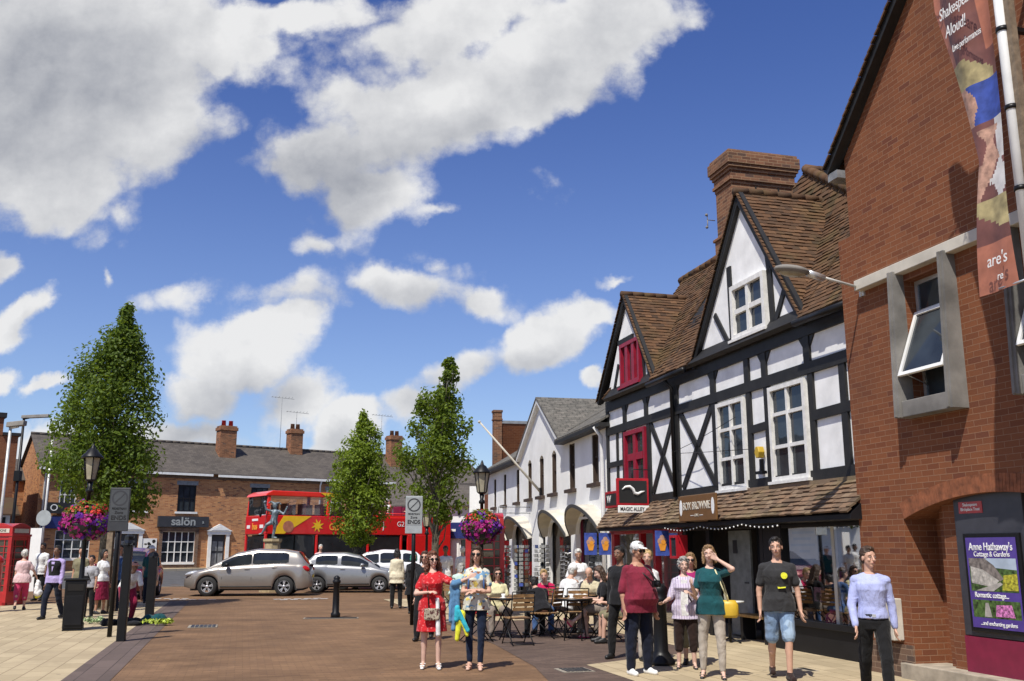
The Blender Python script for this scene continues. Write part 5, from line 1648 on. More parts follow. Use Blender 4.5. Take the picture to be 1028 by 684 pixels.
# ------------------------------------------------------------------ trees
def tree(label, base, trunk_pts, outline, ncl, nleaf, leaf, mat, seed, group='young street trees', gap=0.0, csz=(.30, .55)):
    """outline: (z, x_left, x_right) in world x; leaves gather on many small clumps along real limbs"""
    random.seed(seed)
    bx, by = base
    t = thing('street_tree', label, 'tree', (bx, by, 0), 0, group)
    zs = [q[0] for q in outline]

    def span(z):
        for (z0, l0, r0), (z1, l1, r1) in zip(outline, outline[1:]):
            if z0 <= z <= z1:
                f = (z - z0) / (z1 - z0)
                return l0 + (l1 - l0) * f - bx, r0 + (r1 - r0) * f - bx
        return (0, 0)
    tr = MB()
    tp = [Vector(p) for p in trunk_pts]
    tr.tube(tp, [.13 * (1 - .8 * i / (len(tp) - 1)) for i in range(len(tp))], 10)
    clumps = []
    for i in range(ncl):
        z = zs[0] + (zs[-1] - zs[0]) * (random.random() ** 0.9)
        l, r = span(z)
        hw = (r - l) / 2; cx = (l + r) / 2
        a = random.uniform(0, 2 * pi); rad = math.sqrt(random.random())
        sz = random.uniform(*csz) * random.choice((.6, 1, 1.1)) * min(1, max(.35, hw / 1.0))
        k = max(0.0, hw - sz * .2) * (1 + .16 * noise.noise(Vector((a * 1.2, z * 1.6, seed))))
        c = Vector((cx + k * rad * cos(a), k * rad * .9 * sin(a), z))
        clumps.append((c, sz))
    for (c, sz) in clumps[:70]:
        f = max(0, min(.999, (c.z - 1.0) / (tp[-1].z))) * .75
        i = int(f * (len(tp) - 1)); s = tp[i].lerp(tp[i + 1], f * (len(tp) - 1) - i)
        m = s.lerp(c, .5) + Vector((random.uniform(-.1, .1), random.uniform(-.1, .1), -.12))
        tr.tube([s, m, c], [.04, .022, .008], 5, caps=False)
    tr.build('trunk', 'bark', t)
    vs = []; fs = []
    per = nleaf // ncl
    for (c, sz) in clumps:
        if random.random() < gap: continue
        for k in range(int(per * (sz / csz[1]) ** 1.4) + 8):
            u = Vector((random.gauss(0, 1), random.gauss(0, 1), random.gauss(0, 1))).normalized()
            p = c + Vector((u.x, u.y, u.z * 1.15)) * sz * (random.random() ** .45)
            n = (u + Vector((random.uniform(-.8, .8), random.uniform(-.8, .8), random.uniform(-.3, 1.0)))).normalized()
            a = n.orthogonal().normalized(); a.rotate(Matrix.Rotation(random.uniform(0, 6.28), 3, n)); b = n.cross(a)
            s = leaf * random.uniform(.6, 1.25)
            i0 = len(vs)
            vs += [p - a * s * .5, p + b * s * .33 + n * s * .1, p + a * s * .6, p - b * s * .33 + n * s * .1]
            fs.append((i0, i0 + 1, i0 + 2, i0 + 3))
    m = MB(); m.add(vs, fs)
    m.build('crown', mat, t, recalc=False, uv=False)
    return t


tree('large dense dark green tree beside the red phone box on the left pavement', (-11.6, 28.0),
     [(0, 0, 0), (.02, 0, 2.4), (-.1, .05, 4.5), (-.05, 0, 6.6), (0.0, 0, 8.2)],
     [(2.75, -12.2, -10.6), (3.35, -12.8, -10.15), (3.92, -13.4, -10.2), (4.78, -13.45, -10.25), (5.65, -13.4, -10.4), (6.39, -13.1, -10.55), (6.84, -12.65, -10.7), (7.44, -12.4, -10.9), (8.04, -12.0, -11.05), (8.2, -11.72, -11.3), (8.7, -11.58, -11.42)],
     360, 46000, .115, 'leaves_dark', 21, csz=(.32, .60))
tree('bright light green columnar tree in front of the red bus', (-6.45, 41.0),
     [(0, 0, 0), (0, 0, 2.2), (.05, .05, 4.5), (0, 0, 6.5)],
     [(1.8, -6.7, -6.0), (2.49, -7.4, -5.4), (3.31, -7.68, -5.26), (4.55, -7.7, -5.25), (5.6, -7.4, -5.35), (6.45, -6.95, -5.6), (6.9, -6.6, -5.95), (7.3, -6.45, -6.3)],
     260, 26000, .13, 'leaves_light', 5)
tree('open airy tree with spreading branches right of the red bus', (-2.35, 30.0),
     [(0, 0, 0), (.02, 0, 2.3), (0, .0, 4.0), (.12, 0, 5.8), (.3, 0, 7.1)],
     [(2.5, -2.6, -1.9), (3.17, -3.2, -1.5), (3.7, -3.55, -1.2), (4.4, -3.65, -1.08), (5.1, -3.35, -1.3), (5.9, -3.2, -1.45), (6.3, -3.0, -1.5), (6.5, -2.4, -1.55), (6.9, -2.35, -1.6), (7.5, -2.15, -1.85)],
     150, 22000, .12, 'leaves_mid', 9, gap=.06, csz=(.26, .50))

# ------------------------------------------------------------------ lamp posts, baskets, signs, bollards
def lantern_post(name, label, base, h=3.75, group='black lantern posts', scale=1.0):
    t = thing(name, label, 'lamp post', (*base, 0), 0, group)
    p = MB()
    p.lathe([(.13, 0), (.13, .12), (.10, .16), (.09, .75), (.11, .80), (.06, .88), (.045, 1.5), (.042, h - .85), (.075, h - .83), (.075, h - .78), (.045, h - .74), (.06, h - .62)], n=14)
    p.build('post', 'black_paint', t)
    c = MB()
    c.lathe([(.05, h - .62), (.11, h - .58), (.115, h - .56)], n=6, smooth=False)
    c.lathe([(.235, h - .10), (.22, h - .06), (.14, h + .02), (.10, h + .08), (.05, h + .11), (.035, h + .16), (.012, h + .22)], n=12)
    for k in range(6):
        a = k * pi / 3
        c.tube([(.115 * cos(a), .115 * sin(a), h - .56), (.185 * cos(a), .185 * sin(a), h - .10)], .012, 5)
    c.build('lantern_frame', 'black_paint', t)
    MB().lathe([(.105, h - .56), (.175, h - .10)], n=6, smooth=False).build('lantern_glass', 'lamp_glass', t)
    return t


def flower_basket(label, c, rx, rz, seed, dark=1.0):
    random.seed(seed)
    t = thing('flower_basket', label, 'hanging basket', c, 0, 'flower baskets on the lantern posts')
    MB().lathe([(.10, -rz * .9), (rx * .55, -rz * .6), (rx * .72, -.1), (rx * .70, -.08)], n=18).tube([(-rx * .7, 0, -.1), (-.05, 0, .35)], .01, 5).tube([(rx * .7, 0, -.1), (.05, 0, .35)], .01, 5).build('basket', 'dark_metal', t)
    sets = {'petal_purple': ([], []), 'petal_magenta': ([], []), 'petal_red': ([], []), 'leaves_dark': ([], []), 'leaves_light': ([], [])}
    for k in range(5200):
        u = Vector((random.gauss(0, 1), random.gauss(0, 1), random.gauss(0, 1))).normalized()
        lump = .86 + .22 * noise.noise(Vector((u.x, u.y, u.z)) * 3.0 + Vector((seed, 0, 0)))
        p = Vector((u.x * rx, u.y * rx * .9, u.z * rz)) * lump * (random.random() ** .16)
        w_ = noise.noise(Vector(p) * 4 + Vector((seed, 5, 1)))
        topness = u.z
        if random.random() < (.40 if topness < .35 else .72):
            kind = 'leaves_light' if topness > .45 and random.random() < .5 else 'leaves_dark'; s = .07
        else:
            kind = 'petal_red' if (topness > .35 and w_ > -.1) else ('petal_magenta' if w_ > .02 else 'petal_purple'); s = .085
        n = (u + Vector((random.uniform(-.7, .7), random.uniform(-.7, .7), random.uniform(-.3, .7)))).normalized()
        a = n.orthogonal().normalized(); a.rotate(Matrix.Rotation(random.uniform(0, 6.28), 3, n)); b = n.cross(a)
        s *= random.uniform(.55, 1.1)
        vs, fs = sets[kind]
        i0 = len(vs)
        if kind.startswith('petal'):
            vs += [p + (a * cos(q * 1.2566) + b * sin(q * 1.2566)) * s * .5 for q in range(5)]; fs.append(tuple(range(i0, i0 + 5)))
        else:
            vs += [p - a * s * .6, p + b * s * .35, p + a * s * .6, p - b * s * .35]; fs.append((i0, i0 + 1, i0 + 2, i0 + 3))
    for kname, (vs, fs) in sets.items():
        if vs:
            m = MB(); m.add(vs, fs); m.build('flowers' if kname.startswith('petal') else 'foliage', kname, t, recalc=False, uv=False)
    return t


lantern_post('lantern_post', 'black lantern post with a flower basket beside the large dark tree', (-9.10, 21.0), 3.66)
flower_basket('basket of purple and red petunias round the left lantern post', (-9.10, 21.0, 2.24), .60, .47, 3)
lantern_post('lantern_post', 'black lantern post with a flower basket before the phone box by the cafe', (-.74, 24.0), 3.56)
flower_basket('basket of magenta and purple petunias round the right lantern post', (-.76, 24.0, 2.17), .55, .48, 8)
lantern_post('lantern_post', 'distant black lantern post behind the open airy tree near the bus', (-2.9, 33.5), 2.95)


def zone_sign(label, x, y, rz, pale, post_h=2.0):
    t = thing('zone_sign', label, 'street sign', (x, y, 0), rz)
    MB().tube([(0, .05, 0), (0, .05, 2.78)], .045, 12).build('post', 'black_paint', t)
    MB().box(-.19, .19, -.015, .015, 1.97, 2.80).build('back_board', 'sign_grey' if pale else 'sign_dark', t, bevel=.01)
    pl = MB().box(-.165, .165, -.02, -.015, 2.16, 2.76).build('sign_face', 'sign_pale' if pale else 'sign_shaded', t)  # face colour darkened to stand for light coming from behind
    r = MB()
    n = 28
    for k in range(n):
        a0, a1 = 2 * pi * k / n, 2 * pi * (k + 1) / n
        r.poly([(.15 * cos(a0), -.0215, 2.60 + .15 * sin(a0)), (.15 * cos(a1), -.0215, 2.60 + .15 * sin(a1)), (.12 * cos(a1), -.0215, 2.60 + .12 * sin(a1)), (.12 * cos(a0), -.0215, 2.60 + .12 * sin(a0))])
    strut(r, (-.1, 2.5), (.1, 2.7), .02, -.0225, -.0216)
    r.build('ring', 'sign_dark', pl, recalc=False)
    text('lettering', 'PEDESTRIAN', .056, 'black_print', pl, (0, -.022, 2.40), sx=.85)
    text('lettering', 'Zone', .072, 'black_print', pl, (0, -.022, 2.325))
    text('lettering', 'ENDS', .115, 'black_print', pl, (0, -.022, 2.225), bold=.002, sx=1.0)
    return t


zone_sign('grey PEDESTRIAN Zone ENDS sign on a black post beside the left flower basket', -7.62, 19.0, RAD(8), False)
zone_sign('pale PEDESTRIAN Zone ENDS sign on a black post in front of the red bus', -2.20, 22.0, RAD(2), True)
# tall square timber-grey post in front of the street seller
t = thing('square_post', 'tall square black post on the dark paving border in front of the street seller', 'post', (-7.07, 18.2, 0), RAD(12))
MB().box(-.075, .075, -.075, .075, 0, 1.70).build('post', 'black_paint', t, bevel=.012)
MB().prism([(-.085, -.085, 1.702), (.085, -.085, 1.702), (.085, .085, 1.88), (-.085, .085, 1.88)], (0, 0, .0)).lathe([(.11, 1.70), (.11, 1.74), (.075, 1.80), (.08, 1.86), (.03, 1.90)], n=4, smooth=False).build('cap', 'dark_metal', t)
for (x, y, lab, h_) in [(-9.2, 25.4, 'square black bollard behind the street seller, left of the silver car', 1.52), (-4.30, 24.4, 'single black bollard alone in the open brown paving before the grey car', .98)]:
    t = thing('bollard', lab, 'bollard', (x, y, 0), RAD(12))
    b_ = MB()
    if h_ > 1.2: b_.box(-.10, .10, -.10, .10, 0, h_ - .08); b_.lathe([(.14, h_ - .08), (.09, h_ + .02), (.03, h_ + .05)], n=4, smooth=False)
    else: b_.lathe([(.115, 0), (.115, .10), (.085, .13), (.075, .80), (.10, .83), (.10, .87), (.07, .90), (.085, .94), (.05, .98), (.01, 1.0)], n=16)
    b_.build('bollard', 'black_paint', t, bevel=.01 if h_ > 1.2 else 0)
t = thing('bollard', 'stout black bollard beside the man in the maroon polo shirt', 'bollard', (2.15, 14.55, 0), 0)
MB().lathe([(.20, 0), (.20, .07), (.15, .12), (.125, .17), (.105, .20), (.095, .85), (.13, .88), (.13, .94), (.10, .97), (.115, 1.02), (.115, 1.08), (.07, 1.13), (.01, 1.15)], n=20).build('bollard', 'black_paint', t)
# the litter bin
t = thing('litter_bin', 'square black litter bin under the left flower basket', 'litter bin', (-9.02, 20.6, 0), RAD(22))
MB().prism([(-.19, -.2, .04), (.19, -.2, .04), (.205, -.22, 1.0), (-.205, -.22, 1.0)], (0, .42, 0)).build('body', 'black_paint', t, bevel=.02)
MB().box(-.235, .235, -.235, .235, 1.0, 1.04).box(-.19, .19, -.19, .19, 0, .04).build('lid', 'black_paint', t, bevel=.012)
MB().box(-.15, .15, -.226, -.216, .80, .93).build('slot', 'interior_dark', t)
MB().box(-.16, .16, -.222, -.212, .12, .70).build('door_panel', 'shop_black', t, bevel=.006)


def phone_box(label, loc, rz, group='red telephone boxes'):
    t = thing('phone_box', label, 'phone box', (*loc, 0), rz, group)
    f = MB()
    for x in (-.42, .42):
        for y in (-.42, .42):
            f.box(x - .06, x + .06, y - .06, y + .06, 0, 2.15)
    f.box(-.48, .48, -.48, .48, 0, .10)
    for a, b, c, d in ((-.36, .36, -.46, -.40), (-.36, .36, .40, .46)):
        f.box(a, b, c, d, .1, .42); f.box(a, b, c, d, 2.02, 2.13)
    for c, d in ((-.46, -.40), (.40, .46)):
        f.box(c, d, -.36, .36, .1, .42); f.box(c, d, -.36, .36, 2.02, 2.13)
    f.build('frame', 'phone_red', t, bevel=.008)
    r = MB(); r.box(-.50, .50, -.50, .50, 2.13, 2.20); r.box(-.46, .46, -.46, .46, 2.20, 2.42)
    pts = []
    for i in range(9):
        a = i / 8
        pts.append((-.47 + .94 * a, 2.42 + .12 * sin(a * pi)))
    r.prism([(x, -.46, z) for x, z in pts], (0, .92, 0)); r.prism([(-.46, x, z + .002) for x, z in pts], (.92, 0, 0))
    r.build('domed_roof', 'phone_red', t, bevel=.006)
    s = MB(); s.box(-.36, .36, -.475, -.462, 2.24, 2.37); s.box(-.36, .36, .462, .475, 2.24, 2.37); s.box(-.475, -.462, -.36, .36, 2.24, 2.37); s.box(.462, .475, -.36, .36, 2.24, 2.37)
    so = s.build('name_panel', 'pale_stone', t)
    text('lettering', 'TELEPHONE', .11, 'black_print', so, (0, -.477, 2.305), sx=.85)
    g = MB()
    for z in [.42 + .2 * k for k in range(9)]:
        g.box(-.36, .36, -.445, -.425, z - .012, z + .012); g.box(-.36, .36, .425, .445, z - .012, z + .012); g.box(-.445, -.425, -.36, .36, z - .012, z + .012); g.box(.425, .445, -.36, .36, z - .012, z + .012)
    for x in (-.22, .22):
        g.box(x - .012, x + .012, -.445, -.425, .42, 2.02); g.box(-.445, -.425, x - .012, x + .012, .42, 2.02); g.box(.425, .445, x - .012, x + .012, .42, 2.02)
    g.build('glazing_bars', 'phone_red', t)
    q = MB(); q.box(-.40, .40, -.42, -.415, .42, 2.02); q.box(-.42, -.415, -.4, .4, .42, 2.02); q.box(.415, .42, -.4, .4, .42, 2.02); q.box(-.4, .4, .415, .42, .42, 2.02)
    q.build('pane', 'glass_brown', t)
    return t


phone_box('red telephone box at the left edge behind the woman in pink', (-15.25, 29.8), RAD(-8)).scale = (.94, .94, .94)
phone_box('red telephone box behind the flower basket and the woman in blue jeans', (-.70, 25.3), RAD(4))
t = thing('pillar_box', 'red post box partly seen at the left edge in front of the phone box', 'post box', (-13.80, 26.4, 0), 0)
MB().lathe([(.25, 0), (.25, .15), (.22, .18), (.22, 1.25), (.25, 1.28), (.25, 1.34), (.23, 1.38), (.15, 1.46), (.01, 1.50)], n=24).build('body', 'phone_red', t)
MB().box(-.12, .12, -.235, -.2, 1.12, 1.17).build('slot', 'interior_dark', t)
MB().box(-.08, .08, -.235, -.2, .75, .98).build('plate', 'white_print', t)
for (x, y, h_, mt, lab, dx) in [(-24.4, 48, 8.0, 'black_paint', 'tall black street light rising over the phone box', 1.25), (-15.9, 30.5, 5.4, 'steel_pole', 'thin white street light at the left edge', .45)]:
    t = thing('street_light', lab, 'street light', (x, y, 0), 0)
    MB().tube([(0, 0, 0), (0, 0, 2.5), (0, 0, h_)], [.10, .08, .06] if h_ > 6 else .045, 10).tube([(0, 0, h_ - .02), (.25, 0, h_ + .03)], .04).build('pole', mt, t)
    MB().prism([(-.1, -.12, h_), (dx, -.12, h_ + .06), (dx, -.10, h_ + .22), (-.1, -.10, h_ + .16)], (0, .24, 0)).build('lamp_head', 'concrete', t, bevel=.02)
    if h_ > 6: MB().box(-.14, .14, -.14, .14, 4.9, 5.4).build('control_box', 'black_paint', t)
t = thing('information_sign', 'round grey sign on a white pole beside the phone box', 'street sign', (-16.20, 34.0, 0), RAD(-5))
MB().tube([(0, 0, 0), (0, 0, 5.4)], .04).build('pole', 'steel_pole', t)
MB().prism([(.27 * cos(k * pi / 12), -.06, 2.68 + .27 * sin(k * pi / 12)) for k in range(24)], (0, .02, 0)).build('disc', 'sign_grey', t)
t = thing('white_display_board', 'tall blank white display board standing behind the phone box', 'board', (-16.1, 33.2, 0), RAD(-4))
MB().box(-.24, .26, -.03, .03, .25, 2.32).build('board', 'white_print', t)
MB().box(-.24, -.19, -.03, .03, 0, .25).box(.21, .26, -.03, .03, 0, .25).build('leg', 'steel_pole', t)
# timber tree stake beside the big tree
t = thing('timber_post', 'weathered grey timber stake guarding the large dark tree', 'post', (-10.75, 26.6, 0), 0)
MB().box(-.16, .0, -.08, .08, 0, 2.6).box(.06, .18, -.06, .06, 0, 2.5).build('stake', 'post_wood', t, bevel=.01)
MB().box(-.14, .16, -.10, -.085, 2.1, 2.2).build('cross_bar', 'post_wood', t)

# statue of a leaping fool on its stone plinth
t = thing('bronze_statue', 'grey bronze statue of a dancing figure on a stone plinth before the bus', 'statue', (-9.35, 38.5, 0), RAD(10))
MB().lathe([(.42, 0), (.42, .25), (.32, .30), (.30, 1.85), (.36, 1.92), (.36, 2.02)], n=8, smooth=False).build('plinth', 'sandstone', t)
STATUE = t

# ------------------------------------------------------------------ cars
def interp(tab, x):
    for (x0, a), (x1, b) in zip(tab, tab[1:]):
        if x0 <= x <= x1:
            f = (x - x0) / (x1 - x0)
            f = f * f * (3 - 2 * f) * .35 + f * .65
            return a + (b - a) * f
    return tab[0][1] if x < tab[0][0] else tab[-1][1]


def car(label, loc, rz, paint, L, Wd, belt, roof, wheels, wr, glass_x, doors, group='parked cars', pillars=(), light_z=.72, name='parked_car'):
    """nose at -x. belt/roof: (x, z) profiles; glass_x: window runs (x0, x1)"""
    t = thing(name, label, 'car', (*loc, 0), rz, group)
    X0, X1 = -L / 2, L / 2
    n = 92
    xs = [X0 + L * (i / n) for i in range(n + 1)]
    hw = Wd / 2

    def wid(x):
        a = (x - X0) / L
        e = 1 - .30 * max(0, 1 - a / .13) ** 2.2 - .20 * max(0, (a - .90) / .10) ** 2.2
        return hw * e

    def low(x):
        z = .26 + .06 * max(0, (abs(x) - L / 2 + .3) / .3)
        for wx in wheels:
            d = abs(x - wx)
            R_ = wr * 1.17
            if d < R_:
                z = max(z, wr + math.sqrt(R_ * R_ - d * d) * .98)
        return z
    body = MB(); rows_ = []
    for x in xs:
        zb = interp(belt, x); zl = min(low(x), zb - .12); w_ = wid(x)
        sec = [(w_ * .93, zl), (w_ * .985, zl + (zb - zl) * .18), (w_, zl + (zb - zl) * .42), (w_ * .995, zl + (zb - zl) * .62), (w_ * .965, zl + (zb - zl) * .84), (w_ * .925, zb - .012), (w_ * .89, zb), (w_ * .55, zb + .045), (0, zb + .06)]
        full = [(y, z) for y, z in sec] + [(-y, z) for y, z in sec[-2::-1]]
        rows_.append([(x, y, z) for y, z in full])
    m = len(rows_[0])
    vs = [p for r in rows_ for p in r]
    fs = [(i * m + j, (i + 1) * m + j, (i + 1) * m + j + 1, i * m + j + 1) for i in range(n) for j in range(m - 1)]
    fs += [tuple(range(m)), tuple(n * m + j for j in range(m))[::-1]]
    body.add(vs, fs, True)
    bo = body.build('body', paint, t)
    # greenhouse: painted roof and pillars, with glass sheets set 6 mm out in the openings
    gx0 = min(x for x, z in roof); gx1 = max(x for x, z in roof)
    k = 60
    gh = MB(); gr = []
    for i in range(k + 1):
        x = gx0 + (gx1 - gx0) * i / k
        zb = interp(belt, x) - .01; zr = max(interp(roof, x), zb + .012); w_ = wid(x)
        h_ = zr - zb
        wt = w_ * (.89 - .17 * min(1, h_ / .5))
        sec = [(w_ * .89, zb), (w_ * .89 + (wt - w_ * .89) * .35, zb + h_ * .45), (wt, zb + h_ * .86), (wt * .93, zb + h_ * .965), (wt * .6, zr + .01), (0, zr + .018)]
        gr.append([(x, y, z) for y, z in sec] + [(x, -y, z) for y, z in sec[-2::-1]])
    m2 = len(gr[0])
    gh.add([p for r in gr for p in r], [(i * m2 + j, (i + 1) * m2 + j, (i + 1) * m2 + j + 1, i * m2 + j + 1) for i in range(k) for j in range(m2 - 1)], True)
    gh.build('roof', paint, t)

    def col(x):
        f = (x - gx0) / (gx1 - gx0) * k
        i = min(k - 1, max(0, int(f))); return i, f - i

    def pt(x, j, v):
        i, f = col(x)
        a = Vector(gr[i][j]).lerp(Vector(gr[i + 1][j]), f); b = Vector(gr[i][j + 1]).lerp(Vector(gr[i + 1][j + 1]), f)
        return a.lerp(b, v)
    for sgn in (1, -1):
        for (a, b) in glass_x:
            g = MB(); top = []; bot = []; mid = []
            for q in range(15):
                x = a + (b - a) * q / 14
                e = min((x - a), (b - x)) / .10
                tuck = .0 if e > 1 else (1 - e) * .16
                P1 = pt(x, 0, .10 + tuck); P2 = pt(x, 1, 0); P3 = pt(x, 1, .80 - tuck)
                o_ = Vector((0, .007, 0))
                if sgn < 0:
                    P1, P2, P3 = [Vector((p.x, -p.y, p.z)) for p in (P1, P2, P3)]; o_ = -o_
                bot.append(P1 + o_); mid.append(P2 + o_); top.append(P3 + o_)
            if True:
                vs_ = bot + mid + top
                g.add(vs_, [(q, q + 1, 15 + q + 1, 15 + q) for q in range(14)] + [(15 + q, 16 + q, 31 + q, 30 + q) for q in range(14)], True)
            g.build('side_window', 'car_glass', t)
    for nm, (xa, xb) in (('windscreen', (roof[0][0] + .03, roof[2][0] - .02)), ('rear_window', (roof[-2][0] + .02, roof[-1][0] - .03))):
        g = MB(); R_ = []
        for q in range(13):
            x = xa + (xb - xa) * q / 12
            i, f = col(x)
            R_.append([Vector(gr[i][j]).lerp(Vector(gr[i + 1][j]), f) + Vector((0, 0, .008)) for j in (3, 4, 5, 6, 7)])
        g.add([p for r in R_ for p in r], [(i * 5 + j, (i + 1) * 5 + j, (i + 1) * 5 + j + 1, i * 5 + j + 1) for i in range(12) for j in range(4)], True)
        g.build(nm, 'car_glass', t)
    ub = MB(); ub.box(X0 + .25, X1 - .25, -hw * .84, hw * .84, .20, .72); ub.build('underbody', 'rubber', t)
    for wx in wheels:
        for sgn in (1, -1):
            yo = hw * .985 * sgn; yi = (hw - .20) * sgn
            w_ = MB()
            prof = [(wr * .62, 0), (wr * .93, .0), (wr, .03), (wr, .17), (wr * .93, .20), (wr * .6, .20)]
            ring = []
            N_ = 28
            for (r_, o_) in prof:
                for q in range(N_):
                    a = 2 * pi * q / N_
                    ring.append((wx + r_ * cos(a), yo - sgn * o_, wr + r_ * sin(a)))
            fs_ = [(i * N_ + q, i * N_ + (q + 1) % N_, (i + 1) * N_ + (q + 1) % N_, (i + 1) * N_ + q) for i in range(len(prof) - 1) for q in range(N_)]
            w_.add(ring, fs_, True)
            wo = w_.build('wheel', 'rubber', t)
            rm = MB()
            for q in range(N_):
                a0, a1 = 2 * pi * q / N_, 2 * pi * (q + 1) / N_
                rm.prism([(wx + r_ * cos(a), yo - sgn * .012, wr + r_ * sin(a)) for r_, a in ((wr * .66, a0), (wr * .66, a1), (wr * .58, a1), (wr * .58, a0))], (0, -sgn * .05, 0))
            for q in range(5):
                a = 2 * pi * q / 5 + .3
                for da in (-.16, .16):
                    c0 = (wr * .10 * cos(a), wr * .10 * sin(a)); c1 = (wr * .62 * cos(a + da), wr * .62 * sin(a + da))
                    nx, nz = -sin(a) * wr * .05, cos(a) * wr * .05
                    rm.prism([(wx + c0[0] - nx, yo - sgn * .018, wr + c0[1] - nz), (wx + c1[0] - nx, yo - sgn * .014, wr + c1[1] - nz), (wx + c1[0] + nx, yo - sgn * .014, wr + c1[1] + nz), (wx + c0[0] + nx, yo - sgn * .018, wr + c0[1] + nz)], (0, -sgn * .03, 0))
            rm.ball((wx, yo - sgn * .02, wr), (wr * .16, .03, wr * .16))
            rm.build('rim', 'alloy', wo)
    # door shut lines, handles, sill trim, mirrors, lights
    d = MB()
    for x in doors:
        for sgn in (1, -1):
            zb = interp(belt, x)
            d.tube([(x, sgn * (wid(x) * .925 + .002), zb - .01), (x - .01, sgn * (wid(x) + .001), .62), (x - .02, sgn * (wid(x) * .96), .36)], .007, 4)
    for sgn in (1, -1):
        d.tube([(wheels[0] + wr * 1.3, sgn * wid(0) * .965, .33), (wheels[1] - wr * 1.3, sgn * wid(0) * .965, .33)], .022, 5)
    d.build('door_seam', 'rubber', t)
    for x in doors[1:]:
        for sgn in (1, -1):
            MB().box(x - .26, x - .08, min(sgn * (hw * .965), sgn * (hw * .965 + .03)), max(sgn * (hw * .965), sgn * (hw * .965 + .03)), interp(belt, x) - .155, interp(belt, x) - .125).build('door_handle', paint, t, bevel=.006)
    for sgn in (1, -1):
        xm = glass_x[0][0] + .22
        MB().ball((xm, sgn * (hw + .07), interp(belt, xm) + .06), (.09, .10, .075)).build('wing_mirror', 'black_paint' if paint == 'car_silver' else paint, t)
        MB().ball((X0 + .26, sgn * wid(X0 + .25) * .82, light_z), (.26, .15, .085), rot=Matrix.Rotation(RAD(-14), 3, 'Y')).build('headlight', 'headlight', t)
        MB().ball((X1 - .23, sgn * wid(X1 - .23) * .87, light_z + .18), (.21, .10, .10), rot=Matrix.Rotation(RAD(22), 3, 'Y')).build('tail_light', 'tail_red', t)
    MB().box(X0 - .01, X0 + .2, -hw * .5, hw * .5, .34, .56).build('grille', 'rubber', t, bevel=.02)
    MB().box(X0 - .018, X0 - .012, -.26, .26, .38, .49).build('number_plate', 'white_print', t)
    MB().box(X1 - .03, X1 + .012, -.26, .26, .62, .73).build('number_plate', 'plate_yellow', t)
    return t


CA = RAD(4)
car('silver beige family hatchback facing left on the brown paving', (-9.45, 36.0), RAD(5), 'car_silver', 4.42, 1.82,
    [(-2.21, .60), (-2.10, .72), (-1.75, .86), (-1.15, .99), (0, 1.07), (1.2, 1.13), (1.95, 1.10), (2.12, .95), (2.21, .70)],
    [(-1.50, .93), (-.9, 1.25), (-.42, 1.50), (.3, 1.63), (1.2, 1.61), (1.72, 1.53), (2.13, 1.08)],
    (-1.36, 1.30), .335, [(-.92, .12), (.16, 1.42)], [-.86, .16, 1.12], light_z=.78)
car('grey three-door hatchback facing right behind the silver car', (-6.25, 38.6), RAD(183), 'car_grey', 3.66, 1.66,
    [(-1.83, .55), (-1.74, .68), (-1.45, .84), (-.85, .95), (0, 1.0), (1.0, 1.05), (1.62, 1.04), (1.76, .90), (1.83, .62)],
    [(-1.18, .90), (-.75, 1.17), (-.35, 1.39), (.2, 1.50), (1.0, 1.49), (1.35, 1.43), (1.78, 1.02)],
    (-1.16, 1.20), .30, [(-.72, .32), (.46, 1.28)], [-.66, .42], light_z=.74)
car('white estate car mostly hidden behind the grey hatchback', (-5.65, 41.2), RAD(8), 'car_white', 4.3, 1.78,
    [(-2.15, .58), (-2.0, .76), (-1.2, .96), (0, 1.05), (1.2, 1.10), (1.9, 1.08), (2.15, .72)],
    [(-1.40, .95), (-.8, 1.3), (-.4, 1.50), (.3, 1.60), (1.2, 1.57), (1.65, 1.50), (2.08, 1.08)],
    (-1.32, 1.28), .32, [(-.86, .1), (.16, 1.0), (1.08, 1.5)], [-.8, .12, 1.05])
car('dark red car seen from behind the left lantern post', (-13.35, 34.5), RAD(100), 'car_red', 4.2, 1.80,
    [(-2.1, .58), (-1.95, .78), (-1.1, .97), (0, 1.06), (1.2, 1.10), (1.9, 1.08), (2.1, .75)],
    [(-1.35, .95), (-.75, 1.3), (-.3, 1.55), (.4, 1.66), (1.2, 1.64), (1.65, 1.56), (2.02, 1.10)],
    (-1.3, 1.25), .33, [(-.82, .12), (.16, 1.35)], [-.78, .12, 1.05])

# ------------------------------------------------------------------ open-top tour bus
AZB = RAD(36)
BX, BY = -11.1, 43.85
BUS_LOC = (BX, BY)
t = thing('tour_bus', 'red and yellow open-top double-decker tour bus standing in the far street', 'bus', (BX, BY, 0), AZB)
LB, WB_ = 9.9, 2.45
b_ = MB()
sec = [(0.0, .30), (0.0, 3.12)]
b_.box(.10, LB, 0, WB_, 2.28, 3.12)                       # red band
b_.box(.10, .26, 0, WB_, .35, 1.0); b_.box(.26, LB, 0, .10, .35, 1.0); b_.box(.26, LB, WB_ - .1, WB_, .35, 1.0); b_.box(LB - .12, LB, .1, WB_ - .1, .35, 2.28)
for x in (.10, 2.55, 5.2, 7.0, 8.7, LB - .14):
    b_.box(x, x + .12, 0, .12, 1.0, 2.28); b_.box(x, x + .12, WB_ - .12, WB_, 1.0, 2.28)
b_.box(7.4, LB, -.004, .1, 1.0, 2.3)
b_.build('body', 'bus_red', t, bevel=.03)
b_ = MB()
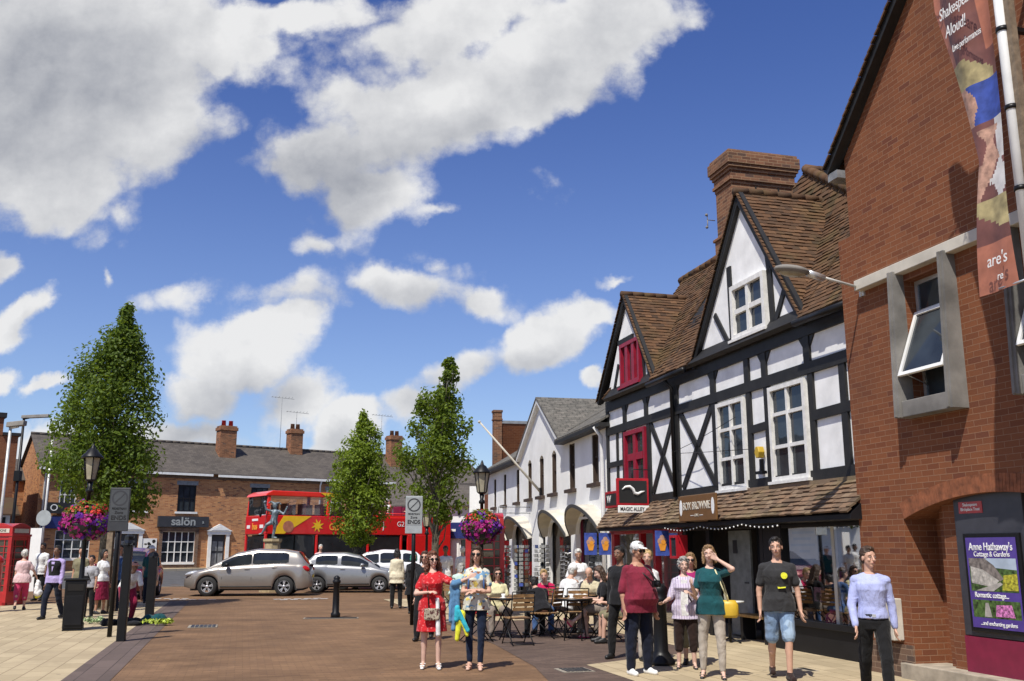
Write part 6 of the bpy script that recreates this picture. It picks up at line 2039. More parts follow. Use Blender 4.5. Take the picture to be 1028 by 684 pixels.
for x in (.12, 3.05, 5.2):
    b_.prism([(x, 0, 3.12), (x + .16, 0, 3.12), (x + .22, .06, 4.0), (x + .06, .06, 4.0)], (0, .10, 0)); b_.prism([(x, WB_ - .1, 3.12), (x + .16, WB_ - .1, 3.12), (x + .22, WB_ - .16, 4.0), (x + .06, WB_ - .16, 4.0)], (0, .10, 0))
b_.prism([(.06, .02, 3.98), (5.5, .02, 3.98), (5.42, .02, 4.12), (3.3, .02, 4.2), (.4, .02, 4.22), (.14, .02, 4.10)], (0, WB_ - .04, 0))
b_.build('upper_canopy', 'bus_red_bright', t, bevel=.03)
MB().prism([(3.0, -.005, 4.02), (5.2, -.005, 4.02), (5.35, -.005, 4.13), (2.7, -.005, 4.19)], (0, .03, 0)).build('yellow_roof_flash', 'bus_yellow', t)
MB().prism([(.45, -.012, 2.30), (1.0, -.012, 2.30), (2.3, -.012, 3.10), (.95, -.012, 3.10)], (0, .012, 0)).build('yellow_flash', 'bus_yellow', t)
b_ = MB(); b_.box(.16, .20, .16, WB_ - .16, 3.16, 3.98); b_.box(.16, .20, .16, WB_ - .16, 1.02, 2.2); b_.build('windscreen', 'car_glass', t)
b_ = MB(); b_.box(.38, 3.0, .05, .07, 3.16, 3.96); b_.box(3.28, 5.2, .05, .07, 3.16, 3.96); b_.build('upper_side_window', 'shop_glass', t)
b_ = MB()
for (x0_, x1_) in ((.28, 1.5), (1.56, 2.5), (2.72, 5.15), (5.4, 6.95)):
    b_.box(x0_, x1_, .04, .06, 1.05, 2.24)
b_.build('lower_side_window', 'car_glass', t)
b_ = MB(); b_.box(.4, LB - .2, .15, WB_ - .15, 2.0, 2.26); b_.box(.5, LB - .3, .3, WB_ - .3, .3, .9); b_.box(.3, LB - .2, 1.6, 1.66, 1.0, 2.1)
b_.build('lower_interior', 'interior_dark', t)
b_ = MB()
for x in [1.2 + .85 * k for k in range(10)]:
    for y in (.3, 1.45):
        b_.box(x, x + .10, y, y + .75, 3.10, 3.68); b_.box(x - .35, x + .1, y, y + .75, 3.10, 3.2)
b_.build('upper_deck_seat', 'maroon_panel', t, bevel=.02)
b_ = MB(); b_.tube([(5.3, .05, 3.3), (LB - .1, .05, 3.3), (LB - .1, WB_ - .05, 3.3)], .025); b_.box(5.2, LB - .1, .03, .08, 3.12, 3.22)
b_.build('handrail', 'bus_red_bright', t)
b_ = MB()
b_.box(.085, .098, .25, .65, 2.55, 2.70); b_.box(.085, .098, 1.85, 2.2, 2.55, 2.70); b_.box(.085, .098, .9, 1.6, 2.88, 2.98)
b_.build('front_lettering', 'white_print', t)
MB().box(.05, .10, .15, 2.3, .95, 1.5).box(.10, 1.5, -.008, .0, .4, 1.0).build('blue_front', 'bus_blue', t)
text('lettering', 'CitySightseeing', .44, 'orange_print', t, (3.2, -.012, 2.62), sx=.86, bold=.008, depth=.005, align='LEFT')
text('lettering', 'bus', .40, 'orange_print', t, (.085, 1.25, 2.62), bold=.012, sx=1.1, rz=-pi / 2)
text('lettering', 'G2', .34, 'white_print', t, (7.0, -.012, 2.80)); text('lettering', 'j', .5, 'white_print', t, (6.05, -.012, 2.75))
b_ = MB()
cx_, cz_ = 2.62, 2.68
b_.prism([(cx_ + .15 * cos(k * pi / 8), -.014, cz_ + .15 * sin(k * pi / 8)) for k in range(16)], (0, .01, 0))
for k in range(8):
    a = k * pi / 4 + .2; pa = Vector((-sin(a), 0, cos(a))) * .045; c0 = Vector((cx_ + .14 * cos(a), -.016, cz_ + .14 * sin(a))); c1 = Vector((cx_ + .30 * cos(a + .12), -.016, cz_ + .30 * sin(a + .12)))
    b_.prism([c0 - pa, c1, c0 + pa], (0, .01, 0)) if k % 2 else b_.prism([c0 - pa, c1 - pa * .3, c1 + pa * .3, c0 + pa], (0, .01, 0))
b_.build('sun_emblem', 'bus_yellow', t)
MB().prism([(1.18 + .26 * cos(k * pi / 8), -.018, 2.62 + .26 * sin(k * pi / 8)) for k in range(16)], (0, .008, 0)).build('pink_badge', 'banner_salmon', t)
for wx in (2.05, 7.6):
    for yy in (-.01, WB_ + .01):
        w_ = MB(); sg = 1 if yy < 0 else -1
        w_.add([(wx + r_ * cos(2 * pi * q / 24), yy + sg * o_, .48 + r_ * sin(2 * pi * q / 24)) for r_, o_ in ((.28, .0), (.46, 0), (.48, .04), (.48, .26), (.3, .28)) for q in range(24)],
               [(i * 24 + q, i * 24 + (q + 1) % 24, (i + 1) * 24 + (q + 1) % 24, (i + 1) * 24 + q) for i in range(4) for q in range(24)], True)
        wo = w_.build('wheel', 'rubber', t)
        MB().ball((wx, yy + sg * .03, .48), (.28, .04, .28), 16, 6).build('hub', 'alloy', wo)
MB().tube([(.15, -.02, 3.5), (-.2, -.15, 3.4)], .02).ball((-.22, -.15, 3.2), (.06, .10, .2)).build('mirror', 'black_paint', t)

# ------------------------------------------------------------------ cafe furniture
def make_chair(label):
    t = thing('folding_chair', label, 'chair', (0, 0, 0), 0, 'slatted folding chairs of the pavement cafe')
    w_ = MB()
    for k in range(6):
        y = -.20 + k * .07
        w_.box(-.20, .20, y, y + .055, .44, .458)
    w_.build('seat', 'slat_wood', t)
    w_ = MB()
    for k in range(4):
        z = .58 + k * .075; y = -.235 - (z - .45) * .16
        w_.prism([(-.19, y, z), (.19, y, z), (.19, y - .008, z + .055), (-.19, y - .008, z + .055)], (0, -.014, 0))
    w_.build('backrest', 'slat_wood', t)
    for sg in (-1, 1):
        x = .205 * sg
        MB().tube([(x, .24, 0), (x, .0, .30), (x, -.215, .46), (x, -.30, .90)], .011, 6).build('leg', 'black_paint', t)
        MB().tube([(x * .93, -.30, 0), (x * .93, .0, .26), (x * .93, .20, .44)], .011, 6).build('leg', 'black_paint', t)
    for a_, b_, r_ in ((.235, .02, .008), (-.29, .02, .008), (.21, .43, .01), (-.31, .9, .01)):
        MB().tube([(-.2, a_, b_), (.2, a_, b_)], r_, 5).build('stretcher', 'black_paint', t)
    return t


def make_table(label):
    t = thing('cafe_table', label, 'table', (0, 0, 0), 0, 'round folding tables of the pavement cafe')
    w_ = MB()
    for k in range(9):
        y0 = -.32 + k * .0715; ym = max(abs(y0), abs(y0 + .062))
        hx = math.sqrt(max(.01, .34 ** 2 - ym ** 2))
        w_.box(-hx, hx, y0, y0 + .062, .715, .735)
    w_.build('tabletop', 'slat_wood', t)
    MB().lathe([(.345, .70), (.345, .74), (.325, .74), (.325, .70)], n=28).build('rim', 'black_paint', t)
    for sg in (-1, 1):
        MB().tube([(-.25, sg * .16, 0), (.20, sg * .13, .70)], .012, 6).build('leg', 'black_paint', t)
        MB().tube([(.25, sg * .19, 0), (-.20, sg * .15, .70)], .012, 6).build('leg', 'black_paint', t)
    return t


chair0 = make_chair('empty slatted folding chair nearest the camera with its back to the woman in jeans')
chair0.location = (0.10, 17.6, .006); chair0.rotation_euler = (0, 0, RAD(20))
tab0 = make_table('round slatted table between the empty chair and the woman in sunglasses')
tab0.location = (-.12, 18.75, .006); tab0.rotation_euler = (0, 0, RAD(35))
CH = []
for lab, x, y, rz in [('slatted chair under the woman in yellow with sunglasses', -.35, 19.75, 172), ('slatted chair behind the empty one, holding the dark jacket', .62, 18.9, 60),
                      ('slatted chair under the blonde woman in crimson', .75, 20.4, 160), ('folding chair under the old man in the pale shirt', 1.02, 20.0, -60),
                      ('folding chair with its slatted back turned to the camera before the old man', 1.22, 19.1, 5), ('folding chair under the old man in beige', 1.62, 20.45, -160),
                      ('folding chair under the dark-haired woman with crossed legs', 1.72, 18.75, 90), ('folding chair under the person in blue behind the maroon polo shirt', 2.0, 17.9, 80),
                      ('folding chair pushed aside at the left of the cafe tables', -.62, 18.2, -75), ('slatted chair under the person in white with their back turned beyond the women', -1.45, 25.6, -35)]:
    CH.append(dup(chair0, lab, (x, y, .006), RAD(rz)))
dup(tab0, 'round table hidden among the sitters, in front of the old man in beige', (1.35, 19.75, .006), RAD(10))
dup(tab0, 'round table beside the woman with crossed legs', (1.15, 18.5, .006), RAD(80))
for (x, y, lab, i) in [(-.16, 18.6, 'cup of coffee on the near round cafe table', 0), (1.3, 19.7, 'white cup on the table among the sitters', 0), (1.45, 19.85, 'white saucer and cup beside the old man in beige', 0), (1.1, 18.45, 'cup on the table by the woman with crossed legs', 0)]:
    o = MB().lathe([(.06, 0), (.07, .008), (.03, .012), (.028, .02), (.042, .075), (.038, .075), (.02, .02)], n=16).build('coffee_cup', 'white_print')
    o.location = (x, y, .743); tag(o, lab, 'cup')

# ------------------------------------------------------------------ people
def remesh(mb, name, mat, parent, voxel, smooth=3, noise_amp=0.0, noise_scale=20, floor=True, wrinkle=0.0):
    """weld the overlapping limbs of a figure into one continuous skin"""
    me = bpy.data.meshes.new(name)
    me.from_pydata(mb.v, [], mb.f)
    bm = bmesh.new(); bm.from_mesh(me); bmesh.ops.recalc_face_normals(bm, faces=bm.faces); bm.to_mesh(me); bm.free()
    o = bpy.data.objects.new(name, me); COL.objects.link(o); o.parent = parent
    r = o.modifiers.new('r', 'REMESH'); r.mode = 'VOXEL'; r.voxel_size = voxel; r.use_smooth_shade = True
    if smooth:
        s = o.modifiers.new('s', 'SMOOTH'); s.factor = .5; s.iterations = smooth
    QUEUE.append((o, mat, noise_amp, noise_scale, floor, wrinkle))
    return o


QUEUE = []
import numpy as np


def npnoise(p):
    """cheap smooth noise, about -1..1"""
    x, y, z = p[:, 0], p[:, 1], p[:, 2]
    a = np.sin(1.0 * x + 1.7 * y + .6 * z + 1.3 * np.sin(.9 * z + .5 * x)) + np.sin(-1.3 * x + .8 * y + 1.1 * z + 1.1 * np.sin(1.2 * y - .7 * z + 2.0))
    b = np.sin(2.3 * x - 1.9 * y + 2.1 * z + np.sin(2.2 * x + 1.0)) * np.sin(1.7 * y + 2.6 * z - 1.1 * x + .7)
    return (a * .35 + b * .5)


def flush_queue():
    """weld everything in one pass, then add the folds of cloth and the locks of hair"""
    dg = bpy.context.evaluated_depsgraph_get()
    outs = [bpy.data.meshes.new_from_object(q[0].evaluated_get(dg)) for q in QUEUE]
    for (o, mat, noise_amp, noise_scale, floor, wrinkle), out in zip(QUEUE, outs):
        o.modifiers.clear()
        old = o.data; o.data = out; bpy.data.meshes.remove(old)
        n_ = len(out.vertices)
        co = np.empty(n_ * 3, 'f'); nm = np.empty(n_ * 3, 'f')
        out.vertices.foreach_get('co', co); out.vertices.foreach_get('normal', nm)
        co = co.reshape(-1, 3); nm = nm.reshape(-1, 3)
        if noise_amp:
            co += nm * (npnoise(co * noise_scale) * noise_amp)[:, None]
        elif wrinkle:
            q = (co + .02 * np.sin(co[:, [2, 0, 1]] * 19)) * np.array([13, 13, 11], 'f')
            co += nm * (npnoise(q) * wrinkle)[:, None]
        if floor:
            co[:, 2] = np.maximum(co[:, 2], 0.004)
        out.vertices.foreach_set('co', co.ravel())
        out.materials.clear(); out.materials.append(MATS[mat])
        out.polygons.foreach_set('use_smooth', [True] * len(out.polygons))
    QUEUE.clear()


def oval_loft(mb, rings, n=20):
    """rings: (centre, rx, ry, x axis, y axis)"""
    vs = []
    for c, rx, ry, ax, ay in rings:
        for k in range(n):
            w_ = 2 * pi * k / n
            e = abs(cos(w_)) ** .85 * (1 if cos(w_) > 0 else -1)
            vs.append(c + ax * rx * e + ay * ry * sin(w_))
    fs = [(i * n + k, i * n + (k + 1) % n, (i + 1) * n + (k + 1) % n, (i + 1) * n + k) for i in range(len(rings) - 1) for k in range(n)]
    fs += [tuple(range(n))[::-1], tuple((len(rings) - 1) * n + k for k in range(n))]
    return mb.add(vs, fs, True)


STAND = dict(LL=((.05, .06, -1), (.03, -.05, -1)), RL=((-.07, -.02, -1), (-.02, -.07, -1)))
WALK = dict(LL=((.03, .42, -1), (.0, -.05, -1)), RL=((-.03, -.22, -1), (.0, -.62, -1)))
WALK2 = dict(RL=((-.03, .40, -1), (.0, .02, -1)), LL=((.03, -.20, -1), (.0, -.50, -1)))
SIT = dict(LL=((.18, 1, -.06), (.02, .05, -1)), RL=((-.18, 1, -.06), (-.02, .05, -1)))
ARMS = dict(LA=((.12, .06, -1), (.03, .24, -1)), RA=((-.13, -.08, -1), (-.02, .16, -1)))
# which way is which: the figure faces +y of its own frame, its left hand is at -x when seen from behind... L = +x here


def person(label, x, y, face, H=1.72, pose=STAND, arms=ARMS, lean=0, yaw=0, nod=0, roll=0, bulk=1.0, belly=0.0, fem=0, skin='skin_light', top=None, bottom=None,
           shoes='black_print', hair=('short', 'hair_brown'), hat=None, glasses=False, detail=1, z=.006, extras=None, waistcoat=None, name='person', group='people in the square', bare_feet=False, curl=.5, twist=0):
    mir = 90 < face % 360 < 270
    k = H / 1.75
    hsh = (len(label) * 7 + int(abs(x) * 13)) % 11 / 11 - .5
    if not twist: twist = hsh * 16
    if not roll: roll = -hsh * 9
    t = thing(name, label, 'person', (x, y, z), RAD(face), group)
    vox = {2: .0068, 1: .0125, 0: .018}[detail]
    V = Vector
    Lp, La = dict(STAND), dict(ARMS)
    Lp.update(pose); La.update(arms)
    if mir:
        fx = lambda v: tuple((-q[0], q[1], q[2]) for q in v)
        La = dict(LA=fx(La['RA']), RA=fx(La['LA'])); Lp = dict(LL=fx(Lp['RL']), RL=fx(Lp['LL']))
    th, sh = .425 * k, .405 * k
    pel = V((0, 0, 0))
    legs = {}
    for s, key in ((1, 'LL'), (-1, 'RL')):
        hp = pel + V((s * .088 * k * (1 + .08 * bulk - .08), 0, -.03 * k))
        d1, d2 = V(Lp[key][0]).normalized(), V(Lp[key][1]).normalized()
        kn = hp + d1 * th; an = kn + d2 * sh
        legs[s] = [hp, kn, an]
    low = min(legs[1][2].z, legs[-1][2].z)
    off = .082 * k - low
    for s in legs:
        legs[s] = [p + V((0, 0, off)) for p in legs[s]]
    pel = V((0, 0, off))
    R = Matrix.Rotation(RAD(-lean), 3, 'X') @ Matrix.Rotation(RAD(twist), 3, 'Z')
    ax, ay, az = R @ V((1, 0, 0)), R @ V((0, 1, 0)), R @ V((0, 0, 1))

    def P(px, py, pz):
        return pel + ax * px * k + ay * py * k + az * pz * k
    wv = bulk
    hipw = .160 + .008 * fem; wa = .130 - .012 * fem; chw = .158 - .014 * fem; shw = .166 - .020 * fem
    prof = [(-.10, hipw * .86, .095, 0), (-.02, hipw, .112, -.005), (.06, hipw * .95, .108, 0), (.15, wa, .095, .0), (.24, wa * 1.06, .10, .005), (.34, chw, .115 + .012 * fem, .012 * (1 + fem)), (.41, chw * 1.0, .110, .004), (.465, chw * .80, .086, -.01), (.505, .085, .066, -.015), (.54, .058, .055, -.015)]

    def ring(i, grow=0.0, f=1.0):
        zz, rx, ry, yo = prof[i]
        b = belly * math.exp(-((zz - .13) / .14) ** 2)
        return (P(0, yo + b * .55, zz), (rx * (1 + (wv - 1) * .9) + b * .35 + grow) * k * f, (ry * wv + b * .55 + grow) * k * f, ax, ay)
    HR = R @ Matrix.Rotation(RAD(yaw), 3, 'Z') @ Matrix.Rotation(RAD(-nod + lean * .8), 3, 'X') @ Matrix.Rotation(RAD(roll), 3, 'Y')
    hc = P(0, .012, .698)
    hk = k * 1.04

    def Hd(px, py, pz):
        return hc + HR @ V((px, py, pz)) * hk
    b = MB()
    oval_loft(b, [ring(i) for i in range(len(prof))])
    for s in (1, -1):
        b.capsule(P(s * .045, -.012, .485), P(s * (shw - .02), -.012, .445), .050 * k, .052 * k)
    b.capsule(P(0, -.02, .50), Hd(0, -.015, -.06), .056 * k * (1 - .12 * fem + (wv - 1) * .6), .050 * k * (1 - .1 * fem), 14)
    # head: skull, jaw, nose, brow, ears
    b.ball(Hd(0, -.008, .03), (.074 * k, .092 * k, .088 * k), 18, 12, HR)
    b.ball(Hd(0, .018, -.035), (.058 * k, .066 * k, .068 * k), 16, 10, HR)
    b.ball(Hd(0, .045, -.085), (.030 * k, .030 * k, .022 * k), 10, 6, HR)
    b.capsule(Hd(0, .082, .02), Hd(0, .103, -.022), .010 * k, .016 * k, 8)
    for s in (1, -1):
        b.ball(Hd(s * .074, -.005, -.005), (.010 * k, .020 * k, .030 * k), 8, 6, HR)
        b.ball(Hd(s * .034, .070, .030), (.020 * k, .016 * k, .008 * k), 8, 5, HR)
        b.ball(Hd(s * .034, .062, -.022), (.022 * k, .020 * k, .018 * k), 8, 5, HR)
    b.ball(Hd(0, .082, -.052), (.022 * k, .012 * k, .010 * k), 8, 5, HR)
    J = {}
    for s, key in ((1, 'LA'), (-1, 'RA')):
        shd = P(s * shw, -.012, .437)
        d1, d2 = V(La[key][0]).normalized(), V(La[key][1]).normalized()
        el_ = shd + d1 * .285 * k; wr = el_ + d2 * .245 * k
        J[s] = (shd, el_, wr, d2)
        g = wv ** .5 * (1 - .12 * fem)
        b.ball(shd, .056 * k * g)
        b.capsule(shd, el_, .050 * k * g, .038 * k * g); b.capsule(el_, wr, .037 * k * g, .025 * k * g)
        b.ball(el_.lerp(wr, .28), .038 * k * g)
        # hand: palm, four unequal bent fingers and a thumb that leaves the side of the palm
        side = V((0, 0, 1)).cross(d2)
        side = side.normalized() if side.length > .25 else V((0, 1, 0)).cross(d2).normalized()
        if len(La[key]) > 2:
            side = V(La[key][2]).normalized(); side = (side - d2 * side.dot(d2)).normalized()
        else:
            side = V((0, 1, 0)) - d2 * d2.y; side = side.normalized() if side.length > .1 else V((1, 0, 0))
        nrm = d2.cross(side).normalized() * (1 if s > 0 else -1)     # palm side, towards the body
        hw_ = .030 * k; fr_ = (.0105 if detail > 1 else .0125) * k
        for q in (-1, -.33, .33, 1):
            b.capsule(wr + d2 * .01 * k + side * q * .014 * k, wr + d2 * .085 * k + side * q * hw_, .017 * k, .014 * k, 8)
            fl = (.062, .074, .078, .068)[(-1, -.33, .33, 1).index(q)] * k
            base = wr + d2 * .085 * k + side * q * (hw_ + .002)
            m_ = base + (d2 * (1 - curl * .35) + nrm * curl * .5 + side * q * .08).normalized() * fl * .52
            e_ = m_ + (d2 * (1 - curl) + nrm * curl * 1.1).normalized() * fl * .48
            b.capsule(base, m_, fr_, fr_ * .92, 7); b.capsule(m_, e_, fr_ * .92, fr_ * .8, 7)
        tb = wr + d2 * .03 * k + side * .022 * k
        tm = tb + (d2 * .75 + side * .75 + nrm * .25).normalized() * .042 * k
        b.capsule(tb, tm, .014 * k, .0115 * k, 7); b.capsule(tm, tm + (d2 + side * .15 + nrm * .3).normalized() * .03 * k, .0115 * k, .009 * k, 7)
    for s in (1, -1):
        hp, kn, an = legs[s]
        g = wv ** .6
        b.capsule(hp, kn, .082 * k * g, .050 * k * g, 14); b.capsule(kn, an, .047 * k * g, .034 * k, 12)
        d2 = (an - kn).normalized()
        b.ball(kn.lerp(an, .30) + V((0, -.014 * k, 0)), (.050 * k * g, .052 * k * g, .10 * k))
        fwd = (V((0, 1, 0)) - d2 * d2.y); fwd = fwd.normalized() if fwd.length > .2 else V((0, 0, -1)).cross(V((1, 0, 0)))
        if an.z < .12 * k: fwd = V((s * .12, 1, 0)).normalized()
        J['f%d' % s] = (an, fwd)
        heel = an + d2 * .045 * k - fwd * .035 * k; toe = an + d2 * .055 * k + fwd * .135 * k
        b.capsule(an, heel, .034 * k, .030 * k, 10); b.capsule(heel, toe, .032 * k, .026 * k, 10); b.capsule(an, toe, .034 * k, .018 * k, 10)
    remesh(b, 'body', skin, t, vox, 5 if detail == 2 else 2)
    # clothes ---------------------------------------------------------------
    if top:
        col, sleeve = top[0], top[1]
        hem = top[2] if len(top) > 2 else -.06
        gr = top[3] if len(top) > 3 else .014
        c = MB()
        rs = [ring(i, gr + (.014 if prof[i][0] < .1 and hem < 0 else 0)) for i in range(len(prof)) if prof[i][0] > hem + .02]
        zz = hem
        j = min(range(len(prof)), key=lambda q: abs(prof[q][0] - max(zz, -.06)))
        _, rx, ry, yo = prof[j]
        bb = belly * math.exp(-((max(zz, -.04) - .13) / .14) ** 2)
        c0 = (P(0, yo + bb * .5, zz), (rx * (1 + (wv - 1) * .9) + bb * .35 + gr + (.022 if hem < 0 else .004)) * k, (ry * wv + bb * .5 + gr + (.018 if hem < 0 else .004)) * k, ax, ay)
        rs = [c0] + rs
        rs = rs[:-1]; rs[-1] = (P(0, -.016, .518), .070 * k, .064 * k, ax, ay)
        oval_loft(c, rs)
        for s in (1, -1):
            c.capsule(P(s * .05, -.012, .470), P(s * (shw - .02), -.012, .440), .066 * k, .066 * k)
        for s in (1, -1):
            shd, el_, wr, d2 = J[s]
            g = wv ** .5 * (1 - .12 * fem)
            if sleeve == 'none':
                c.ball(shd.lerp(P(0, 0, .45), .22), .058 * k); continue
            c.ball(shd, (.062 * g + gr * .3) * k)
            if sleeve == 'short':
                c.capsule(shd, shd.lerp(el_, .62), (.056 * g + gr * .4) * k, (.056 * g + gr * .4) * k)
            elif sleeve == 'half':
                c.capsule(shd, shd.lerp(el_, .95), (.056 * g + gr * .4) * k, (.052 * g + gr * .3) * k)
            else:
                c.capsule(shd, el_, (.055 * g + gr * .35) * k, (.043 * g + gr * .35) * k)
                e2 = el_.lerp(wr, .93 if sleeve == 'long' else .55)
                c.capsule(el_, e2, (.044 * g + gr * .35) * k, (.033 * g + gr * .25) * k)
        remesh(c, 'shirt' if not (len(top) > 4) else top[4], col, t, vox, 2, wrinkle=.0055 * k)
    if waistcoat:
        c = MB(); rs = [ring(i, .024) for i in range(len(prof) - 1) if prof[i][0] > -.03]
        rs[-1] = (P(0, -.02, .50), .07 * k, .060 * k, ax, ay)
        oval_loft(c, rs)
        for s in (1, -1): c.capsule(P(s * .05, -.015, .465), P(s * .115, -.015, .448), .062 * k, .062 * k)
        remesh(c, 'waistcoat', waistcoat, t, vox, 2, wrinkle=.006)
        MB().prism([P(-.045, .125, .44), P(.045, .125, .44), P(0, .145, .20)], ay * .008).build('shirt_front', top[0], t)
    if bottom:
        col, kind = bottom[0], bottom[1]
        gl = bottom[2] if len(bottom) > 2 else .016
        c = MB()
        oval_loft(c, [ring(0, gl * .6), ring(1, min(gl, .012)), (P(0, 0, .05), (hipw * .93 * (1 + (wv - 1) * .9)) * k, (.100 * wv) * k, ax, ay)])
        if kind in ('skirt', 'longskirt', 'dress'):
            f = bottom[3] if len(bottom) > 3 else .55
            if Lp.get('seated') or pose.get('seated'):
                for s in (1, -1):
                    hp, kn, an = legs[s]; c.capsule(hp, hp.lerp(kn, min(1, f * 1.3)), .105 * k, .082 * k)
                hp, kn, an = legs[1]; h2, k2, a2 = legs[-1]
                c.capsule((hp + h2) / 2, (kn + k2) / 2 * .9 + (hp + h2) / 2 * .1, .10 * k, .08 * k)
            else:
                cen = (legs[1][0] + legs[-1][0]) / 2; km = (legs[1][1] + legs[-1][1]) / 2; L_ = .85 * k * f
                wd = max(abs(legs[1][1].x - legs[-1][1].x) / 2 + .09 * k, .16 * k) * (1 + .22 * f)
                dy = abs(legs[1][1].y - legs[-1][1].y) / 2
                oval_loft(c, [(cen - V((0, 0, L_)) + V((0, (km - cen).y * .5, 0)), wd + .02, (.13 + .04 * f) * k + dy * .8, V((1, 0, 0)), V((0, 1, 0))), (cen - V((0, 0, L_ * .4)), wd * .98, .135 * k + dy * .4, V((1, 0, 0)), V((0, 1, 0))), (cen + V((0, 0, .04)), (hipw + .02) * k * wv, .13 * k * wv, ax, ay)])
        else:
            f1 = {'shorts': .90, 'capri': 1.0, 'trousers': 1.0, 'jeans': 1.0, 'slim': 1.0}[kind]
            for s in (1, -1):
                hp, kn, an = legs[s]; g = wv ** .6
                e1 = hp.lerp(kn, f1)
                w1 = (.055 if kind in ('slim', 'jeans') else .066) * g + gl * .4
                if kind == 'shorts': w1 = .082 * g
                c.capsule(hp, e1, (.086 * g + gl * .7) * k, w1 * k, 14)
                if kind in ('trousers', 'slim', 'jeans'):
                    e2 = kn.lerp(an, .97 if kind == 'trousers' else .90)
                    c.capsule(kn, e2, w1 * k, (.060 if kind == 'trousers' else .043) * k, 14)
                if kind == 'capri':
                    c.capsule(kn, kn.lerp(an, .42), w1 * k, (.068) * k, 14)
        remesh(c, {'skirt': 'skirt', 'longskirt': 'skirt', 'dress': 'skirt', 'shorts': 'shorts'}.get(kind, 'trousers'), col, t, vox, 2, wrinkle=.006 * k)
    if shoes:
        for s in (1, -1):
            an, fwd = J['f%d' % s]; hp, kn, _ = legs[s]; d2 = (an - kn).normalized()
            c = MB()
            heel = an + d2 * .042 * k - fwd * .035 * k; toe = an + d2 * .05 * k + fwd * .15 * k
            if bare_feet:
                up = -d2
                c.capsule(heel - up * .022 * k, toe - up * .022 * k, .030 * k, .030 * k, 10)
                c.capsule(an + fwd * .05 * k + d2 * .012 * k + V((.035 * k, 0, 0)), an + fwd * .05 * k + d2 * .012 * k - V((.035 * k, 0, 0)), .012 * k, .012 * k, 8)
                c.capsule(toe - fwd * .03 + V((.03 * k, 0, .012)), toe - fwd * .03 - V((.03 * k, 0, -.012)), .012 * k, .012 * k, 8)
            else:
                c.capsule(an, heel, .042 * k, .040 * k, 12); c.capsule(heel, toe, .042 * k, .036 * k, 12); c.capsule(an + d2 * .01, toe - fwd * .03, .042 * k, .030 * k, 12)
            remesh(c, 'sandal' if bare_feet else 'shoe', shoes, t, min(vox, .011), 1)
    # hair -------------------------------------------------------------------
    st, hm = hair
    if st != 'bald':
        c = MB()
        c.ball(Hd(0, -.020, .048), (.085 * k, .095 * k, .092 * k), 18, 12, HR)
        if st in ('short', 'grey'):
            c.ball(Hd(0, -.045, .0), (.078 * k, .066 * k, .082 * k), 14, 8, HR); c.ball(Hd(0, .035, .105), (.05 * k, .045 * k, .025 * k), 10, 6, HR)
        if st == 'curly':
            c.ball(Hd(0, -.040, .02), (.098 * k, .088 * k, .105 * k), 14, 8, HR); c.ball(Hd(0, .02, .10), (.07 * k, .06 * k, .045 * k), 12, 8, HR)
        if st in ('bob', 'long', 'wavy'):
            ln = {'bob': -.11, 'long': -.30, 'wavy': -.25}[st]
            wd = 1.35 if st == 'wavy' else 1.0
            for s in (1, -1):
                c.capsule(Hd(s * .070, -.01, .03), Hd(s * .078 * wd, -.005, ln * .55), .026 * k * wd, .028 * k * wd, 10); c.capsule(Hd(s * .078 * wd, -.005, ln * .55), Hd(s * .085 * wd, .01, ln), .028 * k * wd, .014 * k * wd, 10)
                c.capsule(Hd(s * .05, -.06, .0), Hd(s * .05 * wd, -.085, ln), .045 * k * wd, .022 * k * wd, 10)
            c.capsule(Hd(0, -.06, .0), Hd(0, -.095, ln), .055 * k, .028 * k, 10); c.ball(Hd(0, .03, .10), (.06 * k, .05 * k, .028 * k), 10, 6, HR)
        if st == 'bun':
            c.ball(Hd(0, -.12, .06), .045 * k); c.ball(Hd(0, -.045, .0), (.074 * k, .06 * k, .07 * k), 14, 8, HR)
        remesh(c, 'hair', hm, t, max(vox, .009), 1, noise_amp=.014 if st in ('curly', 'wavy') else .007, noise_scale=90, floor=False)
    else:
        c = MB()
        for s in (1, -1):
            c.ball(Hd(s * .066, -.03, .005), (.016 * k, .05 * k, .032 * k), 10, 6, HR)
        c.ball(Hd(0, -.085, -.005), (.06 * k, .02 * k, .035 * k), 10, 6, HR)
        remesh(c, 'hair', hm, t, max(vox, .009), 1, noise_amp=.004, floor=False)
    if hat:
        c = MB(); kind, hm2 = hat
        c.ball(Hd(0, -.012, .062), (.088 * k, .102 * k, .078 * k), 18, 12, HR)
        if kind == 'cap':
            c.ball(Hd(0, .105, .055), (.062 * k, .065 * k, .011 * k), 14, 6, HR)
        else:
            c.ball(Hd(0, -.01, .045), (.17 * k, .18 * k, .012 * k), 20, 6, HR)
        remesh(c, 'cap' if kind == 'cap' else 'sun_hat', hm2, t, max(vox * .8, .007), 1, floor=False)
    # face -------------------------------------------------------------------
    if glasses:
        g = MB()
        for s in (1, -1):
            g.ball(Hd(s * .034, .088, .012), (.029 * k, .010 * k, .022 * k), 12, 8, HR)
            g.capsule(Hd(s * .062, .075, .016), Hd(s * .078, -.01, .012), .004 * k, .004 * k, 6)
        g.capsule(Hd(-.012, .094, .016), Hd(.012, .094, .016), .004 * k, .004 * k, 6)
        g.build('sunglasses', 'black_paint', t)
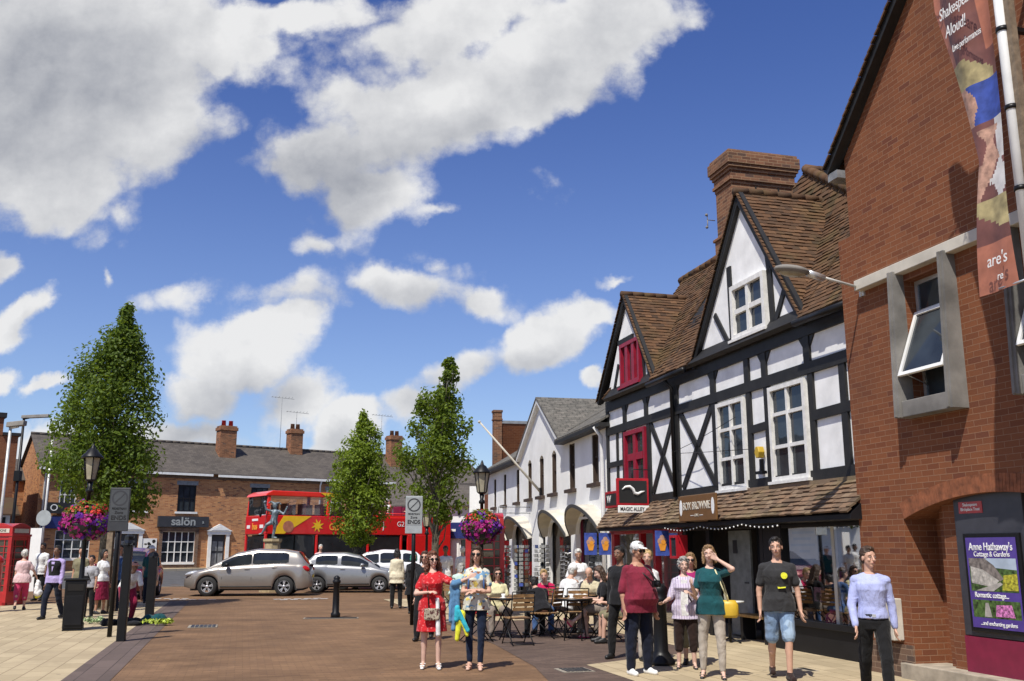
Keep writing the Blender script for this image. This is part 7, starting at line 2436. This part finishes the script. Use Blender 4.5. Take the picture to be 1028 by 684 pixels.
    if detail >= 1:
        br = MB()
        for s in (1, -1):
            if not glasses:
                e = MB().ball(Hd(s * .032, .0835, .010), (.0105 * k, .005 * k, .0045 * k), 10, 6, HR).build('eye', 'white_print', t)
                MB().ball(Hd(s * .032, .0875, .010), (.006 * k, .003 * k, .0045 * k), 8, 5, HR).build('iris', 'hair_black', e)
            br.capsule(Hd(s * .018, .088, .034), Hd(s * .048, .080, .034), .0035 * k, .0025 * k, 6)
        br.build('eyebrow', hm if hm not in ('hair_white', 'hair_grey') else 'hair_fair', t)
        MB().ball(Hd(0, .0925, -.052), (.022 * k, .006 * k, .0055 * k), 10, 6, HR).build('mouth', 'lips', t)
    if extras:
        if mir:
            extras(t, lambda a, b_, c_: P(-a, b_, c_), Hd, {1: J[-1], -1: J[1]}, legs, k, V)
        else:
            extras(t, P, Hd, J, legs, k, V)
    return t


M('lips', (.33, .10, .08), .5)
for nm, c, pat in [('maroon_polo', (.20, .022, .042), None), ('navy_trousers', (.010, .013, .026), None), ('lilac_shirt', (.56, .50, .60), ('stripes', (.36, .30, .42))), ('white_top', (.75, .75, .74), None),
                   ('dark_brown', (.028, .016, .014), None), ('teal_top', (.012, .070, .080), None), ('stone_trousers', (.42, .37, .31), None), ('charcoal_tee', (.035, .035, .037), None),
                   ('denim_light', (.19, .28, .42), ('spots', ((.30, .40, .52), .56, 6))), ('blue_shirt', (.40, .44, .72), None), ('black_trousers', (.012, .012, .013), None),
                   ('red_dress', (.52, .022, .028), ('spots', ((.66, .14, .14), .60, 26))), ('floral_top', (.62, .60, .50), ('spots', ((.15, .28, .42), .56, 9), ((.62, .50, .12), .60, 12), ((.25, .10, .05), .64, 14))),
                   ('dark_jeans', (.012, .019, .042), None), ('black_coat', (.014, .014, .016), None), ('cream_jacket', (.66, .60, .44), None), ('pale_pink', (.70, .50, .50), None), ('hot_pink', (.50, .045, .12), None),
                   ('purple_shirt', (.42, .34, .60), None), ('grey_shirt', (.34, .34, .36), None), ('crimson_top', (.48, .015, .08), None), ('yellow_top', (.68, .63, .38), None), ('grey_skirt', (.24, .20, .17), None),
                   ('beige_top', (.56, .50, .34), None), ('denim_blue', (.06, .12, .28), None), ('maroon_cloth', (.22, .012, .045), None), ('magenta_top', (.30, .02, .12), None), ('mint_top', (.50, .66, .58), None),
                   ('scarf_blue', (.10, .22, .38), None), ('toy_yellow', (.75, .75, .05), None), ('toy_blue', (.04, .42, .52), None), ('floral_bag', (.42, .36, .27), ('spots', ((.10, .04, .04), .52, 40))),
                   ('green_scarf', (.05, .25, .18), None), ('khaki', (.20, .18, .11), None), ('salmon_hat', (.60, .30, .22), None)]:
    cloth(nm, c, pat)
M('yellow_leather', (.62, .40, .03), .45)

DOWN = ((.14, .03, -1), (.05, .14, -1)); DOWNR = ((-.14, .03, -1), (-.05, .14, -1))


def strap(t, pts, mat, r=.008, nm='strap'):
    return MB().tube(pts, r, 6).build(nm, mat, t)


# --- the four standing at the right
def ex_camera(t, P, Hd, J, legs, k, V):
    c = MB().prism([P(.04, .27, .22), P(.17, .25, .22), P(.17, .25, .31), P(.04, .27, .31)], (0, .05, 0)); c.tube([P(.10, .30, .265), P(.10, .37, .262)], .032, 12)
    c.build('camera', 'black_paint', t, bevel=.006)
    strap(t, [P(-.06, .02, .53), P(-.04, .15, .42), P(.05, .26, .30)], 'black_print', .010); strap(t, [P(.06, .0, .53), P(.10, .15, .44), P(.14, .26, .30)], 'black_print', .010)


person('heavy man in a maroon polo shirt and white cap with a camera on his chest', 1.70, 13.45, 208, 1.71, bulk=1.32, belly=.12, skin='skin_tan', top=('maroon_polo', 'half', -.12, .022), bottom=('navy_trousers', 'trousers', .026),
       shoes='white_print', hair=('short', 'hair_grey'), hat=('cap', 'white_top'), glasses=True, detail=2, yaw=12, nod=8, pose=dict(LL=((.10, .0, -1), (.02, -.03, -1)), RL=((-.10, .0, -1), (-.02, -.03, -1))),
       arms=dict(LA=((.16, .04, -1), (.02, .28, -1)), RA=((-.30, -.02, -1), (-.02, .20, -1))), extras=ex_camera)


def ex_oldlady(t, P, Hd, J, legs, k, V):
    strap(t, [P(-.11, .04, .49), P(-.03, .14, .36), P(.12, .13, .12)], 'black_print', .009)
    MB().prism([P(-.05, .132, .47), P(.05, .132, .47), P(.06, .155, .1), P(.055, .135, -.10), P(-.055, .135, -.10), P(-.06, .155, .1)], (0, .012, 0)).build('vest', 'white_top', t)


person('short grey-haired woman in an open lilac shirt and brown cropped trousers', 2.44, 14.10, 172, 1.50, bulk=1.12, fem=1, skin='skin_pale', top=('lilac_shirt', 'half', -.16, .026), bottom=('dark_brown', 'capri', .03),
       shoes='black_print', bare_feet=True, hair=('curly', 'hair_grey'), detail=2, yaw=12, arms=dict(LA=((.20, .15, -1), (-.45, .75, .35)), RA=((-.35, .25, -1), (-.35, .75, -.2))), extras=ex_oldlady)


def ex_teal(t, P, Hd, J, legs, k, V):
    bag = MB(); bag.lathe([(.10, 0), (.125, .04), (.125, .16), (.09, .22)], n=16, sy=.45)
    o = bag.build('handbag', 'yellow_leather', t); o.location = P(.235, -.0, -.14)
    strap(t, [P(.08, .07, .50), P(.16, .10, .30), P(.235, .04, .08)], 'yellow_top', .010); strap(t, [P(.08, -.08, .50), P(.17, -.10, .30), P(.235, -.04, .08)], 'yellow_top', .010)


person('tall woman in a dark teal top shading her eyes, with a yellow shoulder bag', 2.60, 13.05, 168, 1.665, fem=1, bulk=1.03, skin='skin_pale', top=('teal_top', 'short', -.10, .022), bottom=('stone_trousers', 'slim', .014),
       shoes='black_print', bare_feet=True, hair=('bob', 'hair_fair'), detail=2, yaw=8, nod=-4, pose=dict(LL=((.06, .10, -1), (.02, -.02, -1)), RL=((-.10, -.06, -1), (-.02, -.08, -1))),
       arms=dict(LA=((.55, .75, .25), (-.80, -.36, .50), (0, 0, 1)), RA=((-.22, .25, -1), (-.15, .8, .45))), extras=ex_teal)


def ex_tee(t, P, Hd, J, legs, k, V):
    MB().prism([P(.070 + .040 * cos(q * pi / 8), .128, .35 + .040 * sin(q * pi / 8)) for q in range(16)], (0, .034, 0)).build('shirt_badge', 'toy_yellow', t)
    MB().prism([P(-.01, .128, .19), P(.08, .128, .20), P(.085, .128, .215), P(.02, .128, .208), P(-.015, .128, .215)], (0, .024, 0)).build('shirt_stroke', 'toy_yellow', t)


person('man in a charcoal t-shirt with a yellow badge and light denim shorts, walking', 3.46, 12.95, 176, 1.785, pose=dict(LL=((-.04, .34, -1), (-.03, .0, -1)), RL=((-.02, -.16, -1), (.06, -.55, -1))), bulk=1.08, skin='skin_light', top=('charcoal_tee', 'short', -.09, .022),
       bottom=('denim_light', 'shorts', .016), shoes='dark_brown', hair=('short', 'hair_black'), detail=2, yaw=-6,
       arms=dict(LA=((.26, .02, -1), (.06, .22, -1)), RA=((-.24, -.12, -1), (-.02, .12, -1))), extras=ex_tee)


def ex_belt(t, P, Hd, J, legs, k, V):
    c = MB(); rr = []
    for q in range(28):
        a = 2 * pi * q / 28
        rr.append(P(.158 * cos(a), .122 * sin(a), .035))
    for q in range(28):
        a_, b_ = rr[q], rr[(q + 1) % 28]
        c.prism([a_, b_, b_ + V((0, 0, .035)), a_ + V((0, 0, .035))], (a_ - P(0, 0, .035)) * .05)
    c.build('belt', 'black_print', t)
    MB().box(-.02, .02, -.004, .004, -.016, .016).build('buckle', 'alu', t).location = P(0, .133, .055)


person('slim man in a pale blue long-sleeved shirt and black trousers, at the brick wall', 3.98, 11.05, 165, 1.67, pose=dict(LL=((.04, .42, -1), (.0, .06, -1)), RL=((-.04, -.30, -1), (.0, -.62, -1))), skin='skin_light', top=('blue_shirt', 'long', .02, .020),
       bottom=('black_trousers', 'trousers', .016), shoes='black_print', hair=('short', 'hair_brown'), detail=2, yaw=28, arms=dict(LA=((.20, -.14, -1), (.06, .0, -1)), RA=((-.22, .16, -1), (.10, .42, -1))), extras=ex_belt)


# --- the two young women in front
def ex_red(t, P, Hd, J, legs, k, V):
    sc = MB()
    w_ = J[1][1].lerp(J[1][2], .15)
    for dx, ln, rr in ((-.02, .40, .03), (.02, .62, .028), (.05, .50, .026)):
        sc.capsule(w_ + V((dx, -.03, .02)), w_ + V((dx * 1.5, .0, -ln)), rr, rr * 1.2, 8)
    sc.capsule(J[1][1], J[1][1].lerp(J[1][2], .4), .05, .045)
    remesh(sc, 'blue_jacket', 'scarf_blue', t, .01, 1, wrinkle=.012)
    MB().capsule(P(.10, .17, .10), P(.12, .18, -.42), .025, .035, 8).build('white_cardigan', 'white_top', t)
    o = MB().box(-.11, .11, -.035, .035, -.08, .08).build('shoulder_bag', 'floral_bag', t, bevel=.02); o.location = P(.02, .20, -.12)
    strap(t, [P(-.12, .05, .48), P(-.06, .16, .25), P(-.03, .19, -.05)], 'dark_brown', .008)


person('woman in a short red dress and sunglasses pointing, with a blue jacket over her arm', -1.13, 14.15, 185, 1.58, fem=1, bulk=1.10, skin='skin_pale', top=('red_dress', 'short', -.08, .018, 'dress_bodice'), bottom=('red_dress', 'dress', .024, .42),
       shoes='white_print', bare_feet=True, hair=('wavy', 'hair_auburn'), glasses=True, detail=2, yaw=22, nod=2, pose=dict(LL=((.04, .12, -1), (.0, -.02, -1)), RL=((-.06, -.02, -1), (-.02, -.06, -1))),
       arms=dict(LA=((.62, .62, -.35), (.90, .35, .38), (0, 0, 1)), RA=((-.45, .15, -1), (.85, .62, .12))), extras=ex_red)


def ex_jeans(t, P, Hd, J, legs, k, V):
    c = MB()
    w_ = P(-.22, .12, -.06)
    c.ball(w_ + V((0, 0, -.10)), (.07, .06, .075)); c.capsule(w_ + V((.02, 0, -.14)), w_ + V((.05, 0, -.42)), .048, .035); c.capsule(w_ + V((-.02, .03, -.14)), w_ + V((-.09, .03, -.36)), .040, .028)
    remesh(c, 'plush_toy', 'toy_yellow', t, .01, 2)
    c = MB(); c.capsule(w_ + V((.03, .04, -.05)), w_ + V((-.10, .05, -.30)), .036, .032); c.capsule(w_ + V((.05, .03, 0)), w_ + V((.06, .04, -.16)), .04, .035)
    remesh(c, 'plush_toy_blue_part', 'toy_blue', t, .01, 2)
    strap(t, [P(.10, -.02, .50), P(.11, .13, .34), P(.12, .12, .15)], 'denim_blue', .014); strap(t, [P(-.10, -.02, .50), P(-.11, .13, .34), P(-.12, .12, .15)], 'denim_blue', .014)


person('slim long-haired woman in a floral top and dark jeans with a yellow plush toy', -.50, 14.05, 178, 1.65, fem=1, bulk=.96, skin='skin_light', top=('floral_top', 'short', -.10, .022), bottom=('dark_jeans', 'jeans', .006),
       shoes='skin_pale', bare_feet=True, hair=('long', 'hair_brown'), glasses=True, detail=2, yaw=-6, pose=dict(LL=((-.03, .10, -1), (-.03, -.02, -1)), RL=((-.05, -.02, -1), (.03, -.06, -1))),
       arms=dict(LA=((.20, .32, -1), (-.95, .55, -.02)), RA=((-.20, .32, -1), (.95, .52, .12))), extras=ex_jeans)
# --- middle distance
person('woman in black with sunglasses walking behind the woman in the red dress', -1.62, 18.4, 172, 1.60, fem=1, skin='skin_light', top=('black_coat', 'long', -.14, .026), bottom=('black_trousers', 'trousers', .02), hair=('bob', 'hair_brown'), glasses=True, detail=1, pose=WALK2)
person('short person in a dark coat with a green and red headscarf', -2.47, 24.9, 180, 1.56, fem=1, bulk=1.1, skin='skin_light', top=('black_coat', 'long', -.34, .04, 'coat'), bottom=('black_trousers', 'trousers', .02), hair=('bob', 'green_scarf'), detail=1, pose=WALK)
person('woman in a cream jacket and black trousers seen from behind', -3.25, 28.0, 5, 1.62, fem=1, bulk=1.05, skin='skin_light', top=('cream_jacket', 'long', -.20, .035, 'jacket'), bottom=('black_trousers', 'trousers', .02), hair=('bob', 'hair_black'), detail=1)
person('blonde woman in a white top standing behind the man in maroon', 2.05, 15.0, 200, 1.60, fem=1, skin='skin_light', top=('white_top', 'short', -.10, .02), bottom=('stone_trousers', 'trousers', .02), hair=('bun', 'hair_blonde'), detail=1, yaw=-30)
person('dark-haired man in black mostly hidden behind the man in maroon', 1.66, 15.3, 150, 1.66, skin='skin_dark', top=('black_coat', 'long', -.10, .02), bottom=('black_trousers', 'trousers', .02), hair=('short', 'hair_black'), detail=1, pose=dict(LL=((.16, .0, -1), (.04, .0, -1)), RL=((-.16, .0, -1), (-.04, .0, -1))))
person('woman with sunglasses and magenta top behind the woman in teal', 2.62, 14.55, 170, 1.56, fem=1, skin='skin_light', top=('magenta_top', 'short', -.10, .02), bottom=('khaki', 'capri', .02), hair=('bob', 'hair_fair'), glasses=True, detail=1)
# --- the cafe
SITS = dict(SIT, seated=1)
LAP = dict(LA=((.22, .30, -1), (-.30, .90, .12)), RA=((-.22, .30, -1), (.30, .90, .12)))
CROSS = dict(seated=1, LL=((.05, 1, .10), (-.15, .75, -.62)), RL=((-.14, 1, -.08), (.0, .0, -1)))


def sit(label, x, y, face, **kw):
    kw.setdefault('pose', SITS); kw.setdefault('arms', LAP); kw.setdefault('detail', 1); kw.setdefault('lean', 10)
    kw.setdefault('group', 'people sitting at the cafe')
    return person(label, x, y, face, **kw)


sit('seated woman in a yellow top and sunglasses at the left cafe table', -.30, 19.55, 190, H=1.64, fem=1, bulk=1.1, skin='skin_light', top=('yellow_top', 'short', -.10, .02), bottom=('grey_skirt', 'trousers', .02), hair=('bob', 'hair_brown'), glasses=True)
sit('seated person in a black shirt bent forward with their back to the camera', .58, 19.1, 20, H=1.62, skin='skin_light', top=('black_coat', 'short', -.10, .03), bottom=('black_trousers', 'trousers', .02), hair=('short', 'hair_black'), lean=42)
sit('seated blonde woman in a crimson top leaning over the table', .72, 20.2, 165, H=1.66, fem=1, bulk=1.12, skin='skin_light', top=('crimson_top', 'half', -.10, .025), bottom=('denim_blue', 'trousers', .02), hair=('short', 'hair_blonde'), lean=26, yaw=15)
sit('old man in a pale shirt and cap seated sideways to the camera', 1.02, 19.75, -48, H=1.76, bulk=1.18, belly=.05, skin='skin_light', top=('white_top', 'half', -.08, .03), bottom=('grey_skirt', 'trousers', .026), hair=('short', 'hair_white'), hat=('cap', 'white_top'), lean=22, shoes='grey_shirt')
sit('bald elderly man in beige seated and looking down', 1.62, 20.25, 165, H=1.70, bulk=1.05, skin='skin_light', top=('beige_top', 'short', -.08, .025), bottom=('grey_skirt', 'trousers', .02), hair=('bald', 'hair_white'), lean=22, nod=22)
sit('dark-haired woman in a black top and grey skirt with her legs crossed', 1.82, 18.75, 98, H=1.70, fem=1, skin='skin_pale', top=('black_coat', 'short', -.08, .018), bottom=('grey_skirt', 'skirt', .022, .75), hair=('long', 'hair_brown'), pose=CROSS, shoes='hot_pink', bare_feet=True, nod=20, yaw=10, lean=14)
sit('seated person in a blue top hidden behind the man in maroon', 2.02, 17.95, 95, H=1.68, skin='skin_light', top=('denim_blue', 'short', -.08, .02), bottom=('khaki', 'shorts', .02), hair=('short', 'hair_brown'), lean=18)
person('white-haired woman in a loose white blouse standing at the cafe tables', 1.42, 21.4, 185, 1.62, fem=1, bulk=1.12, skin='skin_tan', top=('white_top', 'half', -.16, .035), bottom=('white_top', 'trousers', .02), hair=('short', 'hair_white'), detail=1, lean=8, nod=14, arms=dict(LA=((.45, .25, -1), (-.5, .8, -.2)), RA=((-.45, .25, -1), (.5, .8, -.2))))
sit('person in a mint top seated with their back turned beyond the two women', -1.42, 25.4, -30, H=1.68, fem=1, bulk=1.1, skin='skin_light', top=('mint_top', 'half', -.06, .025), bottom=('dark_jeans', 'trousers', .02), hair=('bob', 'hair_grey'), lean=20)
# --- farther away
person('man in a white shirt walking near the blue shop', -2.05, 30.5, 182, 1.74, skin='skin_dark', top=('white_top', 'short', -.10, .02), bottom=('khaki', 'trousers', .02), hair=('short', 'hair_black'), detail=0, pose=WALK)
person('person in a white shirt seen from behind near the blue shop', -1.55, 31.0, 10, 1.68, skin='skin_light', top=('white_top', 'half', -.12, .025), bottom=('black_trousers', 'trousers', .02), hair=('short', 'hair_white'), detail=0)
person('fair-haired man standing between the two parked cars and the bus', -7.75, 40.0, 200, 1.78, skin='skin_light', top=('pale_pink', 'short', -.10, .02), bottom=('khaki', 'trousers', .02), hair=('short', 'hair_white'), detail=0)


# --- the left pavement
def ex_bags(t, P, Hd, J, legs, k, V):
    c = MB(); w_ = J[1][2]
    c.capsule(w_ + V((.02, 0, -.05)), w_ + V((.05, 0, -.36)), .05, .12, 12); remesh(c, 'white_bag', 'white_top', t, .014, 2, wrinkle=.02)
    c = MB(); c.capsule(w_ + V((.05, .05, -.30)), w_ + V((.05, .05, -.44)), .06, .08, 12); remesh(c, 'yellow_bag', 'toy_yellow', t, .014, 2, wrinkle=.02)


person('white-haired woman in a pale pink top and hot pink cropped trousers, walking away', -13.35, 27.1, 22, 1.62, fem=1, bulk=1.2, skin='skin_light', top=('pale_pink', 'short', -.12, .03), bottom=('hot_pink', 'capri', .034), hair=('curly', 'hair_white'), shoes='black_print', detail=1, pose=WALK,
       arms=dict(LA=((.62, .15, -1), (.45, .3, -1)), RA=DOWNR), extras=ex_bags)
person('man in a dark waistcoat over a lilac shirt walking towards the camera', -10.95, 23.8, 168, 1.72, skin='skin_dark', top=('purple_shirt', 'long', -.06, .018), waistcoat='black_coat', bottom=('navy_trousers', 'trousers', .02), hair=('short', 'hair_black'), detail=1, pose=WALK2)
person('boy in a grey shirt with a camera strap behind the litter bin', -10.35, 24.4, 176, 1.46, skin='skin_tan', top=('grey_shirt', 'short', -.10, .02), bottom=('black_trousers', 'trousers', .02), hair=('short', 'hair_black'), detail=1, extras=lambda t, P, Hd, J, legs, k, V: (strap(t, [P(-.10, .05, .49), P(0, .15, .3), P(.10, .13, .1)], 'black_print', .012), MB().box(-.05, .05, -.03, .03, -.035, .035).build('camera', 'black_paint', t).__setattr__('location', P(.0, .2, .2))))
person('man in a white shirt standing by the white board next to the phone box', -15.2, 32.0, 170, 1.80, skin='skin_dark', top=('white_top', 'half', -.14, .03), bottom=('black_trousers', 'trousers', .02), hair=('short', 'hair_black'), detail=0)
for i, (x, y, h_, tp, hh, ht, sk, lab) in enumerate([(-11.75, 27.0, 1.70, 'khaki', ('short', 'hair_black'), None, 'skin_tan', 'man in khaki close behind the man in the waistcoat'),
                                                     (-11.55, 29.2, 1.76, 'white_top', ('short', 'hair_black'), None, 'skin_tan', 'man in white behind the boy in grey'),
                                                     (-10.95, 28.0, 1.66, 'beige_top', ('bob', 'hair_brown'), None, 'skin_light', 'brown-haired woman in beige in the group by the lantern post'),
                                                     (-10.55, 27.0, 1.70, 'denim_blue', ('short', 'hair_black'), None, 'skin_tan', 'man in blue in the group left of the lantern post'),
                                                     (-10.75, 29.5, 1.74, 'teal_top', ('short', 'hair_grey'), ('hat', 'white_top'), 'skin_light', 'man in teal wearing a white sun hat behind the lantern post')]):
    person(lab, x, y, 175 + 6 * i, h_, skin=sk, top=(tp, 'short', -.1, .02), bottom=('dark_jeans', 'trousers', .02), hair=hh, hat=ht, detail=0, pose=(WALK, WALK2)[i % 2])
person('person in a white top and maroon skirt behind the weathered timber stake', -10.55, 25.6, 250, 1.60, fem=1, skin='skin_tan', top=('white_top', 'short', -.05, .02), bottom=('maroon_cloth', 'skirt', .03, .62), hair=('bob', 'hair_black'), detail=1)
person('street seller in a white shirt, maroon trousers and a salmon hat, stooping over goods', -8.85, 22.9, 215, 1.66, skin='skin_dark', top=('white_top', 'half', -.06, .03), bottom=('maroon_cloth', 'trousers', .05), hair=('short', 'hair_black'), hat=('hat', 'salmon_hat'), detail=1, lean=48, nod=-10,
       pose=dict(LL=((.10, .75, -1), (.0, -.55, -1)), RL=((-.10, .65, -1), (-.0, -.5, -1))), arms=dict(LA=((.15, .4, -1), (.0, .35, -1)), RA=((-.2, .5, -1), (-.1, .2, -1))))
M('lime', (.42, .52, .05), .6, var=.5, scale=25); M('lime_pale', (.40, .52, .26), .6, var=.5, scale=25)
# goods laid out on the ground, and the passengers on the open deck
random.seed(12)
for i, (x, y, mt, lab, w_) in enumerate([(-7.65, 21.9, 'lime', 'lime and yellow flowers laid out at the right end of the street seller\'s goods', .42), (-9.25, 22.3, 'lime_pale', 'pale green leafy bunches lying beside the litter bin', .42),
                                         (-8.55, 22.0, 'black_coat', 'heap of dark bags and cloth at the feet of the street seller', .5), (-8.1, 22.6, 'teal_top', 'dark green sack beside the street seller', .28)]):
    c = MB()
    for k in range(26 if i < 2 else 12):
        p = Vector((random.gauss(0, w_ * .42), random.gauss(0, w_ * .2), .03 + random.random() * .06))
        if i < 2:
            for q in range(14):
                u = Vector((random.gauss(0, 1), random.gauss(0, 1), abs(random.gauss(0, 1)))).normalized()
                a = u.orthogonal().normalized(); a.rotate(Matrix.Rotation(random.uniform(0, 6.28), 3, u)); b = u.cross(a); pp = p + u * random.uniform(.02, .09); e = random.uniform(.02, .045)
                c.poly([pp - a * e, pp + b * e * .6, pp + a * e, pp - b * e * .6])
        else:
            c.ball(p, (random.uniform(.10, .18), random.uniform(.08, .14), random.uniform(.06, .13)), 8, 5)
    o = c.build('flower_bunches' if i < 2 else 'bag_heap', mt)
    o.location = (x, y, .006); tag(o, lab, 'flowers' if i < 2 else 'bags')
cb, sb = cos(AZB), sin(AZB)
for i, (a, b_, tp) in enumerate([(6.6, .7, 'white_top'), (7.3, 1.7, 'hot_pink'), (7.9, .7, 'crimson_top'), (8.8, 1.8, 'white_top'), (9.3, .7, 'pale_pink')]):
    bx_, by_ = BUS_LOC[0] + a * cb - b_ * sb, BUS_LOC[1] + a * sb + b_ * cb
    person(['passenger in white at the front of the open deck', 'passenger in pink on the far side of the open deck', 'passenger in red in the middle of the open deck', 'passenger in white on the far side near the back of the bus', 'passenger in pale pink at the very back of the bus'][i],
           bx_, by_, 126, 1.66, pose=SITS, arms=LAP, skin='skin_light', top=(tp, 'short', -.06, .02), bottom=('dark_jeans', 'trousers', .02), hair=('short', ['hair_white', 'hair_brown', 'hair_blonde', 'hair_grey', 'hair_brown'][i]), detail=0, z=2.75, group='passengers on the open deck of the bus')


def statue_figure():
    b = MB(); V = Vector
    z0 = 2.04
    hip = V((0, 0, z0 + .62))
    b.capsule(V((.0, 0, z0 + .03)), V((.05, .0, z0 + .34)), .05, .06); b.capsule(V((.05, 0, z0 + .34)), hip + V((.06, 0, 0)), .06, .09); b.capsule(V((0, 0, z0 + .03)), V((.14, -.04, z0 + .02)), .04, .03)
    b.capsule(hip + V((-.06, 0, 0)), V((-.26, -.05, z0 + .50)), .09, .065); b.capsule(V((-.26, -.05, z0 + .50)), V((-.42, .0, z0 + .18)), .06, .04); b.capsule(V((-.42, 0, z0 + .18)), V((-.52, -.02, z0 + .15)), .04, .03)
    b.capsule(hip, V((.05, 0, z0 + .98)), .12, .14); b.capsule(V((-.08, 0, z0 + 1.04)), V((.20, 0, z0 + 1.04)), .06, .06)
    b.capsule(V((.20, 0, z0 + 1.04)), V((.38, -.06, z0 + .92)), .05, .045); b.capsule(V((.38, -.06, z0 + .92)), V((.48, -.05, z0 + 1.15)), .045, .04)
    b.capsule(V((-.10, 0, z0 + 1.04)), V((-.30, -.04, z0 + 1.10)), .05, .045); b.capsule(V((-.30, -.04, z0 + 1.10)), V((-.36, -.06, z0 + 1.30)), .045, .04)
    b.ball(V((-.36, -.06, z0 + 1.38)), .07); b.ball(V((.50, -.05, z0 + 1.20)), .05)
    b.ball(V((.03, -.02, z0 + 1.25)), (.10, .11, .13)); b.capsule(V((.05, 0, z0 + 1.05)), V((.03, 0, z0 + 1.2)), .06, .055)
    b.capsule(V((.0, 0, z0 + 1.33)), V((-.16, 0, z0 + 1.42)), .06, .03); b.capsule(V((.06, 0, z0 + 1.33)), V((.20, 0, z0 + 1.38)), .06, .03)
    b.ball(V((-.20, 0, z0 + 1.36)), .035); b.ball(V((.24, 0, z0 + 1.32)), .035)
    for k in range(7):
        a = 2 * pi * k / 7
        b.capsule(hip + V((.10 * cos(a), .10 * sin(a), .1)), hip + V((.17 * cos(a), .17 * sin(a), -.1)), .04, .02)
    remesh(b, 'figure', 'aged_bronze', STATUE, .018, 2, floor=False)


statue_figure()

flush_queue()

flush_texts()


# ------------------------------------------------------------------ pieces that stand apart become parts of their own
def split_part(o, tol=.02):
    me = o.data
    n = len(me.vertices)
    par = list(range(n))

    def find(a):
        while par[a] != a:
            par[a] = par[par[a]]; a = par[a]
        return a
    for e in me.edges:
        a, b = find(e.vertices[0]), find(e.vertices[1])
        if a != b: par[a] = b
    comp = {}
    for i in range(n):
        comp.setdefault(find(i), []).append(i)
    bb = []
    for k, vs in comp.items():
        cs = [me.vertices[i].co for i in vs]
        bb.append([[min(c[j] for c in cs) - tol for j in range(3)], [max(c[j] for c in cs) + tol for j in range(3)], set(vs)])
    merged = True
    while merged:
        merged = False
        for i in range(len(bb)):
            for j in range(i + 1, len(bb)):
                if all(bb[i][0][q] <= bb[j][1][q] and bb[j][0][q] <= bb[i][1][q] for q in range(3)):
                    bb[i] = [[min(bb[i][0][q], bb[j][0][q]) for q in range(3)], [max(bb[i][1][q], bb[j][1][q]) for q in range(3)], bb[i][2] | bb[j][2]]
                    bb.pop(j); merged = True; break
            if merged: break
    if len(bb) < 2 or len(bb) > 100:
        return
    bb.sort(key=lambda q: -len(q[2]))
    for idx, (lo, hi, keep) in enumerate(bb):
        bm = bmesh.new(); bm.from_mesh(me); bm.verts.ensure_lookup_table()
        bmesh.ops.delete(bm, geom=[v for v in bm.verts if v.index not in keep], context='VERTS')
        m2 = me.copy(); bm.to_mesh(m2); bm.free()
        if idx == 0:
            first = m2
        else:
            c = o.copy(); c.data = m2; COL.objects.link(c); c.parent = o.parent
    o.data = first


SPLIT = {'window_box_side', 'window_box_sill', 'bargeboard', 'ridge_tile', 'corbelled_cap', 'drainpipe', 'window_sill', 'arch_head', 'lower_side_window', 'upper_side_window', 'chimney_pot', 'name_panel',
         'clamp', 'leg', 'rosette', 'dark_post', 'gutter', 'door_panel', 'upper_deck_seat', 'stake', 'niche_pier', 'step', 'windscreen', 'shadow_groove', 'eaves_board', 'eyebrow', 'stay', 'windowsill_ornament', 'notice',
         'flood_light', 'spreader_rod', 'collar', 'cable', 'awning_roof', 'windowsill_ornament', 'display_shelves', 'handrail'}
for o in list(bpy.data.objects):
    if o.type == 'MESH' and o.name.split('.')[0] in SPLIT and not any(c.parent == o for c in bpy.data.objects if c.name.startswith('nothing')) and len(o.data.vertices) < 6000:
        if o.data.users == 1:
            split_part(o)
